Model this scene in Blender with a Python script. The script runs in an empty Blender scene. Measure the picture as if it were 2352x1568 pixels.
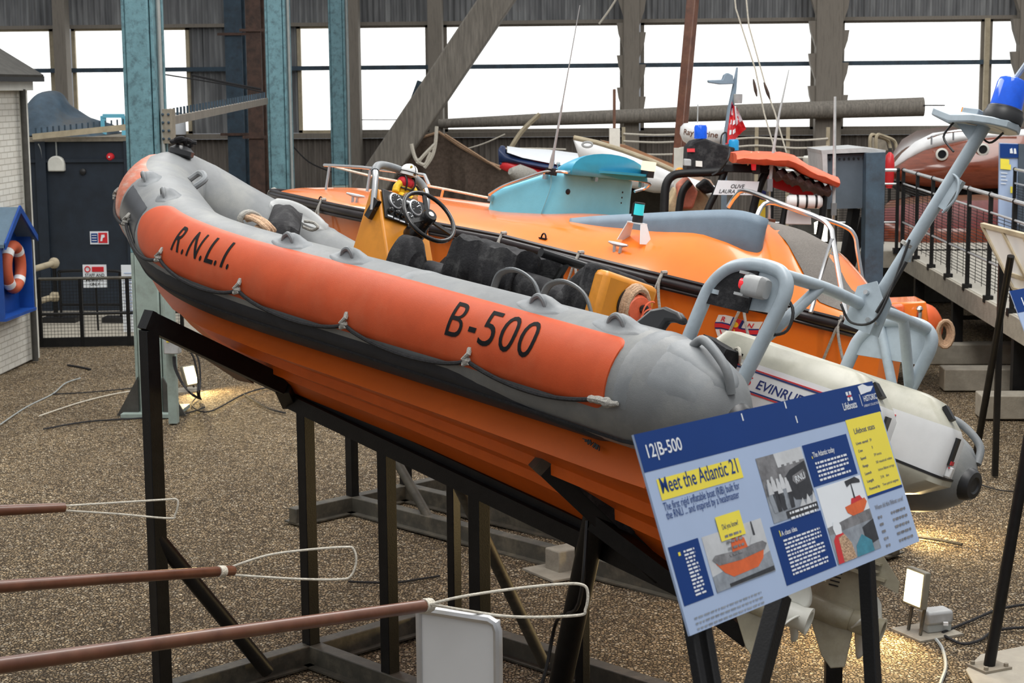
import bpy, bmesh, math, random
from mathutils import Vector as V, Matrix
R = math.radians
random.seed(11)
sc = bpy.context.scene
COL = sc.collection
PI = math.pi
# ------------------------------------------------------------------ camera
IW, IH, FPX = 2352.0, 1568.0, 4000.0
pit, yaw, rol, CH = R(8.3), R(3.2), R(.49), 3.45
cF = V((-math.sin(yaw)*math.cos(pit), math.cos(yaw)*math.cos(pit), -math.sin(pit)))
r0 = V((math.cos(yaw), math.sin(yaw), 0)); u0 = r0.cross(cF)
cR = r0*math.cos(rol) - u0*math.sin(rol); cU = u0*math.cos(rol) + r0*math.sin(rol)
CO = V((0, 0, CH))
cam = bpy.data.cameras.new('camera'); cob = bpy.data.objects.new('camera', cam); COL.objects.link(cob)
cob.matrix_world = Matrix((( cR.x, cU.x, -cF.x, CO.x), (cR.y, cU.y, -cF.y, CO.y), (cR.z, cU.z, -cF.z, CO.z), (0, 0, 0, 1)))
cam.sensor_width = 36; cam.lens = FPX/IW*36; cam.clip_end = 300
cam.dof.use_dof = True; cam.dof.focus_distance = 8.6; cam.dof.aperture_fstop = 10
sc.camera = cob
# survey helpers: where a sight line meets a known plane of the building or of a boat
def sight(px, py): return cF + cR*((px-IW/2)/FPX) - cU*((py-IH/2)/FPX)
def gz(px, py, z=0.0):
    d = sight(px, py); return CO + d*((z-CH)/d.z)
def gy(px, py, Y):
    d = sight(px, py); return CO + d*(Y/d.y)
def gx(px, py, X):
    d = sight(px, py); return CO + d*(X/d.x)
def gd(px, py, D): return CO + sight(px, py)*D
def gplane(px, py, p, n):
    d = sight(px, py); return CO + d*((p-CO).dot(n)/d.dot(n))
# ------------------------------------------------------------------ mesh builder
def frame(d, up=V((0, 0, 1))):
    d = d.normalized(); x = d.cross(up)
    if x.length < 1e-4: x = d.cross(V((0, 1, 0)))
    x.normalize(); return x, x.cross(d).normalized()
class MB:
    def __init__(s): s.v = []; s.f = []; s.mi = []; s.m = 0
    def add(s, vs, fs):
        b = len(s.v); s.v += [V(p) for p in vs]
        for f in fs: s.f.append([b+i for i in f]); s.mi.append(s.m)
        return s
    def box(s, c, d, M=None):
        c = V(c); P = []
        for z in (-.5, .5):
            for x, y in ((-.5, -.5), (.5, -.5), (.5, .5), (-.5, .5)):
                q = V((x*d[0], y*d[1], z*d[2])); P.append(c + (M @ q if M else q))
        return s.add(P, [(3, 2, 1, 0), (4, 5, 6, 7), (0, 1, 5, 4), (1, 2, 6, 5), (2, 3, 7, 6), (3, 0, 4, 7)])
    def bar(s, a, b, w, h, up=V((0, 0, 1))):
        a, b = V(a), V(b); x, y = frame(b-a, up); P = []
        for p in (a, b):
            for i, j in ((-1, -1), (1, -1), (1, 1), (-1, 1)): P.append(p + x*(i*w/2) + y*(j*h/2))
        return s.add(P, [(3, 2, 1, 0), (4, 5, 6, 7), (0, 1, 5, 4), (1, 2, 6, 5), (2, 3, 7, 6), (3, 0, 4, 7)])
    def loft(s, rings, closed=True, caps=True, loop=False):
        n = len(rings[0]); b = len(s.v)
        for r in rings: s.v += [V(p) for p in r]
        m = len(rings)
        for i in range(m if loop else m-1):
            for j in range(n if closed else n-1):
                k = (j+1) % n; i2 = (i+1) % m
                s.f.append([b+i*n+j, b+i*n+k, b+i2*n+k, b+i2*n+j]); s.mi.append(s.m)
        if caps and closed and not loop:
            s.f.append([b+j for j in range(n)][::-1]); s.mi.append(s.m)
            s.f.append([b+(m-1)*n+j for j in range(n)]); s.mi.append(s.m)
        return s
    def tube(s, pts, r, n=8, closed=False, caps=True, flat=1.0):
        pts = [V(p) for p in pts]; m = len(pts); rs = r if isinstance(r, (list, tuple)) else [r]*m
        rings = []; x = None
        for i in range(m):
            a = pts[i-1] if (i or closed) else pts[0]; c = pts[(i+1) % m] if (i < m-1 or closed) else pts[i]
            d = (c-a).normalized()
            if x is None: x, y = frame(d)
            else:
                x = (x - d*x.dot(d))
                x = x.normalized() if x.length > 1e-5 else frame(d)[0]
                y = x.cross(d).normalized()
            rings.append([pts[i] + (x*math.cos(2*PI*k/n) + y*math.sin(2*PI*k/n)*flat)*rs[i] for k in range(n)])
        return s.loft(rings, True, caps, closed)
    def lathe(s, prof, o=(0, 0, 0), ax=(0, 0, 1), n=16, sx=1.0):
        o = V(o); ax = V(ax).normalized(); x, y = frame(ax, V((0, 1, 0)) if abs(ax.y) < .9 else V((0, 0, 1)))
        return s.loft([[o + ax*z + (x*math.cos(2*PI*k/n)*sx + y*math.sin(2*PI*k/n))*max(r, 1e-4) for k in range(n)] for r, z in prof])
    def prism(s, poly, vec):
        vec = V(vec); A = [V(p) for p in poly]; n = len(A)
        return s.add(A + [p+vec for p in A], [list(range(n))[::-1], list(range(n, 2*n))] + [[i, (i+1) % n, n+(i+1) % n, n+i] for i in range(n)])
    def ball(s, c, rx, ry=None, rz=None, n=12, M=None):
        ry = ry or rx; rz = rz or rx; c = V(c); rings = []
        for i in range(n//2+1):
            t = -PI/2 + PI*i/(n//2); k = max(math.cos(t), 1e-3)
            rings.append([c + (M @ V((rx*k*math.cos(2*PI*j/n), ry*k*math.sin(2*PI*j/n), rz*math.sin(t))) if M else V((rx*k*math.cos(2*PI*j/n), ry*k*math.sin(2*PI*j/n), rz*math.sin(t)))) for j in range(n)])
        return s.loft(rings)
    def grid(s, P):
        n = len(P[0]); b = len(s.v)
        for r in P: s.v += [V(p) for p in r]
        for i in range(len(P)-1):
            for j in range(n-1):
                s.f.append([b+i*n+j, b+i*n+j+1, b+(i+1)*n+j+1, b+(i+1)*n+j]); s.mi.append(s.m)
        return s
    def build(s, name, mats, parent=None, local=False, smooth=38, bev=0, solid=0, sub=0, rec=True):
        if not isinstance(mats, (list, tuple)): mats = [mats]
        me = bpy.data.meshes.new(name); o = bpy.data.objects.new(name, me); COL.objects.link(o)
        vs = s.v
        if parent is not None:
            o.parent = parent; MW[o.name] = MW[parent.name]
            if not local:
                I = MW[parent.name].inverted(); vs = [I @ p for p in vs]
        else:
            lo = V([min(p[i] for p in vs) for i in range(3)]); hi = V([max(p[i] for p in vs) for i in range(3)])
            c = V(((lo.x+hi.x)/2, (lo.y+hi.y)/2, lo.z)); o.location = c; MW[o.name] = Matrix.Translation(c)
            vs = [p-c for p in vs]
        me.from_pydata([tuple(p) for p in vs], [], s.f)
        for m in mats: me.materials.append(m)
        me.polygons.foreach_set('material_index', s.mi)
        if rec:
            bm = bmesh.new(); bm.from_mesh(me); bmesh.ops.remove_doubles(bm, verts=bm.verts, dist=1e-5)
            bmesh.ops.recalc_face_normals(bm, faces=bm.faces); bm.to_mesh(me); bm.free()
        if smooth:
            me.polygons.foreach_set('use_smooth', [True]*len(me.polygons)); me.set_sharp_from_angle(angle=R(smooth))
        if solid: q = o.modifiers.new('s', 'SOLIDIFY'); q.thickness = solid; q.offset = 0
        if bev: q = o.modifiers.new('b', 'BEVEL'); q.width = bev; q.segments = 2; q.limit_method = 'ANGLE'; q.angle_limit = R(50)
        if sub: q = o.modifiers.new('u', 'SUBSURF'); q.levels = sub; q.render_levels = sub
        return o
MW = {}
def thing(name, label, cat, M=None, group=None):
    o = bpy.data.objects.new(name, None); COL.objects.link(o); o.empty_display_size = .1
    M = M if isinstance(M, Matrix) else Matrix.Translation(V(M if M is not None else (0, 0, 0)))
    o.matrix_world = M; MW[o.name] = M
    return tag(o, label, cat, group)
def tag(o, label=None, cat=None, group=None, kind=None):
    if label: o['label'] = label
    if cat: o['category'] = cat
    if group: o['group'] = group
    if kind: o['kind'] = kind
    return o
def struct(o): o['kind'] = 'structure'; return o
def spline(P, n=8, closed=False):
    P = [V(p) for p in P]; out = []; m = len(P)
    for i in range(m if closed else m-1):
        g = (lambda k: P[k % m]) if closed else (lambda k: P[min(max(k, 0), m-1)])
        a, b, c, d = g(i-1), g(i), g(i+1), g(i+2)
        for k in range(n):
            t = k/n; out.append(.5*((2*b)+(c-a)*t+(2*a-5*b+4*c-d)*t*t+(3*b-a-3*c+d)*t**3))
    if not closed: out.append(P[-1])
    return out
def interp(x, T):
    if x <= T[0][0]: return T[0][1]
    for (a, u), (b, w) in zip(T, T[1:]):
        if x <= b:
            t = (x-a)/(b-a); t = t*t*(3-2*t) if len(T) < 3 else t
            return u+(w-u)*t
    return T[-1][1]
# ------------------------------------------------------------------ lettering
_tc = {}
def text2d(s, bold=0.0):
    k = (s, bold)
    if k not in _tc:
        cu = bpy.data.curves.new('t', 'FONT'); cu.body = s; cu.size = 1; cu.resolution_u = 4; cu.offset = bold; cu.fill_mode = 'FRONT'
        o = bpy.data.objects.new('t', cu); COL.objects.link(o)
        dg = bpy.context.evaluated_depsgraph_get(); me = bpy.data.meshes.new_from_object(o.evaluated_get(dg))
        _tc[k] = ([(v.co.x, v.co.y) for v in me.vertices], [list(p.vertices) for p in me.polygons])
        bpy.data.objects.remove(o); bpy.data.curves.remove(cu); bpy.data.meshes.remove(me)
    return _tc[k]
def lettering(mb, s, fn, w, h, shear=0.0, bold=0.0, cuts=0, x0=0.0, y0=0.0):
    """lettering of width w and capital height h, fn maps flat (x,y) to space"""
    vs, fs = text2d(s, bold)
    xs = [p[0] for p in vs]; a, b = min(xs), max(xs); cap = .729
    P = [((x-a)/(b-a)*w, y/cap*h) for x, y in vs]
    if cuts:
        bm = bmesh.new(); B = [bm.verts.new((x, y, 0)) for x, y in P]
        for f in fs:
            try: bm.faces.new([B[i] for i in f])
            except ValueError: pass
        for ax, L in ((1, h), (0, w)):
            nn = cuts if ax == 1 else max(2, int(cuts*w/h))
            for k in range(1, nn):
                no = (0, 1, 0) if ax == 1 else (1, 0, 0); co = (0, L*k/nn, 0) if ax == 1 else (L*k/nn, 0, 0)
                bmesh.ops.bisect_plane(bm, geom=bm.verts[:]+bm.edges[:]+bm.faces[:], plane_co=co, plane_no=no)
        bm.verts.index_update(); P = [(v.co.x, v.co.y) for v in bm.verts]; fs = [[v.index for v in f.verts] for f in bm.faces]; bm.free()
    mb.add([fn(x0+x+shear*y, y0+y) for x, y in P], fs)
# ------------------------------------------------------------------ materials
def newmat(name):
    m = bpy.data.materials.new(name); m.use_nodes = True; t = m.node_tree; return m, t, t.nodes, t.links, t.nodes['Principled BSDF']
def mat(name, col, rough=.5, metal=0, var=.12, scale=6, bump=0, bscale=60, spec=.5, coat=0, stretch=None, dirt=None, dscale=3, damt=.5, emit=None, es=1, trans=0, alpha=1):
    m, t, N, L, b = newmat(name)
    b.inputs['Roughness'].default_value = rough; b.inputs['Metallic'].default_value = metal
    b.inputs['Specular IOR Level'].default_value = spec; b.inputs['Coat Weight'].default_value = coat
    tc = N.new('ShaderNodeTexCoord'); src = tc.outputs['Object']
    if stretch:
        mp = N.new('ShaderNodeMapping'); mp.inputs['Scale'].default_value = stretch; L.new(src, mp.inputs[0]); src = mp.outputs[0]
    n = N.new('ShaderNodeTexNoise'); n.inputs['Scale'].default_value = scale; n.inputs['Detail'].default_value = 6; n.inputs['Roughness'].default_value = .65; L.new(src, n.inputs[0])
    r = N.new('ShaderNodeValToRGB'); r.color_ramp.elements[0].position = .3; r.color_ramp.elements[1].position = .7
    r.color_ramp.elements[0].color = tuple(c*(1-var) for c in col)+(1,); r.color_ramp.elements[1].color = tuple(min(1, c*(1+var)) for c in col)+(1,)
    L.new(n.outputs[0], r.inputs[0]); out = r.outputs[0]
    if dirt:
        n2 = N.new('ShaderNodeTexNoise'); n2.inputs['Scale'].default_value = dscale; n2.inputs['Detail'].default_value = 8; n2.inputs['Roughness'].default_value = .7; L.new(src, n2.inputs[0])
        r2 = N.new('ShaderNodeValToRGB'); r2.color_ramp.elements[0].position = .48; r2.color_ramp.elements[1].position = .68
        r2.color_ramp.elements[0].color = (0, 0, 0, 1); r2.color_ramp.elements[1].color = (damt, damt, damt, 1); L.new(n2.outputs[0], r2.inputs[0])
        mx = N.new('ShaderNodeMix'); mx.data_type = 'RGBA'; L.new(r2.outputs[0], mx.inputs['Factor']); L.new(out, mx.inputs['A']); mx.inputs['B'].default_value = tuple(dirt)+(1,); out = mx.outputs['Result']
    L.new(out, b.inputs['Base Color'])
    if bump:
        n3 = N.new('ShaderNodeTexNoise'); n3.inputs['Scale'].default_value = bscale; n3.inputs['Detail'].default_value = 4; L.new(src, n3.inputs[0])
        bp = N.new('ShaderNodeBump'); bp.inputs['Strength'].default_value = bump; bp.inputs['Distance'].default_value = .01; L.new(n3.outputs[0], bp.inputs['Height']); L.new(bp.outputs[0], b.inputs['Normal'])
    if emit: b.inputs['Emission Color'].default_value = tuple(emit)+(1,); b.inputs['Emission Strength'].default_value = es
    if trans: b.inputs['Transmission Weight'].default_value = trans
    if alpha < 1: b.inputs['Alpha'].default_value = alpha
    return m
M_ = {}
def mk(k, *a, **kw): M_[k] = mat(k, *a, **kw); return M_[k]
mk('tube_grey', (.19, .20, .205), .5, spec=.35, var=.13, scale=5, bump=.12, bscale=220, dirt=(.31, .31, .285), dscale=2.2, damt=.55)
mk('patch_grey', (.20, .215, .225), .5, spec=.35, var=.12, scale=7, bump=.1, bscale=220, dirt=(.34, .34, .33), dscale=4, damt=.4)
mk('band_dark', (.032, .034, .040), .6, spec=.25, var=.25, scale=5, bump=.15, bscale=200)
mk('bow_gloss', (.022, .026, .032), .3, var=.2, scale=9)
mk('panel_orange', (.52, .075, .018), .5, spec=.3, var=.12, scale=4, bump=.1, bscale=250, dirt=(.55, .14, .06), dscale=1.6, damt=.5)
mk('bow_orange', (.52, .15, .08), .4, var=.2, scale=8, dirt=(.5, .42, .36), dscale=5, damt=.7, stretch=(1, 1, 5))
mk('hull_orange', (.72, .13, .010), .36, spec=.35, var=.12, scale=5, dirt=(.42, .085, .012), dscale=2.5, damt=.5)
mk('gelcoat_orange', (.82, .19, .018), .2, var=.06, scale=3, coat=.4)
mk('console_yellow', (.66, .25, .018), .4, var=.14, scale=14, dirt=(.5, .17, .012), dscale=7, damt=.4)
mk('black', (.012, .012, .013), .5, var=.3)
mk('black_soft', (.016, .016, .018), .75, spec=.2, var=.4, scale=8, bump=.3, bscale=90, dirt=(.09, .09, .09), dscale=12, damt=.5)
mk('black_gloss', (.012, .012, .012), .18, var=.2)
mk('steel_black', (.006, .006, .0065), .45, spec=.3, var=.4, scale=10, bump=.1, bscale=120, dirt=(.02, .019, .016), dscale=7, damt=.3)
mk('steel_dusty', (.06, .055, .042), .6, var=.3, scale=8, dirt=(.20, .17, .12), dscale=6, damt=.5)
mk('bar_grey', (.38, .45, .50), .35, var=.08, scale=9, dirt=(.25, .29, .32), dscale=12, damt=.4)
mk('chrome', (.72, .72, .72), .2, metal=1, var=.06)
mk('alloy', (.62, .63, .64), .4, metal=.7, var=.1)
mk('white_plastic', (.78, .79, .79), .35, var=.05)
mk('offwhite', (.66, .66, .60), .4, var=.1)
mk('engine_beige', (.47, .46, .38), .33, var=.12, scale=9, dirt=(.3, .28, .2), dscale=6, damt=.35)
mk('drive_bronze', (.33, .30, .215), .36, var=.18, scale=8, dirt=(.5, .47, .38), dscale=7, damt=.45)
mk('rope_tan', (.50, .33, .21), .85, var=.35, scale=60, bump=.6, bscale=140)
mk('rope_grey', (.34, .33, .30), .85, var=.3, scale=70, bump=.6, bscale=150)
mk('rope_dark', (.03, .03, .032), .8, spec=.2, var=.3, scale=60, bump=.4, bscale=150)
mk('rope_white', (.62, .58, .49), .8, var=.25, scale=60, bump=.5, bscale=150)
mk('lens_red', (.85, .03, .04), .15, var=.05, emit=(1, .03, .04), es=.25)
mk('lens_cyan', (.05, .62, .68), .12, var=.1, emit=(.05, .8, .85), es=.25)
mk('lens_blue', (.01, .10, .62), .1, var=.2, scale=20, emit=(.0, .08, .8), es=.22)
mk('lens_sky', (.02, .30, .62), .15, var=.1)
mk('lens_amber', (.85, .30, .03), .2, var=.1)
mk('cabin_cyan', (.16, .52, .68), .4, var=.07, scale=5, bump=.12, bscale=150)
mk('visor_cyan', (.03, .32, .50), .35, var=.08)
mk('coaming_grey', (.17, .235, .30), .5, var=.1, scale=8, bump=.1, bscale=180)
mk('nonslip', (.14, .125, .11), .8, var=.25, scale=90, bump=.4, bscale=160)
mk('fender_black', (.018, .013, .014), .28, var=.4, scale=10)
mk('maroon', (.16, .03, .028), .4, var=.3, scale=5)
mk('red_paint', (.62, .025, .03), .3, var=.15)
mk('navy', (.012, .03, .10), .35, var=.2)
mk('logo_red', (.66, .03, .04), .5, var=.04)
mk('logo_navy', (.015, .03, .17), .5, var=.04)
mk('logo_white', (.80, .79, .74), .5, var=.04)
mk('logo_gold', (.88, .55, .03), .5, var=.04)
mk('letter_black', (.006, .006, .007), .6, var=.2, spec=.12)
mk('sign_blue', (.004, .040, .20), .5, spec=.25, var=.05, scale=3)
mk('sign_pale', (.40, .51, .72), .4, var=.04, scale=3)
mk('sign_yellow', (.90, .76, .07), .4, var=.03)
mk('sign_white', (.80, .84, .88), .4, var=.03)
mk('photo_grey', (.20, .20, .21), .4, var=.5, scale=25)
mk('photo_dark', (.03, .032, .038), .4, var=.4, scale=30)
mk('photo_light', (.58, .60, .62), .4, var=.15, scale=12)
mk('photo_sea', (.27, .30, .34), .4, var=.3, scale=25)
mk('photo_teal', (.05, .24, .33), .4, var=.3, scale=25)
mk('photo_orange', (.72, .13, .03), .4, var=.15, scale=25)
mk('column_blue', (.135, .27, .31), .5, var=.16, scale=5, bump=.15, bscale=60, dirt=(.035, .06, .075), dscale=11, damt=.75)
mk('column_green', (.29, .36, .33), .55, var=.1, scale=4, dirt=(.17, .19, .16), dscale=5, damt=.5)
mk('iron_blue', (.035, .065, .095), .6, var=.3, scale=5, dirt=(.02, .02, .025), dscale=6, damt=.6)
mk('iron_brown', (.075, .04, .028), .65, var=.4, scale=6, dirt=(.02, .015, .012), dscale=8, damt=.7)
mk('timber_old', (.22, .20, .17), .8, var=.35, scale=5, stretch=(6, 6, .5), bump=.4, bscale=30)
mk('timber_post', (.24, .215, .18), .8, var=.3, scale=5, stretch=(5, 5, .4), bump=.4, bscale=24, dirt=(.06, .05, .04), dscale=5, damt=.6)
mk('timber_pale', (.42, .36, .25), .8, var=.2, scale=6)
mk('sleeper', (.29, .265, .215), .85, var=.2, scale=7, bump=.3, bscale=60)
mk('sleeper_dark', (.05, .048, .042), .85, var=.3, scale=7)
mk('pole_brown', (.13, .050, .028), .3, var=.3, scale=9, dirt=(.20, .10, .055), dscale=5, damt=.5)
mk('varnish', (.19, .045, .020), .18, var=.3, scale=4, stretch=(1, 1, 6), coat=.5)
mk('wood_dark', (.13, .055, .028), .45, var=.3, scale=6)
mk('wood_gunwale', (.32, .15, .06), .4, var=.25, scale=7)
mk('tarp_blue', (.045, .08, .115), .6, var=.35, scale=4, dirt=(.075, .078, .075), dscale=1.1, damt=1.0, bump=.3, bscale=14)
mk('tarp_grey', (.10, .105, .10), .7, var=.3, scale=3, bump=.3, bscale=14)
mk('shed_navy', (.012, .020, .032), .55, var=.3, scale=4, bump=.1, bscale=40)
mk('rusty', (.25, .22, .17), .8, var=.3, scale=6)
mk('zinc', (.42, .43, .43), .5, metal=.2, var=.2)
mk('box_blue', (.006, .060, .30), .45, var=.15, scale=6)
mk('box_roof', (.10, .16, .22), .5, var=.15, scale=6)
mk('buoy_orange', (.55, .11, .045), .6, var=.2, scale=9, dirt=(.3, .05, .03), dscale=9, damt=.5)
mk('netting', (.115, .085, .065), .95, var=.35, scale=18, bump=.6, bscale=90)
mk('canvas_orange', (.72, .13, .055), .5, var=.14, scale=8, bump=.5, bscale=18)
mk('rib_orange', (.75, .13, .035), .35, var=.1, scale=5)
mk('fluff', (.09, .06, .055), .95, var=.5, scale=40, bump=.8, bscale=60)
mk('khaki', (.42, .33, .20), .8, var=.25, scale=10, bump=.4, bscale=30)
mk('skin_red', (.50, .16, .10), .6, var=.3, scale=9)
mk('hopper_grey', (.062, .085, .11), .5, var=.12, scale=7)
mk('deck_plank', (.36, .34, .29), .7, var=.2, scale=12, stretch=(1, 8, 1))
mk('deck_steel', (.12, .12, .115), .5, var=.25, scale=8)
mk('jacket_yellow', (.85, .55, .02), .6, var=.15, scale=30, bump=.4, bscale=80)
mk('vest_red', (.62, .015, .03), .6, var=.12, scale=30, bump=.3, bscale=60)
mk('plush', (.42, .21, .09), .95, var=.3, scale=60, bump=.8, bscale=200)
mk('yellow', (.86, .66, .04), .5, var=.05)
mk('sign_red', (.62, .02, .03), .5, var=.05)
mk('concrete', (.36, .33, .27), .85, var=.12, scale=9, bump=.2, bscale=70)
mk('board_white', (.74, .75, .75), .4, var=.04, scale=2)
mk('cap_black', (.02, .021, .023), .4, var=.2)
mk('lamp_case', (.20, .19, .15), .4, var=.2)
mk('conduit_grey', (.32, .34, .33), .5, var=.12)
mk('gold', (.75, .55, .14), .3, metal=.6, var=.2)
def emis(name, c, s):
    m, t, N, L, b = newmat(name); e = N.new('ShaderNodeEmission'); e.inputs[0].default_value = tuple(c)+(1,); e.inputs[1].default_value = s
    L.new(e.outputs[0], N['Material Output'].inputs[0]); M_[name] = m; return m
emis('lamp_glow', (1, .83, .42), 9)
emis('lamp_white', (1, .95, .70), 7)
emis('tiny_light', (1, 1, 1), 4)
# ================================================================== SETTING
def gravel():
    m, t, N, L, b = newmat('gravel'); tc = N.new('ShaderNodeTexCoord')
    def vor(sc_, feat='F1'):
        v = N.new('ShaderNodeTexVoronoi'); v.inputs['Scale'].default_value = sc_; v.feature = feat; L.new(wp.outputs[0], v.inputs['Vector']); return v
    nz = N.new('ShaderNodeTexNoise'); nz.inputs['Scale'].default_value = 30; L.new(tc.outputs['Object'], nz.inputs[0])
    wp = N.new('ShaderNodeVectorMath'); wp.operation = 'MULTIPLY_ADD'; L.new(nz.outputs['Color'], wp.inputs[0]); wp.inputs[1].default_value = (.018,)*3; L.new(tc.outputs['Object'], wp.inputs[2])
    a = vor(46); c = vor(46, 'DISTANCE_TO_EDGE'); big = N.new('ShaderNodeTexNoise'); big.inputs['Scale'].default_value = .55; big.inputs['Detail'].default_value = 5; L.new(tc.outputs['Object'], big.inputs[0])
    sep = N.new('ShaderNodeSeparateColor'); L.new(a.outputs['Color'], sep.inputs[0])
    r = N.new('ShaderNodeValToRGB'); e = r.color_ramp.elements; e[0].position = 0; e[0].color = (.12, .088, .055, 1); e[1].position = 1; e[1].color = (.78, .66, .48, 1)
    for p, col in ((.25, (.25, .185, .115, 1)), (.5, (.38, .285, .175, 1)), (.75, (.48, .37, .235, 1)), (.9, (.42, .36, .28, 1))):
        q = e.new(p); q.color = col
    L.new(sep.outputs[0], r.inputs[0])
    edge = N.new('ShaderNodeValToRGB'); edge.color_ramp.elements[0].position = .0; edge.color_ramp.elements[0].color = (.06, .05, .04, 1); edge.color_ramp.elements[1].position = .20; edge.color_ramp.elements[1].color = (1, 1, 1, 1); L.new(c.outputs['Distance'], edge.inputs[0])
    m1 = N.new('ShaderNodeMix'); m1.data_type = 'RGBA'; m1.blend_type = 'MULTIPLY'; m1.inputs['Factor'].default_value = 1; L.new(r.outputs[0], m1.inputs['A']); L.new(edge.outputs[0], m1.inputs['B'])
    br = N.new('ShaderNodeValToRGB'); br.color_ramp.elements[0].position = .3; br.color_ramp.elements[0].color = (.75, .73, .70, 1); br.color_ramp.elements[1].position = .7; br.color_ramp.elements[1].color = (1.1, 1.08, 1.02, 1); L.new(big.outputs[0], br.inputs[0])
    m2 = N.new('ShaderNodeMix'); m2.data_type = 'RGBA'; m2.blend_type = 'MULTIPLY'; m2.inputs['Factor'].default_value = 1; L.new(m1.outputs['Result'], m2.inputs['A']); L.new(br.outputs[0], m2.inputs['B'])
    L.new(m2.outputs['Result'], b.inputs['Base Color']); b.inputs['Roughness'].default_value = .85; b.inputs['Specular IOR Level'].default_value = .25
    h = N.new('ShaderNodeMath'); h.operation = 'MINIMUM'; h.inputs[1].default_value = .22; L.new(c.outputs['Distance'], h.inputs[0])
    h2 = N.new('ShaderNodeMath'); h2.operation = 'MULTIPLY_ADD'; L.new(sep.outputs[1], h2.inputs[0]); h2.inputs[1].default_value = .25; L.new(h.outputs[0], h2.inputs[2])
    bp = N.new('ShaderNodeBump'); bp.inputs['Strength'].default_value = 1; bp.inputs['Distance'].default_value = .06; L.new(h2.outputs[0], bp.inputs['Height']); L.new(bp.outputs[0], b.inputs['Normal'])
    M_['gravel'] = m; return m
gravel()
f = MB(); N_ = 56
def gh(x, y): return .012*math.sin(1.3*x+.4*y)*math.sin(.9*y) + .008*math.sin(3.1*x-2.2*y)
P = [[(-16+30*i/80, 1+38*j/90, gh(-16+30*i/80, 1+38*j/90)-.012) for i in range(81)] for j in range(91)]
f.grid(P); struct(f.build('floor', M_['gravel'], smooth=80))
# concrete walkway by the shed and under the far fence
p = MB(); p.box((-9.5, 25.2, .012), (9.4, 3.7, .06)); struct(p.build('trim_1', M_['concrete'], bev=.01))
# ---- back wall: corrugated cladding around the window openings
WY = 35.0
def clad():
    m, t, N, L, b = newmat('cladding'); tc = N.new('ShaderNodeTexCoord')
    mp = N.new('ShaderNodeMapping'); mp.inputs['Scale'].default_value = (3, 3, .35); L.new(tc.outputs['Object'], mp.inputs[0])
    n = N.new('ShaderNodeTexNoise'); n.inputs['Scale'].default_value = 2.2; n.inputs['Detail'].default_value = 7; L.new(mp.outputs[0], n.inputs[0])
    r = N.new('ShaderNodeValToRGB'); e = r.color_ramp.elements; e[0].position = .3; e[0].color = (.10, .105, .11, 1); e[1].position = .72; e[1].color = (.30, .31, .31, 1)
    q = e.new(.5); q.color = (.17, .175, .18, 1); L.new(n.outputs[0], r.inputs[0]); L.new(r.outputs[0], b.inputs['Base Color']); b.inputs['Roughness'].default_value = .6
    return m
M_['cladding'] = clad()
mk('cladding_brown', (.17, .15, .13), .75, var=.35, scale=2.5, stretch=(4, 4, .5))
def corr(mb, x0, x1, z0, z1, y=WY, pitch=.115, amp=.022):
    n = int((x1-x0)/pitch*6)+1
    mb.grid([[(x0+(x1-x0)*i/n, y+amp*math.sin(2*PI*(x0+(x1-x0)*i/n)/pitch), z) for i in range(n+1)] for z in (z0, z1)])
LT, SL = 4.70, 2.58
w = MB(); corr(w, -17, 12, LT, 7.2); w.m = 0; corr(w, -8.38, -6.2, SL, LT)
w.m = 1; corr(w, -17, 12, -.02, SL-.12)
struct(w.build('wall_back', [M_['cladding'], M_['cladding_brown']], smooth=60))
t_ = MB(); t_.box((-2.5, WY-.07, SL-.06), (29, .22, .10)); struct(t_.build('trim_2', M_['timber_post']))
t_ = MB(); t_.box((-2.5, WY-.05, LT+.02), (29, .16, .07)); struct(t_.build('trim_3', M_['timber_post']))
t_ = MB(); t_.box((-2.5, WY-.1, 3.86), (29, .10, .085)); struct(t_.build('trim_4', M_['iron_blue']))
def pane_mat():
    m, t, N, L, b = newmat('pane'); tc = N.new('ShaderNodeTexCoord'); mp = N.new('ShaderNodeMapping'); mp.inputs['Scale'].default_value = (2, 2, .3); L.new(tc.outputs['Object'], mp.inputs[0])
    n = N.new('ShaderNodeTexNoise'); n.inputs['Scale'].default_value = 4; n.inputs['Detail'].default_value = 5; L.new(mp.outputs[0], n.inputs[0])
    r = N.new('ShaderNodeValToRGB'); r.color_ramp.elements[0].position = .25; r.color_ramp.elements[0].color = (.96, .97, .95, 1); r.color_ramp.elements[1].color = (1, 1, .99, 1); L.new(n.outputs[0], r.inputs[0])
    e = N.new('ShaderNodeEmission'); e.inputs[1].default_value = 1.5; L.new(r.outputs[0], e.inputs[0]); L.new(e.outputs[0], N['Material Output'].inputs[0]); return m
M_['pane'] = pane_mat()
for i, (a, b_) in enumerate([(-16.5, -11.15), (-10.77, -8.38), (-6.2, -5.22), (-5.0, -3.56), (-3.27, .30), (.64, 4.05), (4.56, 7.34), (7.42, 11.5)]):
    m = MB()
    for x in (a+.035, b_-.035): m.box((x, WY, (LT+SL)/2), (.07, .10, LT-SL))
    for z in (SL+.02, LT-.03): m.box(((a+b_)/2, WY, z), (b_-a, .10, .06))
    fr = struct(m.build('window_%d' % (i+1), M_['timber_pale' if i < 3 else 'timber_post']))
    g = MB(); g.box(((a+b_)/2, WY+.03, (LT+SL)/2), (b_-a-.06, .012, LT-SL-.06)); g.build('pane', M_['pane'], fr, smooth=0)
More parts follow.
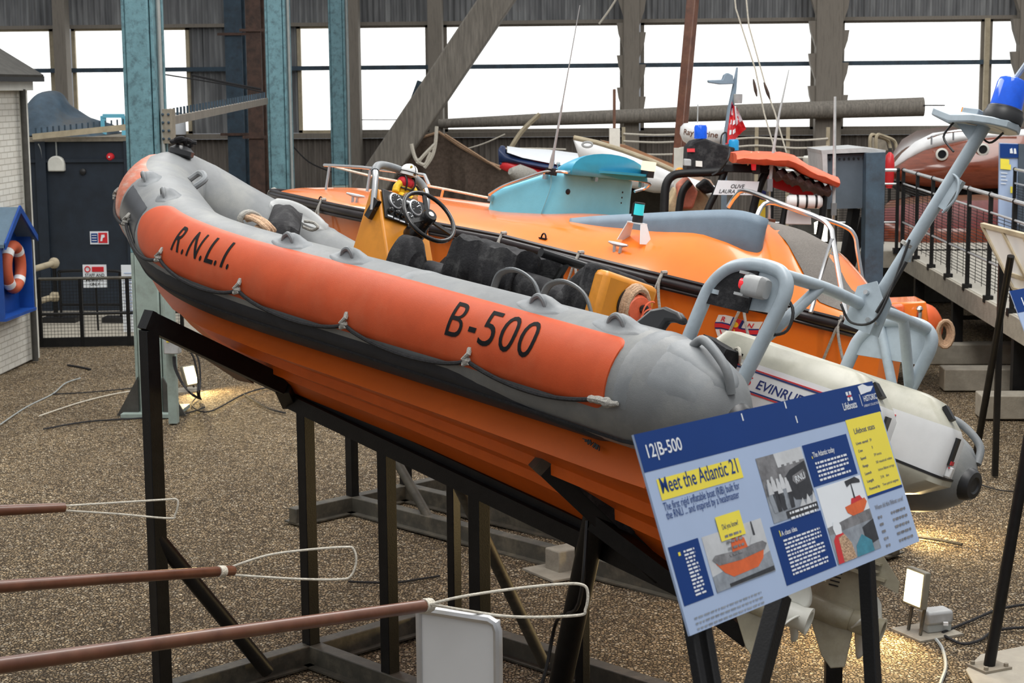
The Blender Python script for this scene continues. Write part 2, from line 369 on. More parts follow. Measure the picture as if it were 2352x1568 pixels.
# timber posts of the wall
def post(px0, px1, name, label, mat_, Y=34.55, z1=7.2, notch=0):
    a = gy(px0, 160, Y); b_ = gy(px1, 160, Y); x, wd = (a.x+b_.x)/2, b_.x-a.x
    m = MB(); m.box((x, Y, z1/2), (wd, .34, z1)); o = m.build(name, mat_, bev=.02); tag(o, label, 'post', 'timber posts of the far wall')
    if notch:
        for s in (-1, 1):
            q = MB()
            for k in range(5):
                z = 2.75+k*.62+(0 if s > 0 else .18)
                X = x+s*wd/2
                q.prism([(X, Y-.12, z), (X, Y-.12, z+.5), (X+s*.13, Y-.12, z+.5), (X+s*.10, Y-.12, z+.3)], (0, .24, 0))
            q.build('stepped_batten', mat_, o)
    return o
post(131, 159, 'timber_post', 'grey timber wall post between the two left windows', M_['timber_post'])
post(798, 827, 'timber_post', 'grey timber wall post just right of the farthest blue column', M_['timber_post'])
post(985, 1018, 'timber_post', 'grey timber wall post behind the big slanting beam', M_['timber_post'])
post(1432, 1468, 'timber_post', 'timber wall post with stepped battens in the middle of the windows', M_['timber_post'], notch=1)
post(1872, 1932, 'timber_post', 'thick timber wall post with stepped battens behind the grey hopper', M_['timber_post'], notch=1)
post(2336, 2380, 'timber_post', 'timber wall post at the right edge behind the blue beacon', M_['timber_post'], notch=1)
m = MB(); a = gy(2264, 200, 34.8); m.box((a.x, 34.8, (LT+SL)/2), (.09, .1, LT-SL)); tag(m.build('window_mullion', M_['timber_pale']), 'pale upright bar dividing the right-hand window', 'window bar')
# slanting timber baulk, short steel strut, round spar
m = MB(); a, b_ = gy(1168, -40, 32.6), gy(868, 405, 32.6); d = (b_-a); e_ = b_ + d*((-.0-b_.z)/d.z)
m.bar(a, e_, .58, .42, up=V((0, 1, 0))); o = m.build('timber_brace', M_['timber_old'], bev=.03); tag(o, 'huge weathered timber beam slanting down across the windows', 'beam')
m = MB(); m.bar(gy(974, 190, 34.27), gy(890, 420, 34.27), .26, .22, up=V((0, 1, 0))); tag(m.build('steel_strut', M_['iron_blue']), 'short dark steel strut leaning behind the slanting beam', 'strut')
m = MB(); m.tube([gy(1008, 284, 34.27), gy(1300, 272, 34.24), gy(1700, 258, 34.22), gy(2121, 245, 34.2)], [.09, .13, .16, .185], 14); tag(m.build('wooden_spar', M_['timber_old']), 'long round wooden spar lying level across the windows', 'spar')
m = MB(); m.tube([gy(2121, 242, 34), gy(2170, 242, 34.1)], .012, 5); tag(m.build('rope', M_['rope_dark']), 'thin dark lashing at the right end of the round spar', 'rope')
# blue steel columns
def column(Y, xc, label, z1, wb, full):
    t = thing('steel_column', label, 'column', (xc, Y, 0), 'blue steel columns in a row')
    zs = 1.75
    for (z0, z2, mt, nm) in ((0, zs, 'column_green', 'shaft_foot'), (zs, z1, 'column_blue', 'shaft')):
        m = MB(); h = z2-z0; zc = (z0+z2)/2
        m.box((xc, Y, zc), (wb*.66, .36, h)); o = m.build(nm, M_[mt], t, bev=.015)
        m = MB()
        for s in (-1, 1):
            m.box((xc+s*wb*.40, Y-.10, zc), (.035, .10, h)); m.box((xc+s*wb*.47, Y+.14, zc), (wb*.12, .07, h)); m.box((xc+s*wb*.37, Y+.06, zc), (.05, .22, h))
        m.build('flange', M_[mt], t, bev=.006)
    if full:
        for s in (-1, 1):
            m = MB(); x = xc+s*wb*.36; m.prism([(x, Y-.19, 0), (x+s*.24, Y-.19, 0), (x+s*.2, Y-.19, .07), (x, Y-.19, .42)], (0, .03, 0)); m.build('gusset', M_['sleeper_dark'], t)
        m = MB(); m.box((xc, Y, .02), (wb*1.6, .62, .04)); m.build('base_plate', M_['column_green'], t)
        c = gy(381, 290, Y-.05); m = MB(); m.box((c.x, Y+.06, c.z), (.10, .2, .36)); o = m.build('joint_plate', M_['rusty'], t)
        for k in range(8):
            q = MB(); q.lathe([(.014, 0), (.014, .015), (0, .02)], (c.x-.03+.06*(k % 2), Y-.04, c.z-.13+.085*(k//2)), (0, -1, 0), 6); q.build('bolt', M_['iron_blue'], o)
    m = MB(); x = xc+wb*.52; m.tube([(x, Y-.02, 0), (x, Y-.02, z1)], .022, 8); m.build('conduit', M_['conduit_grey'], t)
column(18.3, -4.89, 'nearest blue steel column behind the grey inflatable bow', 6.0, .375, True)
column(25.8, -4.87, 'middle blue steel column above the orange boat bow', 6.6, .33, False)
column(31.0, -4.77, 'farthest and thinnest blue steel column beside a grey timber post', 7.2, .31, False)
# dark iron stanchions
for (p0, p1, Y, mt, lb) in ((521, 560, 33.6, 'iron_blue', 'dark blue iron stanchion against the corrugated wall'), (570, 604, 31.5, 'iron_brown', 'rusty brown iron stanchion beside the dark blue one')):
    a, b_ = gy(p0, 100, Y), gy(p1, 100, Y); xc = (a.x+b_.x)/2; wd = b_.x-a.x
    t = thing('iron_stanchion', lb, 'stanchion', (xc, Y, 0)); m = MB(); m.box((xc, Y, 3.6), (wd*.3, .3, 7.2)); m.build('web', M_[mt], t)
    m = MB(); m.box((xc, Y-.16, 3.6), (wd, .05, 7.2)); m.box((xc, Y+.16, 3.6), (wd, .05, 7.2)); m.build('flange', M_[mt], t)
    for z in (1.3, 2.6, 4.5):
        m = MB(); m.bar((xc-wd*.9, Y-.2, z), (xc+wd*.9, Y-.2, z), .05, .05); m.build('tie_bar', M_['iron_brown'], t)
# toothed rails between the columns
def rail(a, b_, name, label, teeth, mt):
    t = thing(name, label, 'rail', (a+b_)/2); m = MB(); m.bar(a, b_, .07, .09); m.build('beam', mt, t)
    for k in range(teeth):
        m = MB(); p = a.lerp(b_, (k+.5)/teeth); m.bar(p+V((0, 0, .03)), p+V((0, 0, .13)), .02, .025); m.build('tooth', M_['iron_blue'], t)
rail(gy(371, 281, 18.5), gy(610, 232, 25.6), 'toothed_rail', 'sloping toothed timber rail between the first two blue columns', 38, M_['timber_old'])
rail(gy(76, 314, 26.5), gy(290, 292, 26.5), 'ladder_rail', 'weathered rail lying on the dark shed under the blue tarpaulin', 16, M_['timber_pale'])
# ---- dark shed with fittings
SY = 26.7
zt = gy(200, 324, SY).z; xl, xr = -11.5, gy(312, 400, SY).x
t = thing('dark_shed', 'low navy black shed wall left of the first blue column', 'shed', ((xl+xr)/2, SY, 0))
m = MB(); m.box(((xl+xr)/2, SY+1, zt/2), (xr-xl, 2, zt)); m.build('wall', M_['shed_navy'], t)
m = MB(); m.box(((xl+xr)/2, SY+1, zt+.03), (xr-xl+.1, 2.1, .07)); m.build('roof_edge', M_['rusty'], t)
for px in (97, 300): 
    x = gy(px, 400, SY).x; m = MB(); m.box((x, SY-.03, zt/2), (.16, .06, zt)); m.build('batten', M_['shed_navy'], t)
m = MB(); m.box(((xl+xr)/2, SY-.02, zt-.3), (xr-xl, .04, .05)); m.build('batten', M_['shed_navy'], t)
c = gy(133, 393, SY); t = thing('bulkhead_lamp', 'white rounded wall fitting hanging on the navy shed', 'wall light', c)
poly = [(c.x-.13, SY-.1, c.z)] + [(c.x+.13*math.cos(PI-PI*k/10), SY-.1, c.z+.12+.12*math.sin(PI*k/10)) for k in range(11)] + [(c.x+.13, SY-.1, c.z)]
m = MB(); m.prism(poly, (0, .1, 0)); m.build('cover', M_['offwhite'], t, bev=.02)
m = MB(); m.tube([(c.x, SY-.03, c.z+.23), (c.x, SY-.03, zt)], .012, 6); m.build('cable', M_['conduit_grey'], t)
c = gy(254, 360, SY); t = thing('alarm_bell', 'round red alarm bell on the navy shed', 'bell', c)
m = MB(); m.lathe([(.062, 0), (.062, .03), (.045, .055), (.02, .06), (.012, .075)], (c.x, SY, c.z), (0, -1, 0), 18); m.build('gong', M_['sign_red'], t)
m = MB(); m.lathe([(.014, .07), (.014, .085), (0, .087)], (c.x, SY, c.z), (0, -1, 0), 8); m.build('screw', M_['white_plastic'], t)
c = gy(191, 394, SY); m = MB(); m.lathe([(.05, 0), (.05, .03), (.035, .045), (0, .05)], (c.x, SY, c.z), (0, -1, 0), 14); tag(m.build('wall_socket', M_['black']), 'small dark round fitting low on the navy shed', 'fitting')
m = MB(); m.tube(spline([gy(88, 330, SY-.06), gy(97, 370, SY-.05), gy(103, 560, SY-.05)]), .01, 5); tag(m.build('cable', M_['conduit_grey']), 'thin grey cable running down the left of the navy shed', 'cable')
c = gy(228, 546, SY-.02); t = thing('fire_sign', 'small white fire sign with blue and red squares on navy shed', 'sign', c)
m = MB(); m.box((c.x, SY-.015, c.z), (.29, .02, .20)); m.build('panel', M_['sign_white'], t)
m = MB(); m.box((c.x-.075, SY-.028, c.z), (.10, .01, .14)); m.build('blue_square', M_['sign_blue'], t)
m = MB(); m.box((c.x+.06, SY-.028, c.z), (.14, .01, .16)); m.build('red_square', M_['sign_red'], t)
m = MB()
for k in range(3): m.box((c.x-.075, SY-.036, c.z+.04-.04*k), (.075, .006, .012))
m.build('text_lines', M_['sign_white'], t)
m = MB(); m.prism([(c.x+.02, SY-.034, c.z-.05), (c.x+.05, SY-.034, c.z-.05), (c.x+.06, SY-.034, c.z+.0), (c.x+.09, SY-.034, c.z+.01), (c.x+.09, SY-.034, c.z+.05), (c.x+.04, SY-.034, c.z+.05), (c.x+.03, SY-.034, c.z+.0)], (0, -.005, 0)); m.build('symbol', M_['sign_white'], t)
# tarpaulin heap on the shed roof
m = MB(); prof = [(60, 318), (66, 250), (76, 216), (100, 205), (122, 206), (138, 226), (152, 250), (176, 266), (205, 270), (226, 283), (240, 302), (246, 318)]
rows = []
for j, (dy, k) in enumerate(((0, .0), (.25, .55), (.6, .9), (1.0, 1.0), (1.5, .9), (1.9, .3))):
    row = []
    for i, (px, py) in enumerate(prof):
        q = gy(px, py, SY+1.0); z = zt+.06+(q.z-zt-.06)*k; wob = .06*math.sin(i*2.1+j*1.7)*(0 < k < 1)
        row.append((q.x+wob, SY+.15+dy+wob, max(zt+.06, z+wob)))
    rows.append(row)
m.grid(rows); o = m.build('tarpaulin', [M_['tarp_blue']], smooth=70, solid=.02, sub=2); tag(o, 'crumpled blue and grey tarpaulin heaped on the navy shed roof', 'tarpaulin')
a = gy(237, 266, SY+.9); b_ = gy(285, 266, SY+.9); t = thing('frame_box', 'pale blue open frame beside the tarpaulin on shed roof', 'frame', (a.x, SY+.9, zt+.06))
for q0, q1 in ((a, b_), (a, V((a.x, a.y, zt+.06))), (b_, V((b_.x, b_.y, zt+.06)))):
    m = MB(); m.bar(q0, q1, .08, .06); m.build('frame_bar', M_['cabin_cyan'], t)
c = gy(398, 305, 34.3); t = thing('plastic_drum', 'translucent white plastic drum on the window sill by first column', 'drum', (c.x, 34.4, SL-.01))
m = MB(); m.lathe([(.15, 0), (.155, .04), (.15, .3), (.11, .38), (.06, .40)], (c.x, 34.72, SL-.01), (0, 0, 1), 18); m.build('body', M_['sign_white'], t)
m = MB(); m.lathe([(.06, .40), (.06, .44), (0, .445)], (c.x, 34.72, SL-.01), (0, 0, 1), 14); m.build('lid', M_['zinc'], t)
# ---- white brick hut
def brick():
    m, t, N, L, b = newmat('white_brick'); tc = N.new('ShaderNodeTexCoord'); mp = N.new('ShaderNodeMapping'); mp.inputs['Rotation'].default_value = (R(90), 0, R(90)); L.new(tc.outputs['Object'], mp.inputs[0])
    sx = N.new('ShaderNodeSeparateXYZ'); L.new(tc.outputs['Object'], sx.inputs[0]); cx = N.new('ShaderNodeCombineXYZ'); L.new(sx.outputs[1], cx.inputs[0]); L.new(sx.outputs[2], cx.inputs[1])
    k = N.new('ShaderNodeTexBrick'); k.inputs['Scale'].default_value = 1; k.inputs['Brick Width'].default_value = .225; k.inputs['Row Height'].default_value = .075; k.inputs['Mortar Size'].default_value = .007; k.inputs['Mortar Smooth'].default_value = .3
    k.inputs['Color1'].default_value = (.74, .73, .67, 1); k.inputs['Color2'].default_value = (.66, .64, .58, 1); k.inputs['Mortar'].default_value = (.50, .48, .42, 1); L.new(cx.outputs[0], k.inputs[0])
    L.new(k.outputs[0], b.inputs['Base Color']); b.inputs['Roughness'].default_value = .7
    bp = N.new('ShaderNodeBump'); bp.inputs['Distance'].default_value = .012; bp.inputs['Strength'].default_value = .8; bp.invert = True; L.new(k.outputs['Fac'], bp.inputs['Height']); L.new(bp.outputs[0], b.inputs['Normal'])
    return m
M_['white_brick'] = brick()
HX = -7.49; ze = gx(60, 205, HX).z; hy1 = 22.15
t = thing('brick_hut', 'white painted brick hut with dark roof at the left edge', 'hut', (HX-1.5, 19, 0))
m = MB(); m.box((HX-1.5, 18.6, ze/2), (3, 7.1, ze)); m.build('wall', M_['white_brick'], t, smooth=0)
m = MB(); m.box((HX+.03, 18.6, ze+.05), (.16, 7.3, .13)); m.build('fascia', M_['offwhite'], t)
m = MB(); m.prism([(HX+.22, 14.9, ze+.12), (HX-1.6, 14.9, ze+1.25), (HX-1.6, 14.9, ze+1.32), (HX+.24, 14.9, ze+.18)], (0, 7.4, 0)); m.build('roof', M_['sleeper_dark'], t)
m = MB(); m.bar((HX+.18, 14.9, ze+.13), (HX+.18, 22.35, ze+.13), .1, .07); m.build('gutter', M_['black'], t)
m = MB(); m.box((HX+.02, hy1-.05, ze/2), (.05, .2, ze)); m.box((HX-.07, hy1+.03, ze/2), (.2, .05, ze)); m.build('corner_board', M_['offwhite'], t)
m = MB(); m.tube([(HX+.09, hy1-.26, ze), (HX+.09, hy1-.26, .0)], .04, 10); m.build('downpipe', M_['sleeper_dark'], t)
# lifebuoy housing on the hut wall
D0 = .22
q = lambda px, py: gx(px, py, HX+D0)
cpk, cr, clb, cll = q(38, 487), q(74, 548), q(72, 718), q(2, 735)
yl, yr, zb, zr = q(5, 600).y, q(74, 600).y, q(40, 724).z, q(40, 548).z
ym = (yl+yr)/2; zp = q(38, 484).z
t = thing('lifebuoy_housing', 'blue house-shaped wooden lifebuoy box on the white brick wall', 'lifebuoy box', (HX, ym, zb))
m = MB(); m.box((HX+.02, ym, (zb+zr)/2), (.03, yr-yl, zr-zb)); m.prism([(HX+.01, yl, zr), (HX+.01, yr, zr), (HX+.01, ym, zp)], (.03, 0, 0)); m.build('back_board', M_['box_blue'], t)
for y in (yl, yr):
    m = MB(); m.box((HX+D0/2, y, (zb+zr)/2), (D0, .03, zr-zb)); m.build('side_board', M_['box_blue'], t)
m = MB(); m.box((HX+D0/2, ym, zb), (D0+.04, yr-yl+.04, .035)); m.build('bottom_board', M_['box_blue'], t)
for s, y in ((-1, yl), (1, yr)):
    m = MB(); m.prism([(HX, ym, zp), (HX, y+s*.05, zr-.06), (HX, y+s*.05, zr-.02), (HX, ym, zp+.05)], (D0+.06, 0, 0)); o = m.build('roof_board', M_['box_roof'], t)
    m = MB(); m.prism([(HX+D0+.05, ym, zp-.02), (HX+D0+.05, y+s*.05, zr-.08), (HX+D0+.05, y+s*.05, zr+.0), (HX+D0+.05, ym, zp+.07)], (.025, 0, 0)); m.build('barge_board', M_['box_blue'], o)
c = gx(31, 613, HX+.12); t = thing('lifebuoy', 'orange lifebuoy ring with white bands in the blue box', 'lifebuoy', V((c.x, c.y, c.z-.33)))
m = MB(); rr = .26
m.tube([c+V((0, rr*math.cos(2*PI*k/36), rr*math.sin(2*PI*k/36))) for k in range(36)], .072, 14, closed=True); m.build('ring', M_['buoy_orange'], t)
for k in range(4):
    m = MB(); m.tube([c+V((0, rr*math.cos(PI/4+k*PI/2+.15*j), rr*math.sin(PI/4+k*PI/2+.15*j))) for j in (-1, -.4, .4, 1)], .075, 14); m.build('band', M_['white_plastic'], t)
m = MB(); m.box((HX+.08, c.y, c.z-.32), (.12, .12, .03)); m.build('hook', M_['box_blue'], t)
# ---- barriers
def mesh_fence(name, label, cat, p0, p1, h, posts, rails, pitch, mat_, hz=(0.05, 1), kick=.1):
    p0, p1 = V(p0), V(p1); L_ = (p1-p0).length; t = thing(name, label, cat, (p0+p1)/2); up = V((0, 0, 1))
    for u in posts:
        m = MB(); q = p0.lerp(p1, u); m.bar(q, q+up*h, .045, .045); m.build('post', mat_, t)
    for z in rails:
        m = MB(); m.tube([p0+up*z, p1+up*z], .022, 8); m.build('rail', M_['steel_dusty'] if z == max(rails) else mat_, t)
    m = MB(); n = int(L_/pitch[0]) if pitch[0] else 0
    for k in range(1, n):
        q = p0.lerp(p1, k/n); m.bar(q+up*hz[0], q+up*hz[1], .004, .004)
    n = int((hz[1]-hz[0])/pitch[1])
    for k in range(n+1): z = hz[0]+k*pitch[1]; m.bar(p0+up*z, p1+up*z, .005, .005)
    m.build('wire_mesh', mat_, t, smooth=0)
    if kick: m = MB(); m.bar(p0+up*kick/2, p1+up*kick/2, .03, kick); m.build('kick_board', mat_, t)
    return t
a, b_ = gz(96, 797), gz(420, 790)
mesh_fence('mesh_barrier', 'black mesh barrier along the gravel edge by the white hut', 'barrier', a, b_, .93, (0, .29, .62, 1), (.45, .93), (.045, .045), M_['steel_black'], (.08, .93), .12)
a, b_ = gz(470, 775), gz(640, 740)
mesh_fence('mesh_barrier', 'short black mesh barrier behind the inflatable hull right of the column', 'barrier', a, b_, .9, (0, .5, 1), (.45, .9), (.05, .05), M_['steel_black'], (.08, .9), .1)
a, b_ = gz(142, 745), gz(279, 745)
t = thing('crowd_barrier', 'low black tubular barrier with flat feet behind the mesh fence', 'barrier', (a+b_)/2)
up = V((0, 0, 1)); hb = .80
m = MB(); m.tube(spline([a+up*.25, a+up*(hb-.08), a+up*hb+V((.06, 0, 0)), b_+up*hb-V((.06, 0, 0)), b_+up*(hb-.08), b_+up*.25], 4), .022, 8); m.build('frame', M_['steel_black'], t)
m = MB(); m.tube([a+up*.3, b_+up*.3], .02, 8); m.build('lower_rail', M_['steel_black'], t)
for u in (.0, 1.0):
    p = a.lerp(b_, u); m = MB(); m.tube([p+up*.3, p+up*.05], .02, 8); m.build('leg', M_['steel_black'], t)
    m = MB(); m.box(p+up*.06, (.5, .3, .12)); m.build('foot', M_['black'], t)
c = gy(218, 634, 24.4); t = thing('staff_notice', 'white notice with red box reading staff and members only', 'sign', V((c.x, 24.4, c.z-.17)))
m = MB(); m.box((c.x, 24.4, c.z), (.34, .015, .33)); m.build('panel', M_['sign_white'], t)
m = MB(); m.box((c.x+.05, 24.388, c.z+.10), (.17, .008, .07)); m.build('red_box', M_['sign_red'], t)
m = MB(); m.tube([V((c.x-.10+.038*math.cos(2*PI*k/16), 24.388, c.z+.10+.038*math.sin(2*PI*k/16))) for k in range(16)], .008, 6, closed=True); m.build('prohibition_symbol', M_['sign_red'], t)
m = MB()
for k, s in enumerate(('STAFF AND', 'MEMBERS', 'ONLY')):
    w_ = (.28, .25, .14)[k]; lettering(m, s, lambda x, y, k=k: (c.x+x, 24.390, c.z-.005-.066*k+y), w_, .045, bold=.012, x0=-w_/2)
m.build('lettering', M_['letter_black'], t, smooth=0)
m = MB(); m.tube([V((c.x, 24.42, c.z)), V((c.x, 24.45, 0.03))], .015, 6); m.build('stake', M_['steel_black'], t)
for k, (pa, pb) in enumerate((((96, 613), (124, 604)), ((98, 690), (126, 681)))):
    m = MB(); A_, B_ = gy(pa[0]-30, pa[1]+8, 24.7), gy(pb[0], pb[1], 25.4)
    t = thing('timber_rail', 'round ended pale rail behind the hut corner, ' + ('upper of two', 'lower of two')[k], 'rail', (A_+B_)/2)
    m.tube([A_, B_], .045, 10); m.build('pole', M_['timber_pale'], t); m = MB(); m.ball(B_, .085, n=12); m.build('knob', M_['timber_pale'], t)
    m = MB(); m.tube([B_, V((B_.x, B_.y, 0.03))], .03, 8); m.build('support_post', M_['steel_black'], t)
c = gy(296, 650, 24.3); t = thing('poster_board', 'narrow white poster board standing behind the first blue column', 'poster', V((c.x, 24.3, .04)))
m = MB(); m.box((c.x, 24.3, .52), (.20, .03, .96)); m.build('panel', M_['sign_white'], t)
m = MB()
for k in range(14): m.box((c.x, 24.28, .30+k*.045), (.13*(.7+.3*math.sin(k*2)), .006, .012))
m.build('text_lines', M_['sign_pale'], t)
# ---- raised walkway on the right, along the hall
DX, DZ = 4.30, 1.03
t = thing('raised_walkway', 'raised walkway with grey planked deck on posts at the right', 'walkway', (DX+.8, 19, 0))
m = MB(); m.box((DX+.8, 17.5, DZ-.03), (1.6, 17, .05)); m.box((DX-.2, 26.6, DZ-.03), (3.6, 1.6, .05)); m.build('deck', M_['deck_plank'], t)
m = MB(); m.box((DX-.01, 17.5, DZ-.13), (.06, 17, .24)); m.box((DX-1, 25.78, DZ-.13), (2, .06, .24)); m.build('edge_beam', M_['sleeper'], t)
m = MB(); m.box((DX+1.6, 17.5, DZ-.13), (.06, 17, .24)); m.build('edge_beam', M_['sleeper'], t)
for y in (21.9, 18.6, 14.5, 24.6):
    for x in (DX+.06, DX+1.4):
        m = MB(); m.box((x, y, (DZ-.05)/2), (.13, .13, DZ-.05)); m.build('support_post', M_['steel_black'], t)
m = MB(); m.box((DX+1.5, 18, .45), (.04, 15, .88)); m.build('shade_panel', M_['black'], t)  # black sheet standing in for the shade beneath the deck
m = MB(); m.bar((DX+.06, 21.9, .55), (DX+1.4, 21.9, .55), .05, .05); m.build('cross_brace', M_['steel_black'], t)
def guard(name, label, p0, p1, npost, skip=()):
    p0, p1 = V(p0), V(p1); g = thing(name, label, 'railing', (p0+p1)/2); up = V((0, 0, 1))
    for k in range(npost+1):
        p = p0.lerp(p1, k/npost); m = MB(); m.bar(p, p+up*1.17, .045, .045); o = m.build('baluster', M_['steel_black'], g)
        m = MB(); m.ball(p+up*1.18, .035, n=8); m.build('collar', M_['steel_black'], o)
        m = MB(); m.box(p+up*.0, (.1, .1, .08)); m.build('foot', M_['steel_black'], o)
    for z, mt in ((1.18, 'alloy'), (.98, 'alloy'), (.42, 'alloy')):
        m = MB(); m.tube([p0+up*z, p1+up*z], .024 if z > 1 else .014, 8); m.build('rail', M_[mt], g)
    m = MB(); L_ = (p1-p0).length
    for k in range(22): z = .14+k*.038; m.bar(p0+up*z, p1+up*z, .006, .006)
    for k in range(int(L_/.35)): q_ = p0.lerp(p1, (k+.5)/int(L_/.35)); m.bar(q_+up*.1, q_+up*.98, .006, .006)
    m.build('wire_mesh', M_['steel_black'], g, smooth=0)
guard('walkway_railing', 'black mesh railing along the near edge of the raised walkway', (DX, 25.75, DZ), (DX, 10.5, DZ), 13)
guard('walkway_railing', 'black mesh railing across the far end of the raised walkway', (DX-1.9, 25.75, DZ), (DX-.08, 25.75, DZ), 3)
guard('walkway_railing', 'far black railing on the outer side of the raised walkway', (DX+1.6, 25.75, DZ), (DX+1.6, 15, DZ), 9)
# sleepers under the walkway
for k, (x0, x1, yf, py, lb) in enumerate(((2.9, 6.0, 21.6, 0, 'farthest of three big timber blocks under the walkway'), (3.80, 6.3, 19.7, 0, 'middle timber block of three under the walkway'), (3.86, 6.3, 18.0, 0, 'nearest timber block of three under the walkway'))):
    m = MB(); m.box(((x0+x1)/2, yf+.16, .125), (x1-x0, .32, .25)); o = m.build('timber_block', M_['sleeper'], bev=.012); tag(o, lb, 'timber block', 'timber blocks under the walkway')
# ================================================================== INFLATABLE LIFEBOAT B-500
def pose(o, h, p, r):
    h, p, r = R(h), R(p), R(r)
    F = V((-math.sin(h)*math.cos(p), math.cos(h)*math.cos(p), math.sin(p))); P0 = V((-math.cos(h), -math.sin(h), 0)); U0 = F.cross(P0)
    P = P0*math.cos(r)+U0*math.sin(r); U = U0*math.cos(r)-P0*math.sin(r)
    return Matrix(((F.x, P.x, U.x, o[0]), (F.y, P.y, U.y, o[1]), (F.z, P.z, U.z, o[2]), (0, 0, 0, 1)))
BM = pose((1.188, 7.604, 1.841), 47.01, 5.48, 17.25)
BI = BM.inverted()
def bl(px, py, ax, val):           # sight line against a plane of the boat
    o = BI @ CO; d = BI.to_3x3() @ sight(px, py); return o + d*((val-o[ax])/d[ax])
boat = thing('inflatable_lifeboat', 'grey and orange rigid inflatable lifeboat numbered B-500 on a black stand', 'boat', BM)
def BP(mb, name, mt, parent=None, **k): return mb.build(name, M_[mt] if isinstance(mt, str) else mt, parent or boat, local=True, **k)
half = [(.05, .96, -.03), (.10, .96, -.026), (.25, .96, -.01), (.6, .96, 0), (2, .96, 0), (3.2, .96, 0), (3.8, .925, .015), (4.25, .83, .055), (4.66, .68, .135), (5.0, .555, .215), (5.25, .44, .265), (5.48, .29, .325), (5.64, .14, .385), (5.70, 0, .41)]
C_ = spline([V(p) for p in half] + [V((x, -y, z)) for x, y, z in half[::-1][1:]], 10)
AL = [0.0]
for p, q in zip(C_, C_[1:]): AL.append(AL[-1]+(q-p).length)
LT_ = AL[-1]
RT = [(0, .052), (.015, .066), (.045, .118), (.11, .175), (.24, .228), (.45, .26), (99, .26)]
def tr(a): return interp(min(a, LT_-a), RT)
def ctr(a):
    a = min(max(a, 0), LT_); lo = 0; hi = len(AL)-1
    while hi-lo > 1:
        m = (lo+hi)//2
        if AL[m] <= a: lo = m
        else: hi = m
    t = (a-AL[lo])/max(AL[hi]-AL[lo], 1e-9); return C_[lo].lerp(C_[hi], t)
def fr(a):
    d = (ctr(min(a+.03, LT_))-ctr(max(a-.03, 0))).normalized()
    e1 = V((-d.y, d.x, 0)).normalized()
    e2 = d.cross(e1); e2 = e2 if e2.z > 0 else -e2
    return e1, e2
def S(a, th, off=0.0):
    e1, e2 = fr(a); r = tr(a)+off; th = R(th); return ctr(a)+e1*(r*math.cos(th))+e2*(r*math.sin(th))
m = MB(); st = [0, .01, .03, .05, .08, .12, .18, .25, .35, .45]
aa = st + [.45+(LT_-.9)*k/90 for k in range(1, 90)] + [LT_-x for x in st[::-1]]
m.loft([[S(a, 360*k/40) for k in range(40)] for a in aa]); BP(m, 'buoyancy_tube', 'tube_grey', smooth=60)
for a in (0, LT_):
    m = MB(); d = V((-1, 0, 0)); c = ctr(a); m.lathe([(.085, -.035), (.078, .0), (.066, .018), (.042, .02), (.034, .012), (0, .01)], c, d, 24); BP(m, 'end_cap', 'cap_black')
def patch(mb, a0, a1, t0, t1, off=.006, na=40, nt=14, rc0=0, rc1=0):
    f0 = t0 if callable(t0) else (lambda a: t0); f1 = t1 if callable(t1) else (lambda a: t1)
    us = [.5-.5*math.cos(PI*i/na) for i in range(na+1)] if (rc0 or rc1) else [i/na for i in range(na+1)]
    rows = []
    for i, u in enumerate(us):
        a = a0+(a1-a0)*u; lo, hi = f0(a), f1(a); r = tr(a); ins = 0
        for dist, rc in ((a-a0, rc0), (a1-a, rc1)):
            if rc and dist < rc: ins = max(ins, rc-math.sqrt(max(0, rc*rc-(rc-dist)**2)))
        g = math.degrees(ins/r); lo, hi = lo+g, hi-g
        if hi < lo: lo = hi = (lo+hi)/2
        row = []
        for j in range(nt+1):
            edge = i in (0, na) or j in (0, nt); row.append(S(a, lo+(hi-lo)*j/nt, -.004 if edge else off))
        rows.append(row)
    mb.grid(rows); return mb
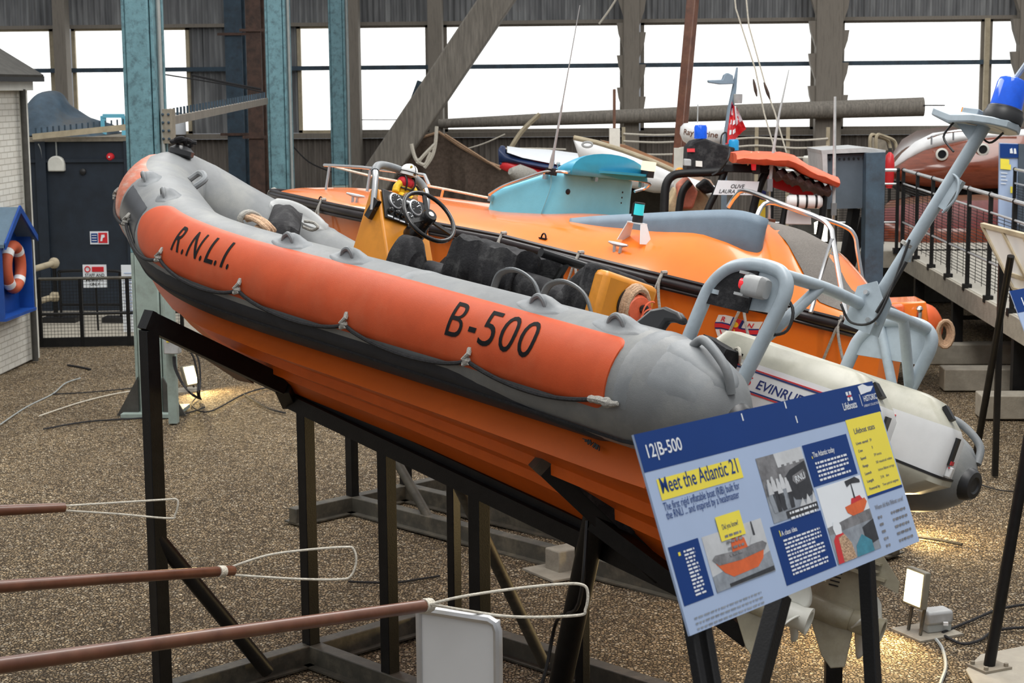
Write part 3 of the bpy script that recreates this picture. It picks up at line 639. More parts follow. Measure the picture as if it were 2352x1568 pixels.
# bow fendering and side panels on both sides
m = MB(); patch(m, LT_/2-.90, LT_/2+.90, -80, 60, .008, 30, 16); BP(m, 'bow_panel', 'bow_orange', smooth=60)
for s in (0, 1):
    T = (lambda a: a) if s == 0 else (lambda a: LT_-a)
    sp = lambda mb, a0, a1, *q, **k: patch(mb, *(sorted((T(a0), T(a1)))), *[(lambda f: (lambda a: f(T(a))) if callable(f) else f)(z) for z in q], **k)
    bot = lambda a: interp(a, [(.5, -33), (1.5, -31), (2.5, -32), (3.5, -29), (4.3, -26)])
    top = lambda a: interp(a, [(.5, 45), (2, 50), (3.2, 49), (4.3, 55)])
    r0, r1 = (.06, .26) if s == 0 else (.26, .06)
    m = MB(); sp(m, .53, 4.46, bot, top, off=.007, na=70, nt=16, rc0=r0, rc1=r1); pan = BP(m, 'side_panel', 'panel_orange', smooth=60)
    m = MB(); sp(m, 4.48, LT_/2-.91, -62, 32, off=.004, na=24, nt=12); BP(m, 'bow_band', 'bow_gloss', smooth=60)
    m = MB(); sp(m, .62, LT_/2-.42, lambda a: -100, lambda a: interp(a, [(.5, -78), (.9, -62), (1.5, -35), (3, -33), (4.2, -28), (4.8, -45), (5.5, -55)]), off=.010, na=60, nt=8); BP(m, 'rubbing_band', 'band_dark', smooth=60)
    m = MB(); tt = lambda a: interp(a, [(.4, -62), (1.2, -57), (2.6, -54), (4.2, -54), (5.5, -62)])
    m.tube([S(T(a), tt(a), .010) for a in [.3+k*(LT_/2-.8)/60 for k in range(61)]], .008, 6); BP(m, 'rubbing_seam', 'rope_dark')
    # bonded seams
    for a in (.40, 1.95):
        m = MB(); sp(m, a, a+.10, -30, 150, off=.003, na=4, nt=20); BP(m, 'seam_tape', 'patch_grey', smooth=60)
    m = MB(); sp(m, .10, .36, 0, 150, off=.003, na=8, nt=20); BP(m, 'end_patch', 'patch_grey', smooth=60)
    # moulded handles
    def handle(a, th, L_=.23, hh=.045, name='grab_handle', diamond=True):
        m = MB(); na, nt = 12, 10; rows = []; ath = math.degrees(.085/tr(T(a)))
        for i in range(na+1):
            u = i/na*2-1; row = []
            for j in range(nt+1):
                v = j/nt*2-1; k = (1-.55*abs(u)**1.6) if diamond else math.sqrt(max(.02, 1-u**4))
                off = -.003 if (abs(u) == 1 or abs(v) == 1) else .006+hh*max(0, 1-(u*u)*1.9)**1.5*max(0, 1-v*v*1.6)**1.2*(1 if v > -.15 else max(0, 1-(-.15-v)*2.6))
                row.append(S(T(a+u*L_/1.6), th+v*ath*k, off))
            rows.append(row)
        m.grid(rows); o = BP(m, name, 'patch_grey', smooth=70)
        m = MB(); m.tube(spline([S(T(a-.045), th-ath*.28, .004), S(T(a-.03), th-ath*.22, .036), S(T(a), th-ath*.16, .050), S(T(a+.03), th-ath*.22, .036), S(T(a+.045), th-ath*.28, .004)], 4), .013, 8); BP(m, 'grip', 'patch_grey', o)
    for a in (.66, 1.13, 2.48, 2.97): handle(a, 62)
    for a, th_ in ((4.50, 58), (4.98, 50)): handle(a, th_, .17)
    # end carrying handle
    m = MB(); m.tube(spline([S(T(.30), 72, 0), S(T(.26), 72, .045), S(T(.17), 66, .058), S(T(.09), 60, .05), S(T(.05), 55, .0)], 5), .02, 10); BP(m, 'carrying_handle', 'patch_grey')
    m = MB(); sp(m, .06, .36, 40, 92, off=.006, na=12, nt=8, rc0=.05, rc1=.05); BP(m, 'handle_patch', 'patch_grey', smooth=60)
    # inner handle
    if s == 0:
        m = MB(); a = 5.15; m.tube(spline([S(T(a-.12), 120, 0), S(T(a-.1), 122, .08), S(T(a+.1), 122, .08), S(T(a+.12), 120, 0)], 5), .02, 8); BP(m, 'carrying_handle', 'patch_grey')
    else:
        m = MB(); rows = []
        for i in range(15):
            u = i/14*2-1; row = []
            for j in range(11):
                v = j/10*2-1; k = math.sqrt(max(.0, 1-abs(u)**5)); edge = abs(u) == 1 or abs(v) == 1
                row.append(S(T(5.12-.24*u), 112+22*v*k, -.003 if edge else .018+.05*max(0, 1-(v*2.2+.4)**2)*max(0, 1-u*u)-.016*max(0, 1-((v-.45)*3.5)**2)*max(0, 1-u*u)))
            rows.append(row)
        m.grid(rows); BP(m, 'holster_patch', mk('pale_grey', (.34, .35, .35), .5, var=.1), smooth=70)
    # lifeline looped along the side
    nodes = [.57, 1.36, 2.24, 3.12, 3.93, 4.75, LT_/2-.45]; th0 = [-21, -21, -21, -18, -14, -10, -12]
    pts = []
    for (a, b, p, q) in zip(nodes, nodes[1:], th0, th0[1:]):
        for k in range(14):
            u = k/14; sag = 14*(1-(2*u-1)**2)**.8 if a > .8 else 12*(1-(2*u-1)**2); pts.append(S(T(a+(b-a)*u), p+(q-p)*u-sag, .016))
    pts.append(S(T(nodes[-1]), th0[-1], .016)); m = MB(); m.tube(pts, .0105, 7); BP(m, 'lifeline', 'rope_dark')
    for a, t0 in list(zip(nodes, th0))[1:]:
        m = MB(); m.tube([S(T(a), t0+12, .004), S(T(a-.012), t0+7, .02), S(T(a+.01), t0+2, .03), S(T(a-.015), t0-2, .02), S(T(a+.015), t0-3, .03)], .012, 7)
        m.ball(S(T(a), t0, .018), .022, n=8); BP(m, 'rope_knot', 'rope_grey')
    m = MB(); m.tube(spline([S(T(.60), -22, .016), S(T(.53), -20, .024), S(T(.48), -21, .014), S(T(.44), -19, .016)], 5), [.014, .017, .015, .016, .018, .017, .016, .022, .024, .022, .015, .014, .012, .012, .012, .008], 8); BP(m, 'rope_knot', 'rope_grey')
    if s == 0:
        def onto(a0, t0):
            return lambda x, y: S(a0-x, t0+math.degrees(y/.26), .0095)
        for ch, x0_, w_ in (('R', 0, .088), ('.', .118, .020), ('N', .172, .105), ('.', .308, .020), ('L', .358, .078), ('.', .452, .020), ('I', .510, .022), ('.', .565, .020)):
            m = MB(); lettering(m, ch, onto(3.83, 1), w_, .155, shear=-.02, bold=.008, cuts=8, x0=x0_); BP(m, 'letter' if ch != '.' else 'full_stop', 'letter_black', pan, smooth=60)
        for ch, x0_, w_ in (('B', 0, .10), ('-', .140, .048), ('5', .215, .095), ('0', .338, .097), ('0', .458, .097)):
            m = MB(); lettering(m, ch, onto(1.535, -3), w_, .180, shear=-.04, bold=-.004 if ch != '-' else 0, cuts=9, x0=x0_); BP(m, 'hyphen' if ch == '-' else 'letter' if ch == 'B' else 'digit', 'letter_black', pan, smooth=60)
# bow towing fitting
m = MB(); a = LT_/2-.12; P0 = S(a, 95, .01)
m.ball(P0+V((0, 0, .0)), .12, .07, .05, n=10); BP(m, 'towing_pad', 'cap_black')
m = MB(); m.tube(spline([P0+V((.05*math.cos(k*1.9), .08*math.sin(k*1.3), .05+.02*(k % 3))) for k in range(9)], 4), .014, 7); BP(m, 'bow_rope', 'rope_dark')
# ---- rigid hull
KZ = [(.65, -.80), (1.67, -.70), (2.7, -.64), (3.94, -.60), (4.6, -.53), (5.1, -.42), (5.4, -.32), (5.62, -.18), (5.74, -.02), (5.78, .08)]
m = MB(); rows = []
for k in range(50):
    x = .45+(5.78-.45)*k/49
    yy = interp(x, [(.6, .92), (3.2, .92), (3.8, .885), (4.25, .79), (4.66, .64), (5.0, .51), (5.25, .40), (5.48, .27), (5.64, .13), (5.78, .03)]); zc = interp(x, [(0, -.29), (3.2, -.285), (3.8, -.265), (4.25, -.225), (4.66, -.15), (5.0, -.07), (5.25, -.01), (5.48, .04), (5.64, .08), (5.78, .10)])
    zk = interp(x, KZ); zk = min(zk, zc-.001); f = lambda u: zk+(zc-zk)*u**.92*.80
    row = []; st_ = .034*min(1, yy/.5)
    pro = [(0, 0)] 
    half_ = [(0, zk-.02), (.05, zk), (.30*yy, f(.30)), (.30*yy+st_*1.3, f(.30)-st_*.1), (.33*yy+st_, f(.33)+st_), (.62*yy, f(.62)), (.62*yy+st_*1.6, f(.62)-st_*.1), (.66*yy+st_, f(.66)+st_), (.95*yy, f(.95)), (1.0*yy+st_, f(1.0)-st_*.4), (1.0*yy, zc-.03), (.98*yy, zc+.06)]
    row = [V((x, -p[0], p[1])) for p in half_[::-1]] + [V((x, p[0], p[1])) for p in half_[1:]]
    rows.append(row)
m.grid(rows); m.f.append(list(range(len(rows[0])))); m.mi.append(0); BP(m, 'hull', 'hull_orange', smooth=25)
m = MB(); m.prism([(.66, -.8, -.05), (3.8, -.8, -.03), (4.8, -.5, .05), (5.4, 0, .2), (4.8, .5, .05), (3.8, .8, -.03), (.66, .8, -.05)], (0, 0, -.04)); BP(m, 'deck', 'nonslip')
m = MB(); m.box((.46, 0, -.18), (.05, 1.5, .5)); BP(m, 'transom', 'hull_orange')
m = MB(); p = bl(1350, 1010, 1, .93); 
for k in range(7): q_ = p+V((-.016*k, 0, -.003*k)); m.box((q_.x, .953, q_.z), (.022, .004, .004+.006*(k % 3)), Matrix.Rotation(.3*k, 3, 'Y'))
BP(m, 'paint_scuff', 'black')
# ---- steering console
W2 = .19
prf = [(3.62, -.06), (3.60, .67), (3.53, .68), (3.43, .52), (3.28, .30), (3.20, .10), (3.18, -.06)]
m = MB(); m.prism([(x, W2, z) for x, z in prf], (0, -2*W2, 0)); con = BP(m, 'console', 'console_yellow', bev=.012)
pn = V((3.53-3.43, 0, .68-.52)).normalized(); px_ = V((0, -1, 0)); pz = pn; pnn = V((-pz.z, 0, pz.x))
pc = V((3.475, 0, .60))
def onp(u, v, o=0.0): return pc + px_*u + pz*v + pnn*o
m = MB(); m.prism([onp(-.175, -.09, .002), onp(.175, -.09, .002), onp(.175, .095, .002), onp(-.175, .095, .002)], pnn*.012); BP(m, 'instrument_panel', 'black', con, bev=.004)
for u, v, r in ((-.085, .035, .05), (.075, .035, .05), (.015, -.045, .033), (.10, -.05, .025)):
    m = MB(); m.lathe([(r, 0), (r, .012), (r*.82, .016)], onp(u, v, .014), pnn, 20); BP(m, 'gauge_ring', 'alloy', con)
    m = MB(); m.lathe([(r*.84, .012), (r*.84, .0165), (0, .017)], onp(u, v, .014), pnn, 20); BP(m, 'gauge_face', 'black_gloss', con)
    m = MB(); m.bar(onp(u, v, .033), onp(u+r*.5, v+r*.35, .033), .004, .003)
    for k in range(9): t = -.7*PI+k*1.4*PI/8+PI/2; m.bar(onp(u+r*.6*math.cos(t), v+r*.6*math.sin(t), .0325), onp(u+r*.75*math.cos(t), v+r*.75*math.sin(t), .0325), .003, .002)
    BP(m, 'gauge_marks', 'sign_white', con)
for u, v in ((-.14, -.04), (-.09, -.045), (-.045, -.05), (-.005, .03)):
    m = MB(); m.lathe([(.017, 0), (.017, .02), (.012, .028), (0, .03)], onp(u, v, .013), pnn, 12); BP(m, 'switch_knob', 'black_gloss', con)
m = MB()
for u, v in ((-.14, -.075), (-.09, -.08), (-.045, -.083), (.02, -.084), (-.02, .06), (.02, .065)): m.prism([onp(u-.02, v-.005, .015), onp(u+.02, v-.005, .015), onp(u+.02, v+.005, .015), onp(u-.02, v+.005, .015)], pnn*.002)
BP(m, 'switch_tags', 'sign_white', con)
# steering wheel
wc = V((3.27, -.01, .60)); wax = V((-.62, .12, .60)).normalized(); wx, wy = frame(wax, V((0, 0, 1)))
m = MB(); m.lathe([(.062, 0), (.06, .10), (.046, .13), (.045, .16)], V((3.40, -.03, .45)), (wc-V((3.40, -.03, .45))), 20); BP(m, 'steering_column', 'black_gloss', con)
m = MB(); m.tube([wc+wx*(.172*math.cos(2*PI*k/40))+wy*(.172*math.sin(2*PI*k/40)) for k in range(40)], .013, 10, closed=True)
for t in (PI/2, PI/2+2.1, PI/2-2.1): m.bar(wc-wax*.015, wc+wx*.17*math.cos(t)+wy*.17*math.sin(t), .026, .012, up=wax)
BP(m, 'steering_wheel', 'black_gloss', con)
m = MB(); m.lathe([(.045, -.03), (.045, .03), (.038, .045), (0, .046)], wc-wax*.02, wax, 20); BP(m, 'wheel_hub', 'black_gloss', con)
m = MB(); hb = wc+wax*.027; m.lathe([(.018, 0), (.016, .002), (0, .002)], hb, wax, 18)
BP(m, 'hub_badge', 'alloy', con)
# grab rail over the console
m = MB(); yr_ = W2+.02
gr = spline([V((3.50, yr_, .55)), V((3.55, yr_, .72)), V((3.60, yr_-.02, .79)), V((3.64, yr_-.09, .825)), V((3.64, 0, .835)), V((3.64, -yr_+.09, .825)), V((3.60, -yr_+.02, .79)), V((3.55, -yr_, .72)), V((3.50, -yr_, .55))], 6)
m.tube(gr, .019, 12); BP(m, 'grab_rail', 'chrome', con)
m = MB(); m.tube(gr[10:39], .024, 12); BP(m, 'rail_grip', 'patch_grey', con)
for s in (1, -1):
    m = MB(); m.box((3.505, s*yr_, .56), (.045, .03, .12), Matrix.Rotation(-.35, 3, 'Y')); BP(m, 'rail_foot', 'black_gloss', con)
for u in (.02, -.10):
    m = MB(); m.box((3.24, u, .20), (.02, .055, .07)); BP(m, 'clip', 'alloy', con)
# ---- seats
def pad(mb, pts, w, h, n=14):
    rings = []
    for p in pts:
        rings.append([V((p[0], w*math.copysign(abs(math.cos(2*PI*k/n))**.6, math.cos(2*PI*k/n)), p[1]+h*math.copysign(abs(math.sin(2*PI*k/n))**.6, math.sin(2*PI*k/n)))) for k in range(n)])
    mb.loft(rings)
def lofx(mb, secs, n=20, e=.5):   # secs: x, y half, z low, z high
    rings = []
    for x, w, a, b, yc in secs:
        zc, h = (a+b)/2, (b-a)/2; rings.append([V((x, yc+w*math.copysign(abs(math.cos(2*PI*k/n))**e, math.cos(2*PI*k/n)), zc+h*math.copysign(abs(math.sin(2*PI*k/n))**e, math.sin(2*PI*k/n)))) for k in range(n)])
    mb.loft(rings)
m = MB(); m.box((2.42, 0, .02), (1.7, .34, .34)); pod = BP(m, 'seat_pod', 'console_yellow', bev=.03)
m = MB(); lofx(m, [(3.12, .10, .30, .34, 0), (3.05, .15, .20, .36, 0), (2.9, .17, .2, .34, 0), (2.72, .17, .2, .33, 0), (2.66, .16, .2, .40, 0)], e=.6); BP(m, 'saddle', 'black_soft', pod)
m = MB(); lofx(m, [(3.24, .07, .18, .40, .17), (3.19, .09, .12, .46, .18), (3.10, .09, .12, .46, .18), (3.04, .07, .16, .38, .18)], e=.8); BP(m, 'knee_pad', 'black_soft', pod)
m = MB(); lofx(m, [(3.24, .07, .18, .38, -.20), (3.19, .09, .12, .43, -.20), (3.10, .09, .12, .43, -.20), (3.04, .07, .16, .36, -.20)], e=.8); BP(m, 'knee_pad', 'black_soft', pod)
# draped cover over the middle seat back
m = MB(); m.box((2.62, 0, .30), (.22, .36, .36)); BP(m, 'seat_back', 'console_yellow', pod, bev=.02)
rows = []; nn = 22
for i in range(13):
    x = 2.80-.50*i/12; row = []
    for j in range(nn+1):
        v = j/nn*2-1; y = .24*v; top = .53-.02*i/12+.012*math.sin(i*1.3+j*.7)
        if abs(v) > .82: y = .205*math.copysign(1, v)+.018*math.sin(i*1.9+j); z = top-.03-(abs(v)-.82)/.18*(.24+.04*math.sin(i*.9))
        else: z = top-.02*(v/.82)**4
        if i == 0: z -= .04
        row.append(V((x+.02*math.sin(j*.8), y*1.02, z)))
    rows.append(row)
rows.insert(0, [V((p.x+.03, p.y*1.0, min(p.z, .50)-.24)) for p in rows[0]]); rows.append([V((p.x-.03, p.y, min(p.z, .5)-.26)) for p in rows[-1]])
m = MB(); m.grid(rows); BP(m, 'seat_cover', 'black_soft', pod, smooth=60, solid=.012)
m = MB(); m.tube([(2.22, -.02, .30), (2.16, -.04, .52)], .022, 8); m.tube([(2.19, .14, .53), (2.13, -.2, .53)], .026, 10); BP(m, 'hand_bar', 'black_gloss', pod)
m = MB(); m.tube([V((2.66+.025*math.cos(k*.8), .19+.012*math.sin(k*.8), .10+.003*k)) for k in range(70)], .006, 5); BP(m, 'coil_cord', 'black', pod)
m = MB(); lofx(m, [(2.36, .13, .28, .40, 0), (2.28, .19, .22, .42, 0), (2.1, .20, .22, .41, 0), (2.06, .19, .22, .395, 0), (2.02, .20, .22, .405, 0), (1.85, .20, .22, .37, 0), (1.76, .2, .22, .40, 0)], e=.6); BP(m, 'saddle', 'black_soft', pod)
for x0 in (2.18, 1.82):
    m = MB(); m.tube(spline([(x0+.19, .22, .24), (x0+.13, .27, .36), (x0, .29, .40), (x0-.13, .27, .36), (x0-.19, .22, .24)], 6), .02, 8, flat=.5); BP(m, 'foot_strap', 'patch_grey', pod)
m = MB(); lofx(m, [(1.98, .17, .20, .36, 0), (1.92, .19, .2, .44, 0), (1.85, .21, .2, .52, 0), (1.80, .20, .2, .525, 0)], e=.5); BP(m, 'backrest', 'black_soft', pod)
m = MB(); m.box((1.70, 0, .26), (.13, .42, .50)); bk = BP(m, 'locker_back', 'console_yellow', pod, bev=.03)
m = MB(); m.box((1.76, 0, .272), (.10, .45, .525)); BP(m, 'locker_trim', 'black_soft', pod, bev=.035)
m = MB(); c = V((1.634, -.03, .375)); m.lathe([(.115, 0), (.115, .008), (0, .008)], c, (-1, 0, 0), 24, sx=.9); BP(m, 'locker_opening', 'black', pod)
m = MB(); c = c+V((-.012, 0, 0))
for t in range(3): m.tube([c+V((-.012*t+.002*math.sin(9*k), (.098-.006*t)*math.cos(2*PI*k/28)*.9, (.105-.006*t)*math.sin(2*PI*k/28))) for k in range(28)], .018, 7, closed=True)
BP(m, 'throw_rope', 'rope_tan', pod)
m = MB(); m.lathe([(.10, -.01), (.10, .015), (.085, .035), (0, .045)], c+V((-.01, -.01, -.01)), (-1, 0, 0), 20, sx=.8); BP(m, 'throw_bag', 'canvas_orange', pod)
m = MB(); m.lathe([(.032, 0), (.034, .012), (.02, .018), (0, .018)], c+V((-.05, -.02, 0)), (-1, 0, 0), 14, sx=.75); BP(m, 'bag_toggle', 'black_gloss', pod)
m = MB(); cc = c+V((-.07, -.05, -.05)); m.tube([cc+V((0, .05*math.cos(2*PI*k/20), .05*math.sin(2*PI*k/20)+.002*k)) for k in range(27)], .005, 5); BP(m, 'bag_cord', 'canvas_orange', pod)
# ---- stern roll bar with mast
RY = .62
rb_ = MB(); xs = [(.74, .0), (.685, .40), (.655, .52), (.58, .605), (.48, .64), (.38, .645), (.30, .625), (.265, .56), (.29, .42), (.40, -.02)]
def hoop(y): return spline([V((x, y, z)) for x, z in xs], 7)
roll = None
for y in (RY, -RY):
    m = MB(); m.tube(hoop(y), .032, 12); o = BP(m, 'roll_bar_hoop', 'bar_grey')
    roll = roll or o
    m = MB(); H = [p for p in hoop(y) if p.z > .43]; m.prism([V((p.x, y-.006, p.z)) for p in H], (0, .012, 0)); pl = BP(m, 'gusset_panel', 'bar_grey', o)
    if y > 0:
        m = MB(); H = [V((p.x, y+.007, p.z)) for p in H if p.x > .42]; H2 = H+[V((.42, y+.007, .43))]; m.prism(H2, (0, .006, 0)); BP(m, 'dark_panel', 'black_soft', o)
m = MB(); m.tube(spline([(.30, RY, .625), (.285, .3, .635), (.275, 0, .625), (.285, -.3, .635), (.30, -RY, .625)], 5), .028, 12); BP(m, 'roll_bar_crosspiece', 'bar_grey')
for y in (RY, -RY):
    m = MB(); s = 1 if y > 0 else -1; m.tube([(.31, y, .33), (.285, y-s*.26, .628)], .026, 10); BP(m, 'roll_bar_brace', 'bar_grey')
    m = MB(); m.tube([(.56, y-s*.01, .60), (.335, y, .20)] if y < 0 else [(.62, y, .5), (.62, y, .48)], .024, 10); BP(m, 'roll_bar_brace', 'bar_grey')
# nav light
nc = bl(1735, 657, 1, RY+.05)
m = MB(); lofx(m, [(nc.x-.065, .028, nc.z-.045, nc.z+.035, RY+.05), (nc.x-.05, .042, nc.z-.052, nc.z+.045, RY+.06), (nc.x, .042, nc.z-.052, nc.z+.045, RY+.06), (nc.x+.045, .034, nc.z-.05, nc.z+.042, RY+.055)], e=.6); nl = BP(m, 'navigation_light', 'zinc')
m = MB(); lofx(m, [(nc.x+.035, .030, nc.z-.03, nc.z+.025, RY+.062), (nc.x+.065, .026, nc.z-.026, nc.z+.022, RY+.06), (nc.x+.072, .01, nc.z-.012, nc.z+.01, RY+.06)], e=.8); BP(m, 'red_lens', 'lens_red', nl)
m = MB(); m.box((nc.x+.055, RY+.055, nc.z+.045), (.05, .05, .012)); m.box((nc.x+.055, RY+.055, nc.z-.05), (.05, .05, .012)); BP(m, 'lens_guard', 'zinc', nl)
m = MB(); m.tube(spline([(.36, RY-.05, .58), (.25, RY-.06, .50), (.24, RY-.05, .40), (.30, RY-.02, .36)], 5), .007, 6); BP(m, 'cable', 'black', nl)
# mast
mb_, mt_ = V((.25, 0, .62)), V((-.075, 0, 1.51))
m = MB(); m.tube([mb_-V((0, 0, .05)), mt_], .029, 12); mast = BP(m, 'mast', 'bar_grey')
md = (mt_-mb_).normalized()
for yo in (.035, -.035):
    m = MB(); m.prism([V((.33, yo, .52)), V((.18, yo, .50)), V((.16, yo, .66)), V((.22, yo, .74)), V((.31, yo, .70))], (0, .008, 0)); BP(m, 'hinge_plate', 'bar_grey', mast)
m = MB(); m.tube([(.25, .06, .68), (.25, -.06, .68)], .012, 8); m.tube([(.2, .06, .56), (.2, -.06, .56)], .012, 8); BP(m, 'hinge_pin', 'chrome', mast)
m = MB(); m.tube(spline([(.33, .10, .60), (.26, .09, .53), (.16, .07, .56), (.13, .05, .72), (.12, .03, .95)], 6), .006, 6); BP(m, 'cable', 'black', mast)
m = MB(); m.tube(spline([(.17, .05, .60), (.14, .045, .70), (.10, .04, .85)], 5), .009, 6); BP(m, 'cable', 'black', mast)
q = mb_+md*.30; m = MB(); m.box(q+V((.0, -.05, .02)), (.02, .01, .12)); BP(m, 'cleat', 'bar_grey', mast)
q = mb_+md*.58; m = MB(); m.box(q+V((-.055, -.0, .02)), (.045, .03, .15), Matrix.Rotation(-.34, 3, 'Y')); BP(m, 'junction_box', 'bar_grey', mast)
m = MB(); m.tube(spline([q+V((-.05, .02, -.07)), q+V((-.1, .03, 0)), q+V((-.09, .03, .08)), q+V((-.04, .02, .11))], 5), .006, 6); BP(m, 'junction_cable', 'bar_grey', mast)
m = MB(); q = mb_+md*.33; m.lathe([(.037, -.008), (.037, .008)], q, md, 12); BP(m, 'rope_band', 'rope_grey', mast)
# lamp plate
pz_ = 1.53
poly = [V((.20, .012, pz_+.03)), V((.08, .05, pz_)), V((.02, .07, pz_)), V((-.06, .10, pz_)), V((-.15, .095, pz_)), V((-.215, .06, pz_)), V((-.235, 0, pz_)), V((-.215, -.06, pz_)), V((-.15, -.095, pz_)), V((-.06, -.10, pz_)), V((.02, -.07, pz_)), V((.08, -.05, pz_)), V((.20, -.012, pz_+.03))]
m = MB(); m.prism(poly, (0, 0, -.035)); BP(m, 'lamp_plate', 'bar_grey', mast, bev=.006)
m = MB(); m.prism([V((.06, .012, pz_-.03)), V((-.06, .012, pz_-.03)), V((-.05, .012, pz_-.12)), V((0, .012, pz_-.08))], (0, -.024, 0)); BP(m, 'plate_bracket', 'bar_grey', mast)
m = MB(); m.box((.0, .0, pz_+.02), (.08, .06, .045)); o = BP(m, 'masthead_light', 'bar_grey', mast, bev=.005)
m = MB(); m.box((.042, .0, pz_+.028), (.012, .045, .028)); BP(m, 'masthead_lens', 'lens_amber', mast)
bc = V((-.15, 0, pz_)); m = MB(); m.lathe([(.085, 0), (.088, .03), (.080, .045), (.078, .06), (.070, .066)], bc, (0, 0, 1), 28); bea = BP(m, 'beacon_base', 'cap_black', mast)
m = MB(); m.lathe([(.070, .062), (.069, .075), (.065, .17), (.058, .19), (.04, .198), (0, .20)], bc, (0, 0, 1), 28); BP(m, 'blue_beacon', 'lens_blue', mast)
m = MB(); m.tube([bc+V((.01, -.02, .19)), bc+V((-.12, -.03, .50))], .012, 8); BP(m, 'whip_aerial', 'bar_grey', mast)
m = MB(); m.tube(spline([(-.02, -.02, pz_-.04), (-.1, -.03, pz_-.09), (-.16, -.02, pz_-.04)], 5), .005, 6); BP(m, 'cable', 'black', mast)
m = MB(); m.tube(spline([(.07, .02, pz_-.03), (.10, .02, pz_-.10), (.03, .02, pz_-.16)], 5), .005, 6); BP(m, 'cable', 'black', mast)
# ---- twin outboard engines
def rr(x0, x1, w, z, yc, tap=0.0, n=7, rad=.07, ztilt=0.0):
    P = []
    for cx, cy, a0 in ((x1-rad, w-rad, 0), (x0+rad, w-tap-rad, 90), (x0+rad, -w+tap+rad, 180), (x1-rad, -w+rad, 270)):
        for k in range(n): t = R(a0+90*k/(n-1)); P.append(V((cx+rad*math.cos(t), yc+cy+rad*math.sin(t), z)))
    for p in P: p.z += ztilt*(p.x-x1)
    return P
def engine(yc, name_side):
    EA, EP = R(21), R(-3.5); PV = V((.55, yc, .1)); EM = Matrix.Translation(PV+V((.06, 0, .065))) @ Matrix.Rotation(EA, 4, 'Z') @ Matrix.Rotation(EP, 4, 'Y') @ Matrix.Translation(-PV)
    def BP(mb, name, mt, parent=None, **k):
        mb.v = [EM @ p for p in mb.v]; return mb.build(name, M_[mt], parent or boat, local=True, **k)
    m = MB(); x0, x1 = -.16, .70
    m.loft([rr(x0+.0, x1, .20, -.015, yc, ztilt=.045), rr(x0-.0, x1, .202, .13, yc, ztilt=.0), rr(x0+.03, x1, .197, .175, yc, rad=.06)]); eng = BP(m, 'engine_cowl', 'white_plastic', smooth=40)
    m = MB(); m.loft([rr(x0+.03, x1, .197, .175, yc, rad=.06), rr(x0+.055, x1-.01, .190, .20, yc, rad=.06), rr(x0+.13, x1-.05, .15, .275, yc, rad=.06), rr(x0+.2, x1-.10, .11, .29, yc)]); BP(m, 'cowl_top', 'engine_beige', eng, smooth=40)
    m = MB(); m.loft([rr(x0+.20, x1-.1, .10, -.20, yc), rr(x0+.10, x1-.03, .15, -.14, yc, ztilt=.03), rr(x0-.005, x1+.0, .207, -.05, yc, ztilt=.045), rr(x0-.005, x1, .207, -.012, yc, ztilt=.045)]); BP(m, 'lower_pan', 'engine_beige', eng, smooth=40)
    m = MB(); m.loft([rr(x0-.008, x1+.003, .209, -.022, yc, ztilt=.045), rr(x0-.008, x1+.003, .209, -.010, yc, ztilt=.045)]); BP(m, 'pan_seal', 'black', eng)
    side = lambda o: (lambda x, y: V((.515-x, yc+.2015+o, .075+y+ (.02*x)*-1)))
    for k, (z, c) in enumerate(((.148, 'logo_red'), (.140, 'logo_navy'), (.052, 'logo_navy'), (.044, 'logo_red'))):
        m = MB(); m.box((.40, yc+.202, z-.0), (.56, .004, .006)); BP(m, 'stripe', c, eng, smooth=0)
    m = MB(); lettering(m, '155', side(.0015), .078, .042, shear=.2, bold=.012); BP(m, 'lettering', 'logo_red', eng, smooth=0)
    m = MB(); lettering(m, 'EVINRUDE', side(.0015), .25, .042, shear=.2, bold=.014, x0=.108); BP(m, 'lettering', 'logo_navy', eng, smooth=0)
    m = MB(); m.box((x0-.004, yc+.10, .075), (.012, .09, .13)); m.box((x0+.075, yc+.09, .235), (.07, .10, .02), Matrix.Rotation(-.75, 3, 'Y')); BP(m, 'aft_vent', 'black', eng)
    m = MB(); m.box((x0-.012, yc+.10, .022), (.006, .088, .018)); m.box((x0-.012, yc+.1, .0), (.006, .088, .006)); BP(m, 'vent_badge', 'logo_red', eng)
    m = MB(); m.box((x0-.014, yc+.11, -.02), (.03, .05, .05)); BP(m, 'cowl_latch', 'white_plastic', eng, bev=.006)
    # midsection and drive leg
    def foil(cx, L_, w, z, yy=yc, n=16, fwd=.5): return [V((cx+L_*(fwd-(.5-.5*math.cos(2*PI*k/n))) , yy+w*math.sin(2*PI*k/n)*(1 if True else 0), z)) for k in range(n)]
    m = MB(); m.loft([foil(.26, .36, .10, -.18), foil(.27, .32, .075, -.40), foil(.26, .32, .06, -.50), foil(.25, .34, .05, -.545)]); mid = BP(m, 'midsection', 'drive_bronze', eng)
    m = MB(); m.box((.54, yc, -.05), (.16, .22, .30)); m.box((.48, yc, -.30), (.16, .10, .26)); BP(m, 'mounting_bracket', 'engine_beige', eng, bev=.015)
    # anti ventilation plate with stepped fins
    m = MB(); m.prism([V((.34, yc+.05, -.60)), V((.22, yc+.10, -.60)), V((.02, yc+.12, -.60)), V((-.05, yc+.05, -.60)), V((-.05, yc-.05, -.60)), V((.02, yc-.12, -.60)), V((.22, yc-.10, -.60)), V((.34, yc-.05, -.60))], (0, 0, .014)); BP(m, 'anti_ventilation_plate', 'drive_bronze', eng)
    m = MB()
    for z in (-.565, -.53): m.box((.14, yc, z), (.30, .13, .010))
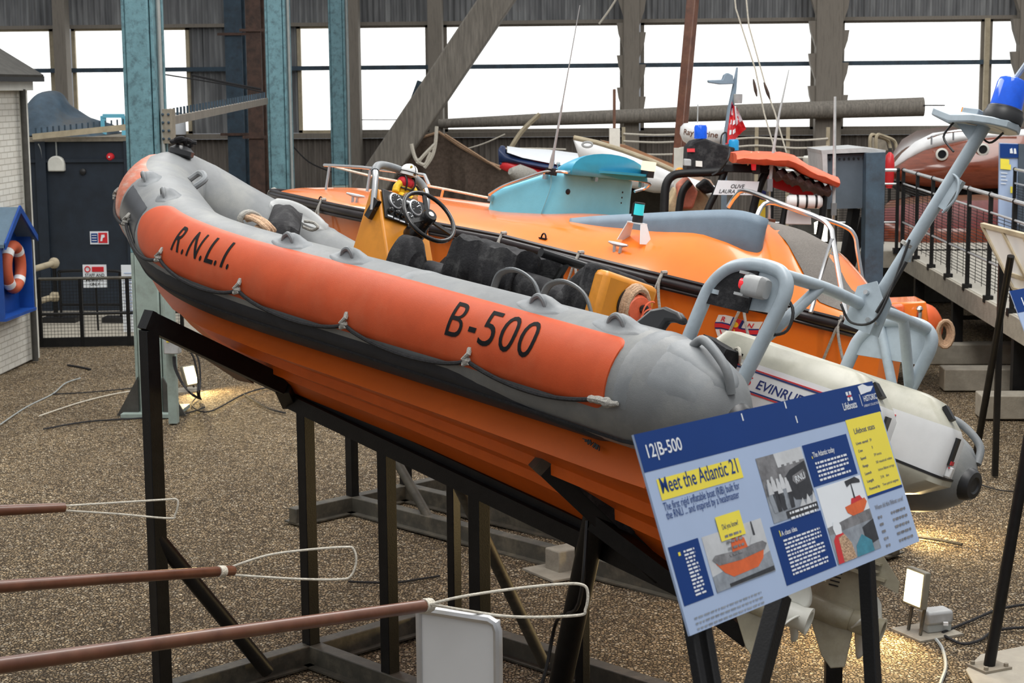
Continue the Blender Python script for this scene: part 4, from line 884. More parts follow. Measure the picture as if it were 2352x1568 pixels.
    m.prism([V((.10, yc-.008, -.60)), V((-.12, yc-.008, -.63)), V((-.11, yc-.008, -.58)), V((.0, yc-.008, -.49)), V((.10, yc-.008, -.46))], (0, .016, 0)); BP(m, 'exhaust_fin', 'drive_bronze', eng)
    m = MB(); m.loft([foil(.14, .36, .045, -.595), foil(.155, .31, .034, -.70), foil(.16, .30, .035, -.80)]); BP(m, 'drive_leg', 'drive_bronze', eng)
    m = MB()
    for k in range(4): m.bar((.19, yc+.036, -.64-.02*k), (.145, yc+.039, -.635-.02*k), .006, .006)
    BP(m, 'water_intake', 'black', eng)
    m = MB(); m.lathe([(0, .20), (.025, .18), (.05, .12), (.06, .05), (.062, -.10), (.056, -.15), (.05, -.16)], (.20, yc, -.82), (1, 0, 0), 20); BP(m, 'gearcase', 'drive_bronze', eng)
    m = MB(); m.prism([V((.24, yc-.008, -.87)), V((.02, yc-.008, -.87)), V((.0, yc-.008, -1.04)), V((.06, yc-.008, -1.07)), V((.12, yc-.008, -1.03))], (0, .016, 0)); BP(m, 'skeg', 'drive_bronze', eng, bev=.004)
    pc_ = V((-.01, yc, -.82)); m = MB(); m.lathe([(.054, .05), (.056, .0), (.052, -.06), (.060, -.09), (.062, -.10), (.046, -.10), (.042, -.05), (.0, -.045)], pc_, (1, 0, 0), 24); hub = BP(m, 'propeller_hub', 'offwhite' if yc > 0 else 'drive_bronze', eng)
    for k in range(3):
        t0 = R((100 if yc > 0 else 255)+120*k); m = MB(); rows = []
        for i in range(9):
            u = i/8; r = .05+.115*u; wd = .075*math.sin(PI*(.18+.74*u))**.8; row = []
            for j in range(7):
                v = j/6*2-1; tw = .95-.45*u; ang = t0+v*wd/r*math.cos(tw)*1.0; row.append(pc_+V((-v*wd*math.sin(tw)*.9-.02, r*math.cos(ang), r*math.sin(ang))))
            rows.append(row)
        m.grid(rows); BP(m, 'propeller_blade', 'offwhite', eng, solid=.008, smooth=60)
engine(.31, 0); engine(-.31, 0)
# black well liner and ropes by the port engine
m = MB(); m.prism([V((.70, .62, .05)), V((.52, .66, .05)), V((.50, .60, .26)), V((.66, .58, .30))], (0, -.30, 0)); BP(m, 'splash_cloth', 'black_soft')
m = MB(); m.tube(spline([(.56, .52, .24), (.52, .50, .28), (.48, .52, .25), (.50, .48, .22), (.45, .5, .2)], 5), .007, 6); BP(m, 'lashing', 'rope_white')
# horn shaped fairlead on the tube
hx = bl(1525, 735, 1, .88); m = MB()
m.prism([V((.86, .885, .235)), V((.76, .885, .27)), V((.70, .885, .335)), V((.63, .885, .36)), V((.55, .885, .35)), V((.51, .885, .325)), V((.52, .885, .30)), V((.56, .885, .305)), V((.60, .885, .30)), V((.62, .885, .26)), V((.58, .885, .225))], (0, .05, 0)); BP(m, 'fairlead', 'cap_black', bev=.014)
# rope coil and canvas bag lying in the bow
A_, B_ = bl(552, 500, 1, .64), bl(606, 520, 1, .64); dd = (B_-A_)
t = thing('rope_coil', 'small coil of tan rope lying inside the grey inflatable bow', 'rope', BM @ (A_+dd*.5-V((0, 0, .03))))
for k in range(4):
    m = MB(); o_ = V((.0, -.025*k, .012*(k % 2))); L_ = dd*(1-.06*k)
    m.tube([BM @ p for p in spline([A_+o_, A_+L_*.3+o_+V((0, 0, .018)), A_+L_*.7+o_+V((0, 0, .015)), A_+L_+o_, A_+L_*1.03+o_+V((0, -.03, -.02)), A_+L_*.6+o_+V((0, -.02, -.02))], 6)], .015, 9); m.build('rope_turn', M_['rope_tan'], t)
m = MB(); e_ = dd.normalized(); fx, fy = frame(e_)
for q_ in (.12, .17): m.tube([BM @ (A_+dd*q_+V((0, -.05, 0))+fx*.075*math.cos(2*PI*k/16)+fy*.05*math.sin(2*PI*k/16)) for k in range(16)], .016, 8, closed=True)
m.build('rope_wrap', M_['rope_grey'], t)
c0 = bl(655, 505, 1, -.25)
t = thing('canvas_bag', 'black canvas bag slumped in the bow between the grey tubes', 'bag', BM @ V((c0.x, c0.y, .1)))
quad = [bl(622, 468, 1, -.42), bl(702, 492, 1, -.42), bl(690, 542, 1, .0), bl(612, 520, 1, .1)]
rows = []
for i in range(11):
    u = i/10; row = []
    for j in range(11):
        v = j/10; p_ = quad[0].lerp(quad[1], u).lerp(quad[3].lerp(quad[2], u), v); p_ = p_+V((0, 0, .07*math.sin(PI*u)*math.sin(PI*v)+.018*math.sin(7*u+3*v)*math.sin(5*v+2)-(.22 if i in (0, 10) or j in (0, 10) else 0)))
        row.append(BM @ p_)
    rows.append(row)
m = MB(); m.grid(rows); m.build('bag_cover', M_['black_soft'], t, smooth=50, solid=.012)
q_ = bl(700, 508, 1, -.3); m = MB(); m.tube([BM @ p for p in spline([q_, bl(722, 512, 1, -.3), bl(730, 522, 1, -.3), bl(716, 528, 1, -.3), bl(695, 520, 1, -.25)], 6)], .010, 7); m.build('drawcord', M_['rope_grey'], t)
# ================================================================== TEDDY on the console
t = thing('plush_bear', 'small plush bear in white helmet, red vest and yellow suit on the console', 'soft toy', BM @ V((3.60, -.02, .70)))
def bear(mb, name, mt, par=None, **k):
    mb.v = [BM @ (tb+(p-tb)*TS) for p in mb.v]; return mb.build(name, M_[mt], par or t, **k)
tb = V((3.60, -.06, .66)); TS = .72
m = MB(); m.ball(tb+V((0, 0, .10)), .055, .065, .085, 14); m.ball(tb+V((-.05, .05, .035)), .06, .035, .035, 10); m.ball(tb+V((-.05, -.05, .035)), .06, .035, .035, 10)
m.tube(spline([tb+V((0, .05, .14)), tb+V((-.01, .09, .10)), tb+V((-.03, .105, .05))], 5), [.034, .033, .032, .031, .03, .03, .03, .03, .03, .03, .026], 10)
m.tube(spline([tb+V((0, -.05, .14)), tb+V((-.03, -.085, .11)), tb+V((-.055, -.08, .07))], 5), [.034, .033, .032, .031, .03, .03, .03, .03, .03, .03, .026], 10)
body = bear(m, 'yellow_suit', 'jacket_yellow', smooth=70)
m = MB(); m.ball(tb+V((-.0, 0, .155)), .066, .078, .055, 14); bear(m, 'red_vest', 'vest_red', smooth=70)
m = MB()
for s in (1, -1): m.tube(spline([tb+V((.05, s*.045, .19)), tb+V((-.03, s*.05, .205)), tb+V((-.068, s*.045, .15)), tb+V((-.055, s*.03, .09))], 5), .008, 6)
m.tube([tb+V((.062*math.cos(2*PI*k/20), .072*math.sin(2*PI*k/20), .105)) for k in range(20)], .008, 6, closed=True); bear(m, 'harness', 'black')
m = MB(); m.ball(tb+V((-.012, 0, .245)), .052, .052, .05, 14); m.ball(tb+V((-.06, 0, .232)), .024, .026, .02, 10); hd = bear(m, 'head', 'plush', smooth=70)
m = MB(); m.ball(tb+V((-.082, 0, .238)), .007, .009, .007, 8); m.ball(tb+V((-.058, .022, .256)), .006, .006, .006, 8); m.ball(tb+V((-.058, -.022, .256)), .006, .006, .006, 8); bear(m, 'face', 'black', hd)
m = MB(); rings = []
for i in range(10):
    a = PI/2*i/9; r = .070*math.cos(a)+.0005; rings.append([tb+V((-.004+r*1.08*math.cos(2*PI*k/20), r*math.sin(2*PI*k/20), .248+.066*math.sin(a))) for k in range(20)])
rings.insert(0, [p+V((0, 0, -.03)) for p in rings[0]])
m.loft(rings); bear(m, 'helmet', 'white_plastic', smooth=70)
m = MB(); m.tube([tb+V((-.004+.0775*math.cos(2*PI*k/24), .0715*math.sin(2*PI*k/24), .246)) for k in range(24)], .004, 5, closed=True); m.tube([tb+V((-.004+.077*math.cos(PI*k/12), 0.0, .248+.068*math.sin(PI*k/12))) for k in range(13)], .003, 5); bear(m, 'helmet_trim', 'black')
m = MB(); m.ball(tb+V((-.055, .035, .285)), .008, .014, .016, 8); bear(m, 'helmet_badge', 'gold')
m = MB(); m.ball(tb+V((-.105, .05, .035)), .022, .032, .04, 10); m.ball(tb+V((-.105, -.05, .035)), .022, .032, .04, 10); bear(m, 'foot_pads', 'plush', smooth=70)
# ================================================================== BLACK STEEL STAND
dF = V((-math.sin(R(47)), math.cos(R(47)), 0)); dS = V((math.cos(R(47)), math.sin(R(47)), 0)); UP = V((0, 0, 1))
st = thing('boat_stand', 'black welded steel cradle holding the grey inflatable lifeboat', 'stand', V((-1.3, 9.8, 0)))
def SB(mb, name, mt='steel_black', par=None, **k): return mb.build(name, M_[mt], par or st, **k)
def keel(x, dz): return BM @ V((x, 0, interp(x, KZ)-dz))
k0, k1 = keel(4.02, .055), keel(.55, .07)
m = MB(); m.bar(k0, k1, .10, .09); m.bar(k0+UP*.065, k1+UP*.065, .03, .05); SB(m, 'keel_rail')
rz = lambda p: (k0.z + (k1.z-k0.z)*((p-k0).dot(-dF)/(k1-k0).dot(-dF))) - .04
f700 = gplane(715, 1500, k0, dS); f700.z = .10
def vpost(p, w, top, name='post', z0=.0):
    m = MB(); m.bar(V((p.x, p.y, z0)), V((p.x, p.y, top)), w, w, up=dF); return SB(m, name, bev=.004)
vpost(f700, .078, rz(f700))
for px in (886, 1098):
    b = gplane(px, 1000, f700, dS); p = V((b.x, b.y, 0)); vpost(p, .078 if px < 1000 else .085, rz(p))
# longitudinal and transverse ground beams
L0, L1 = f700-UP*.04, V((f700.x, f700.y, .06))-dF*3.3
def beam(a, b, h=.12, w=.10):
    a, b = V((a.x, a.y, h/2)), V((b.x, b.y, h/2)); m = MB(); m.bar(a, b, w, h); o = SB(m, 'ground_beam', 'steel_dusty', bev=.006)
    m = MB(); m.bar(a-UP*(h/2-.008), b-UP*(h/2-.008), w*2, .012); SB(m, 'ground_flange', 'steel_dusty', o); return o
cp = V((f700.x, f700.y, 0))
beam(cp, cp-dF*3.2)
beam(cp-dS*1.35, cp+dS*1.0); beam(cp+dS*.95, cp+dS*.95-dF*3.2); beam(cp-dF*3.2-dS*1.2, cp-dF*3.2+dS*1.0)
# outrigger post at the bow end with its arm
pb = cp-dS*1.22; pb = gplane(363, 1300, cp, dF); pb = V((pb.x, pb.y, 0))
tp = gplane(363, 742, pb, dF)
vpost(pb, .082, tp.z-.03)
e0 = gplane(334, 733, pb, dF); e1 = gplane(650, 884, cp, dF); 
m = MB(); m.bar(e0, e1, .085, .105); m.bar(e1, k0-UP*.02+dF*.0, .085, .10); SB(m, 'support_arm', bev=.004)
m = MB(); d_ = (e1-e0).normalized(); m.bar(e0-d_*.002, e0+d_*.03, .088, .108); SB(m, 'end_cap')
m = MB(); q = gplane(528, 795, e1+dF*.1, dF); m.prism([q+dS*-.12, q+dS*.16-UP*.17, q+dS*.16-UP*.24, q-dS*.16-UP*.02], dF*.16); SB(m, 'bilge_pad', 'wood_dark')
m = MB(); a = V((pb.x, pb.y, gplane(372, 1232, pb, dF).z)); b = a + dS*0; m.tube([a, V((pb.x, pb.y, .08))+dS*.62+dF*-.15], .044, 12); SB(m, 'brace')
# braces and the inner post
g = gz(1250, 1525, .1); h_ = gplane(1050, 1105, f700+dS*.0, dS); m = MB(); m.tube([h_, g], .036, 12); SB(m, 'brace', 'steel_dusty')
ip = gz(1045, 1420, .1); vpost(ip, .065, gplane(1045, 1070, ip, dF).z)
m = MB(); 
# aft cradle
kp = keel(.98, .07); ea = bl(1238, 1052, 1, .66); ea = BM @ ea
m = MB(); m.bar(ea, kp, .09, .11); SB(m, 'support_arm', bev=.004)
m = MB(); dd = (kp-ea).normalized(); m.bar(ea-dd*.002, ea+dd*.05, .094, .114); SB(m, 'end_cap', 'steel_dusty')
m = MB(); c = ea+dd*.30; m.bar(ea+dd*.14+UP*.075, ea+dd*.62+UP*.06, .13, .055); SB(m, 'bilge_pad', 'black_soft')
eb = kp+dS*.75+UP*(.28); m = MB(); m.bar(kp, eb, .09, .11); SB(m, 'support_arm')
pt = gplane(1378, 1140, ea.lerp(kp, .35), dF); pf = gz(1268, 1660, .0); 
m = MB(); m.tube([pt, V((pf.x, pf.y, 0))], .062, 16); SB(m, 'round_leg')
p2 = gz(1338, 1640, 0); vpost(V((p2.x, p2.y, 0)), .06, gplane(1338, 1190, V((p2.x, p2.y, 0)), dF).z)
m = MB(); m.bar(ea.lerp(kp, .45)-UP*.05, kp-dF*.55-UP*.2, .08, .08); SB(m, 'gusset_bar')
m = MB(); m.tube(spline([pt+UP*-.1+V((-.06, -.07, 0)), pt+V((-.1, -.09, -.5)), V((pf.x+.03, pf.y-.07, .6)), V((pf.x-.05, pf.y-.05, .25)), V((pf.x-.2, pf.y-.1, .03))], 6), .010, 6); SB(m, 'cable', 'black')
# rear legs below the sign
for pa, pb_ in (((1560, 1300), (1900, 1568)), ((1790, 1380), (1720, 1640))):
    pass
lg = gz(1912, 1640, 0); kp2 = BM @ V((.45, -.2, -1.0)); m = MB(); m.bar(V((lg.x, lg.y, 0)), V((lg.x, lg.y, 1.02)), .09, .09); SB(m, 'post')
# ================================================================== SECOND STAND
s2 = thing('boat_stand', 'dark steel base frame with round props under the all orange boat', 'stand', V((-.8, 13.2, 0)))
a0 = gz(810, 1140, .12); a1 = gz(1440, 1300, .12); 
e_ = (V((a1.x, a1.y, 0))-V((a0.x, a0.y, 0))).normalized(); n_ = V((-e_.y, e_.x, 0))
def S2(mb, name, mt='steel_dusty', par=None, **k): return mb.build(name, M_[mt], par or s2, **k)
def beam2(a, b, h=.13, w=.10):
    a, b = V((a.x, a.y, h/2)), V((b.x, b.y, h/2)); m = MB(); m.bar(a, b, w, h); o = S2(m, 'ground_beam', bev=.006); m = MB(); m.bar(a-UP*(h/2-.008), b-UP*(h/2-.008), w*2.2, .012); S2(m, 'ground_flange', 'steel_dusty', o)
A_ = V((a0.x, a0.y, 0))
beam2(A_, A_+e_*3.9); beam2(A_+n_*.58, A_+n_*.58+e_*3.9); beam2(A_-n_*.62, A_+n_*1.25)
beam2(A_+e_*.9+n_*1.9, A_+e_*4.0+n_*1.9)
for u, v, h in ((0, 0, 1.45), (0, .58, 1.5), (3.0, 0, 1.0), (3.0, .58, 1.0), (1.9, .58, 1.2)):
    p = A_+e_*u+n_*v; m = MB(); m.bar(p, p+UP*h, .075, .075, up=e_); S2(m, 'post', 'steel_black')
for u, v, du in ((0, 0, .95), (3.0, .58, -.8), (0, .58, .95)):
    p = A_+e_*u+n_*v; m = MB(); m.tube([p+UP*1.1, p+e_*du+UP*.1], .038, 10); S2(m, 'brace')
m = MB(); p = A_+e_*2.55+n_*.0; m.tube([p+UP*.1, p+n_*.5+UP*.42], .04, 10); S2(m, 'brace')
m = MB(); m.bar(A_+n_*.29+UP*1.42, A_+n_*.29+e_*3.9+UP*1.05, .12, .10); S2(m, 'keel_rail', 'steel_black')
b0, b1 = gz(1268, 1315, 0), gz(1520, 1262, 0); m = MB(); m.bar(V((b0.x, b0.y, .085)), V((b1.x, b1.y, .085)), .17, .17); o = m.build('timber_block', M_['sleeper'], bev=.01); tag(o, 'square timber bearer on gravel beneath the stern of the orange boat', 'timber block')
m = MB(); m.bar(V((b0.x-.1, b0.y-.1, .008)), V((b1.x, b1.y-.1, .008)), .40, .02); o = m.build('board', M_['sleeper'], bev=.004); tag(o, 'thin board lying on gravel under the square timber bearer', 'board')
# ================================================================== ALL ORANGE BOAT
B2 = pose((2.19, 10.85, 1.85), 47.7, 5.5, 6.0); B2I = B2.inverted()
def b2(px, py, ax, val):
    o = B2I @ CO; d = B2I.to_3x3() @ sight(px, py); return o + d*((val-o[ax])/d[ax])
ob = thing('orange_boat', 'all orange hard hulled rescue boat with turquoise cabin behind the inflatable', 'boat', B2)
def OB(mb, name, mt, par=None, **k): return mb.build(name, M_[mt] if isinstance(mt, str) else mt, par or ob, local=True, **k)
HWT = [(.45, .08), (.55, .26), (.8, .50), (1.2, .74), (1.8, .91), (2.5, .98), (4.0, 1.0), (5.0, .92), (5.6, .82), (6.0, .72), (6.3, .60)]
BL0, BL1 = .48, 6.3
hw = lambda x: interp(x, HWT)
sh = lambda x: interp(x, [(.4, -.05), (.7, -.0), (1, .045), (1.7, .085), (2.4, .11), (3.1, .13), (3.85, .115), (4.7, .09), (5.7, .07), (6.3, .05)])
ZK = [(0, -.5), (.8, -.74), (2, -.86), (4, -.84), (5.2, -.62), (5.8, -.36), (6.2, -.10), (6.3, -.03)]
m = MB(); rows = []
for k in range(48):
    x = BL0+(BL1-BL0)*k/47; w_ = hw(x); zk = interp(x, ZK); z0 = sh(x); d = zk-z0
    half_ = [(0, zk-.03), (.04, zk), (.28*w_, zk-d*.12), (.31*w_, zk-d*.10), (.55*w_, zk-d*.26), (.58*w_+.01, zk-d*.24), (.82*w_, zk-d*.44), (.86*w_+.012, zk-d*.43), (.93*w_, zk-d*.66), (w_, z0-.01)]
    rows.append([V((x, -p[0], p[1])) for p in half_[::-1]]+[V((x, p[0], p[1])) for p in half_[1:]])
m.grid(rows); m.f.append(list(range(len(rows[0])))); m.mi.append(0); m.f.append([len(m.v)-1-i for i in range(len(rows[0]))]); m.mi.append(0)
OB(m, 'hull', 'gelcoat_orange', smooth=28)
# moulded deck
CR = [(.45, .02), (.6, .05), (.85, .13), (1.05, .27), (1.25, .39), (1.45, .44), (1.7, .45), (2.1, .37), (2.5, .30), (2.9, .26), (3.7, .18), (4.3, .18), (5.0, .165), (5.8, .14), (6.3, .09)]
m = MB(); rows = []
for k in range(64):
    x = BL0+(BL1-BL0)*k/63; w_ = hw(x); cr = interp(x, CR); wob = .010*math.sin(5*x)*(x < 2.2)
    rows.append([V((x, w_*v, sh(x)+cr*(1-abs(v)**2.6)**.8+wob*math.sin(4*v)*(1-v*v))) for v in [j/24*2-1 for j in range(25)]])
m.grid(rows); OB(m, 'deck', 'gelcoat_orange', smooth=70)
dz_ = lambda x, y: sh(x)+interp(x, CR)*max(0, 1-abs(y/hw(x))**2.6)**.8
def on_deck(px, py):
    y = 1.0
    while y > -.5:
        q = b2(px, py, 1, y)
        if abs(y) < hw(q.x) and q.z <= dz_(q.x, y): break
        y -= .01
    return V((q.x, y, dz_(q.x, y)))
m = MB(); path = [V((x, hw(x)+.012, sh(x))) for x in [BL0+(BL1-BL0)*k/60 for k in range(61)]]
path = path + [V((6.34, .5, sh(6.25))), V((6.36, 0, sh(6.25))), V((6.34, -.5, sh(6.25)))] + [V((p.x, -p.y, p.z)) for p in path[::-1]] + [V((BL0-.03, 0, sh(BL0)))]
m.tube(path, .036, 10, closed=True); rub = OB(m, 'rubbing_strake', 'fender_black')
for dz2 in (.04, -.04):
    m = MB(); m.tube([p+V((0, .012 if p.y > 0 else -.012, dz2)) for p in path], .014, 6, closed=True); OB(m, 'strake_bead', 'fender_black', rub)
# stern non slip panel
m = MB(); rows = []
for i in range(25):
    x = BL0+.03+1.30*i/24; tip = min(1, max(0, (1.68-x)/.9))**.7; y1 = min(.40*tip, hw(x)-.16); y0 = -min(.5, hw(x)-.05)*tip
    rows.append([V((x, y0+(y1-y0)*v, dz_(x, y0+(y1-y0)*v)+.004)) for v in [0, .15, .3, .5, .7, .85, 1]])
m.grid(rows); OB(m, 'nonslip_panel', 'nonslip', smooth=70)
# cabin: rounded box across the boat, its roof rising aft
CA, CB, CW = 3.90, 3.16, .43
def plan(k, n=10):
    P = []
    for cx, cy, a0, r in ((CA, -CW, 0, .08), (CA, CW, 90, .08), (CB, CW, 180, .13), (CB, -CW, 270, .13)):
        ox = cx-r if cx == CA else cx+r; oy = cy-math.copysign(r, cy); st_a = {(CA, -CW): -90, (CA, CW): 0, (CB, CW): 90, (CB, -CW): 180}[(cx, cy)]
        for j in range(n): t = R(st_a+90*j/(n-1)); P.append((ox+r*math.cos(t), oy+r*math.sin(t)))
    return [((x-(CA+CB)/2)*k+(CA+CB)/2, y*k) for x, y in P]
ztop = lambda x: interp(x, [(3.16, .655), (3.35, .625), (3.6, .53), (3.9, .40)])
rings = []
for k, u in ((1.03, 0), (1.01, .5), (1.0, .9), (.985, .965), (.95, 1.0)):
    rings.append([V((x, y, (dz_(x, y)-.04)+(ztop(x)-dz_(x, y)+.04)*u)) for x, y in plan(k)])
for k in (.7, .4, .1): rings.append([V((x, y, ztop(x)+.05*(1-(y/CW)**2)*(.95-k))) for x, y in plan(k)])
m = MB(); m.loft(rings); cab = OB(m, 'cabin', 'cabin_cyan', smooth=50)
rows = []
for i in range(12):
    u = i/11; x = 3.60-.52*u; h = .15*u**.8; w_ = .20+.22*u
    rows.append([V((x+.03*math.sin(PI*k/14)*u, w_*math.cos(PI*k/14), ztop(max(x, 3.16))-.015+(.02+h)*math.sin(PI*k/14)**.75)) for k in range(15)])
m = MB(); m.grid(rows); m.f.append(list(range((11)*15, 12*15))); m.mi.append(0); OB(m, 'cabin_visor', 'visor_cyan', cab, smooth=60, solid=.012)
m = MB(); m.prism([V((3.14, .20, .66)), V((3.06, .1, .675)), V((3.02, -.15, .68)), V((3.03, -.36, .68)), V((3.14, -.44, .66))], (0, 0, .018)); OB(m, 'visor_lip', 'visor_cyan', cab)
m = MB(); zr_ = lambda x: ztop(x)-.015
gp = [V((3.84, .47, zr_(3.84)-.02)), V((3.70, .475, zr_(3.70))), V((3.5, .475, zr_(3.5))), V((3.3, .475, zr_(3.3)+.01)), V((3.18, .45, zr_(3.2)+.015)), V((3.125, .36, .65)), V((3.115, .1, .655)), V((3.115, -.2, .65)), V((3.11, -.42, .64)), V((3.13, -.52, .62)), V((3.20, -.54, .58)), V((3.22, -.46, .55))]
m.tube(spline(gp, 6), .012, 8); hr = OB(m, 'handrail', 'chrome', cab)
for q in (gp[0], gp[3], gp[6], gp[8]):
    m = MB(); m.box(q+V((.02 if q.y < .4 else 0, -.02 if q.y > .4 else 0, -.025)), (.03, .03, .05)); OB(m, 'rail_bracket', 'chrome', hr)
m = MB(); p0 = V((3.24, .475, .66)); m.box(p0+V((0, -.01, -.02)), (.09, .03, .05)); OB(m, 'aerial_bracket', 'black_soft', cab)
p1 = b2(1332, 12, 1, .47); m = MB(); m.tube([p0, p0.lerp(p1, .06), p0.lerp(p1, .10), p0.lerp(p1, .38), p0.lerp(p1, .4), p1], [.018, .016, .010, .008, .005, .003], 8); OB(m, 'whip_aerial', 'zinc', cab)
m = MB(); m.tube(spline([p0, V((3.24, .45, .55)), V((3.26, .45, .45)), V((3.30, .45, .32))], 5), .005, 5); OB(m, 'aerial_cable', 'cabin_cyan', cab)
m = MB(); m.ball(V((3.165, .34, .51)), .015, .022, .022, 10); OB(m, 'cabin_vent', 'black_soft', cab)
for z in (.46, .50, .54): m = MB(); m.lathe([(.007, 0), (.007, .004), (0, .005)], V((3.158, -.25, z)), (-1, 0, 0), 8); OB(m, 'screw_hole', 'black', cab)
for dy in (.40, .34):
    m = MB(); q = V((3.30, dy, .63)); m.tube([q, q+V((0, 0, .06))], .004, 6); m.ball(q+V((0, 0, .07)), .016, n=8); OB(m, 'lever', 'zinc', cab)
p = V((3.05, -.38, .70)); m = MB(); m.box(p, (.07, .07, .05)); lp = OB(m, 'cabin_lamp', 'black', cab)
m = MB(); m.box(p+V((0, 0, .06)), (.075, .08, .07)); OB(m, 'lamp_glass', emis('lamp_warm', (1, .85, .62), 1.3), lp)
# cockpit coaming
cm = [(2.86, .60, .345), (2.6, .60, .40), (2.12, .585, .49), (1.75, .555, .56), (1.5, .53, .60), (1.36, .51, .60), (1.29, .46, .58), (1.33, .38, .56), (1.46, .24, .54), (1.68, .05, .52), (1.85, -.1, .50)]
U = spline([V(p) for p in cm], 5); m = MB()
m.grid([[p, p+V((0, .012, -.06)), p+V((0, .02, -.16)), p+V((0, .0, -.42))] for p in U]); OB(m, 'cockpit_coaming', 'coaming_grey', solid=.02, smooth=60)
m = MB(); m.box(b2(1746, 550, 1, -.05)+V((-.02, 0, 0)), (.05, .16, .30)); OB(m, 'rudder_stock', 'wood_dark')
# side light on bracket
p = on_deck(1457, 556)
t2 = MB(); 
for s in (-1, 1): t2.prism([p+V((s*.10, -.06, 0)), p+V((s*.10, .06, 0)), p+V((s*.055, .03, .13)), p+V((s*.055, -.03, .13))], (s*.006, 0, 0))
t2.box(p+V((0, 0, .13)), (.12, .07, .008)); br = OB(t2, 'light_bracket', 'white_plastic')
m = MB(); m.lathe([(.036, 0), (.036, .05)], p+V((0, 0, .134)), (0, 0, 1), 16); m.lathe([(.036, .125), (.036, .133), (0, .135)], p+V((0, 0, .134)), (0, 0, 1), 16); m.box(p+V((.03, 0, .215)), (.012, .06, .09)); OB(m, 'light_housing', 'black', br)
m = MB(); m.lathe([(.034, .05), (.034, .125)], p+V((0, 0, .134)), (0, 0, 1), 16); OB(m, 'green_lens', 'lens_cyan', br)
def cleat(px, py, y, L_=.17):
    p = on_deck(px, py+6); m = MB()
    for s in (-1, 1): m.tube([p+V((s*.025, 0, -.005)), p+V((s*.03, 0, .045))], .012, 8)
    m.tube([p+V((-L_/2, 0, .055)), p+V((-.04, 0, .05)), p+V((.04, 0, .05)), p+V((L_/2, 0, .055))], [.008, .015, .015, .008], 8); OB(m, 'deck_cleat', 'alloy')
cleat(1417, 575, .86); cleat(815, 458, .45, .22)
for px, py in ((736, 462), (1248, 550), (1838, 715)):
    p = on_deck(px, py); m = MB(); m.tube([p+V((.022*math.cos(PI*k/8), 0, .035*math.sin(PI*k/8))) for k in range(9)], .006, 6); m.box(p, (.07, .03, .008)); OB(m, 'deck_ring', 'steel_black')
# looped side ropes
for px, dxl, dxr, dep in ((742, .10, -.12, .30), (985, .08, -.14, .38), (1153, .10, -.06, .2), (1330, .12, -.16, .40), (1520, .12, -.12, .40), (1715, .16, -.16, .40), (1930, .14, -.2, .45)):
    py_ = 455+(px-640)*.25; x = b2(px, py_, 1, .95).x
    for _ in range(6): x = .5*x+.5*b2(px, py_, 1, hw(max(.5, min(6.2, x)))).x
    y = hw(x)+.055; z = sh(x); m = MB()
    m.tube(spline([V((x+dxl, y-.03, z-dep)), V((x+dxl*.4, y+.0, z-dep*.45)), V((x+.006, y, z-.02)), V((x+.005, y-.03, z+.05)), V((x-.005, y-.03, z+.05)), V((x-.006, y, z-.02)), V((x+dxr*.4, y, z-dep*.45)), V((x+dxr, y-.03, z-dep))], 5), .0095, 7)
    m.tube([V((x, y-.02, z+.055)), V((x-.01, y-.06, z+.06))], .014, 7); OB(m, 'side_rope', 'rope_grey')
m = MB(); p = [b2(1600, 700, 1, .97), b2(1700, 740, 1, .97), b2(1790, 760, 1, .95), b2(1850, 765, 1, .93), b2(1900, 755, 1, .92)]; 
# rails
m = MB(); A1 = [b2(1672, 476, 1, -.30), b2(1690, 450, 1, -.30), b2(1715, 438, 1, -.2), b2(1800, 470, 1, .3), b2(1880, 500, 1, .55), b2(1908, 525, 1, .62), b2(1915, 560, 1, .66), b2(1945, 735, 1, .80)]; m.tube(spline(A1, 5), .016, 8)
OB(m, 'stern_rail', 'chrome')
m = MB(); m.tube(spline([b2(1912, 548, 1, .66), b2(1890, 620, 1, .72), b2(1862, 718, 1, .86)], 4), .014, 8); OB(m, 'stern_rail', 'chrome')
m = MB(); m.tube(spline([b2(1738, 498, 1, -.1), b2(1765, 465, 1, -.2), b2(1850, 490, 1, -.4), b2(1935, 518, 1, -.62), b2(1962, 540, 1, -.68), b2(1970, 580, 1, -.7), b2(1986, 680, 1, -.74)], 5), .016, 8); OB(m, 'stern_rail', 'chrome')
m = MB(); bp_ = [b2(745, 379, 1, .45), b2(830, 384, 1, .62), b2(935, 396, 1, .72)]; m.tube(bp_+[b2(975, 402, 1, .72)], .013, 8); m.tube([b2(975, 402, 1, .72), b2(985, 425, 1, .74)], .013, 8); OB(m, 'bow_rail', 'chrome')
for (px, py), y, qx, qy in (((757, 379), .46, 748, 441), ((851, 386), .62, 843, 440)):
    m = MB(); m.tube([b2(px, py, 1, y), b2(qx, qy, 1, y+.03)], .012, 8); OB(m, 'rail_stanchion', 'chrome')
m = MB(); m.tube(spline([b2(770, 384, 1, -.35), b2(880, 410, 1, -.5), b2(1000, 430, 1, -.62), b2(1130, 456, 1, -.68)], 4), .012, 6); OB(m, 'guard_rope', 'rope_white')
for px, py in ((852, 405), (1018, 435)):
    m = MB(); m.tube([b2(px, py, 1, -.55), b2(px-12, py+50, 1, -.58)], .012, 8); OB(m, 'rail_stanchion', 'chrome')
m = MB(); m.tube(spline([V((6.30, .62, .06)), V((6.38, .52, .07)), V((6.36, .58, -.12)), V((6.33, .62, -.25))], 4), .03, 8); OB(m, 'bow_rope', 'rope_grey')
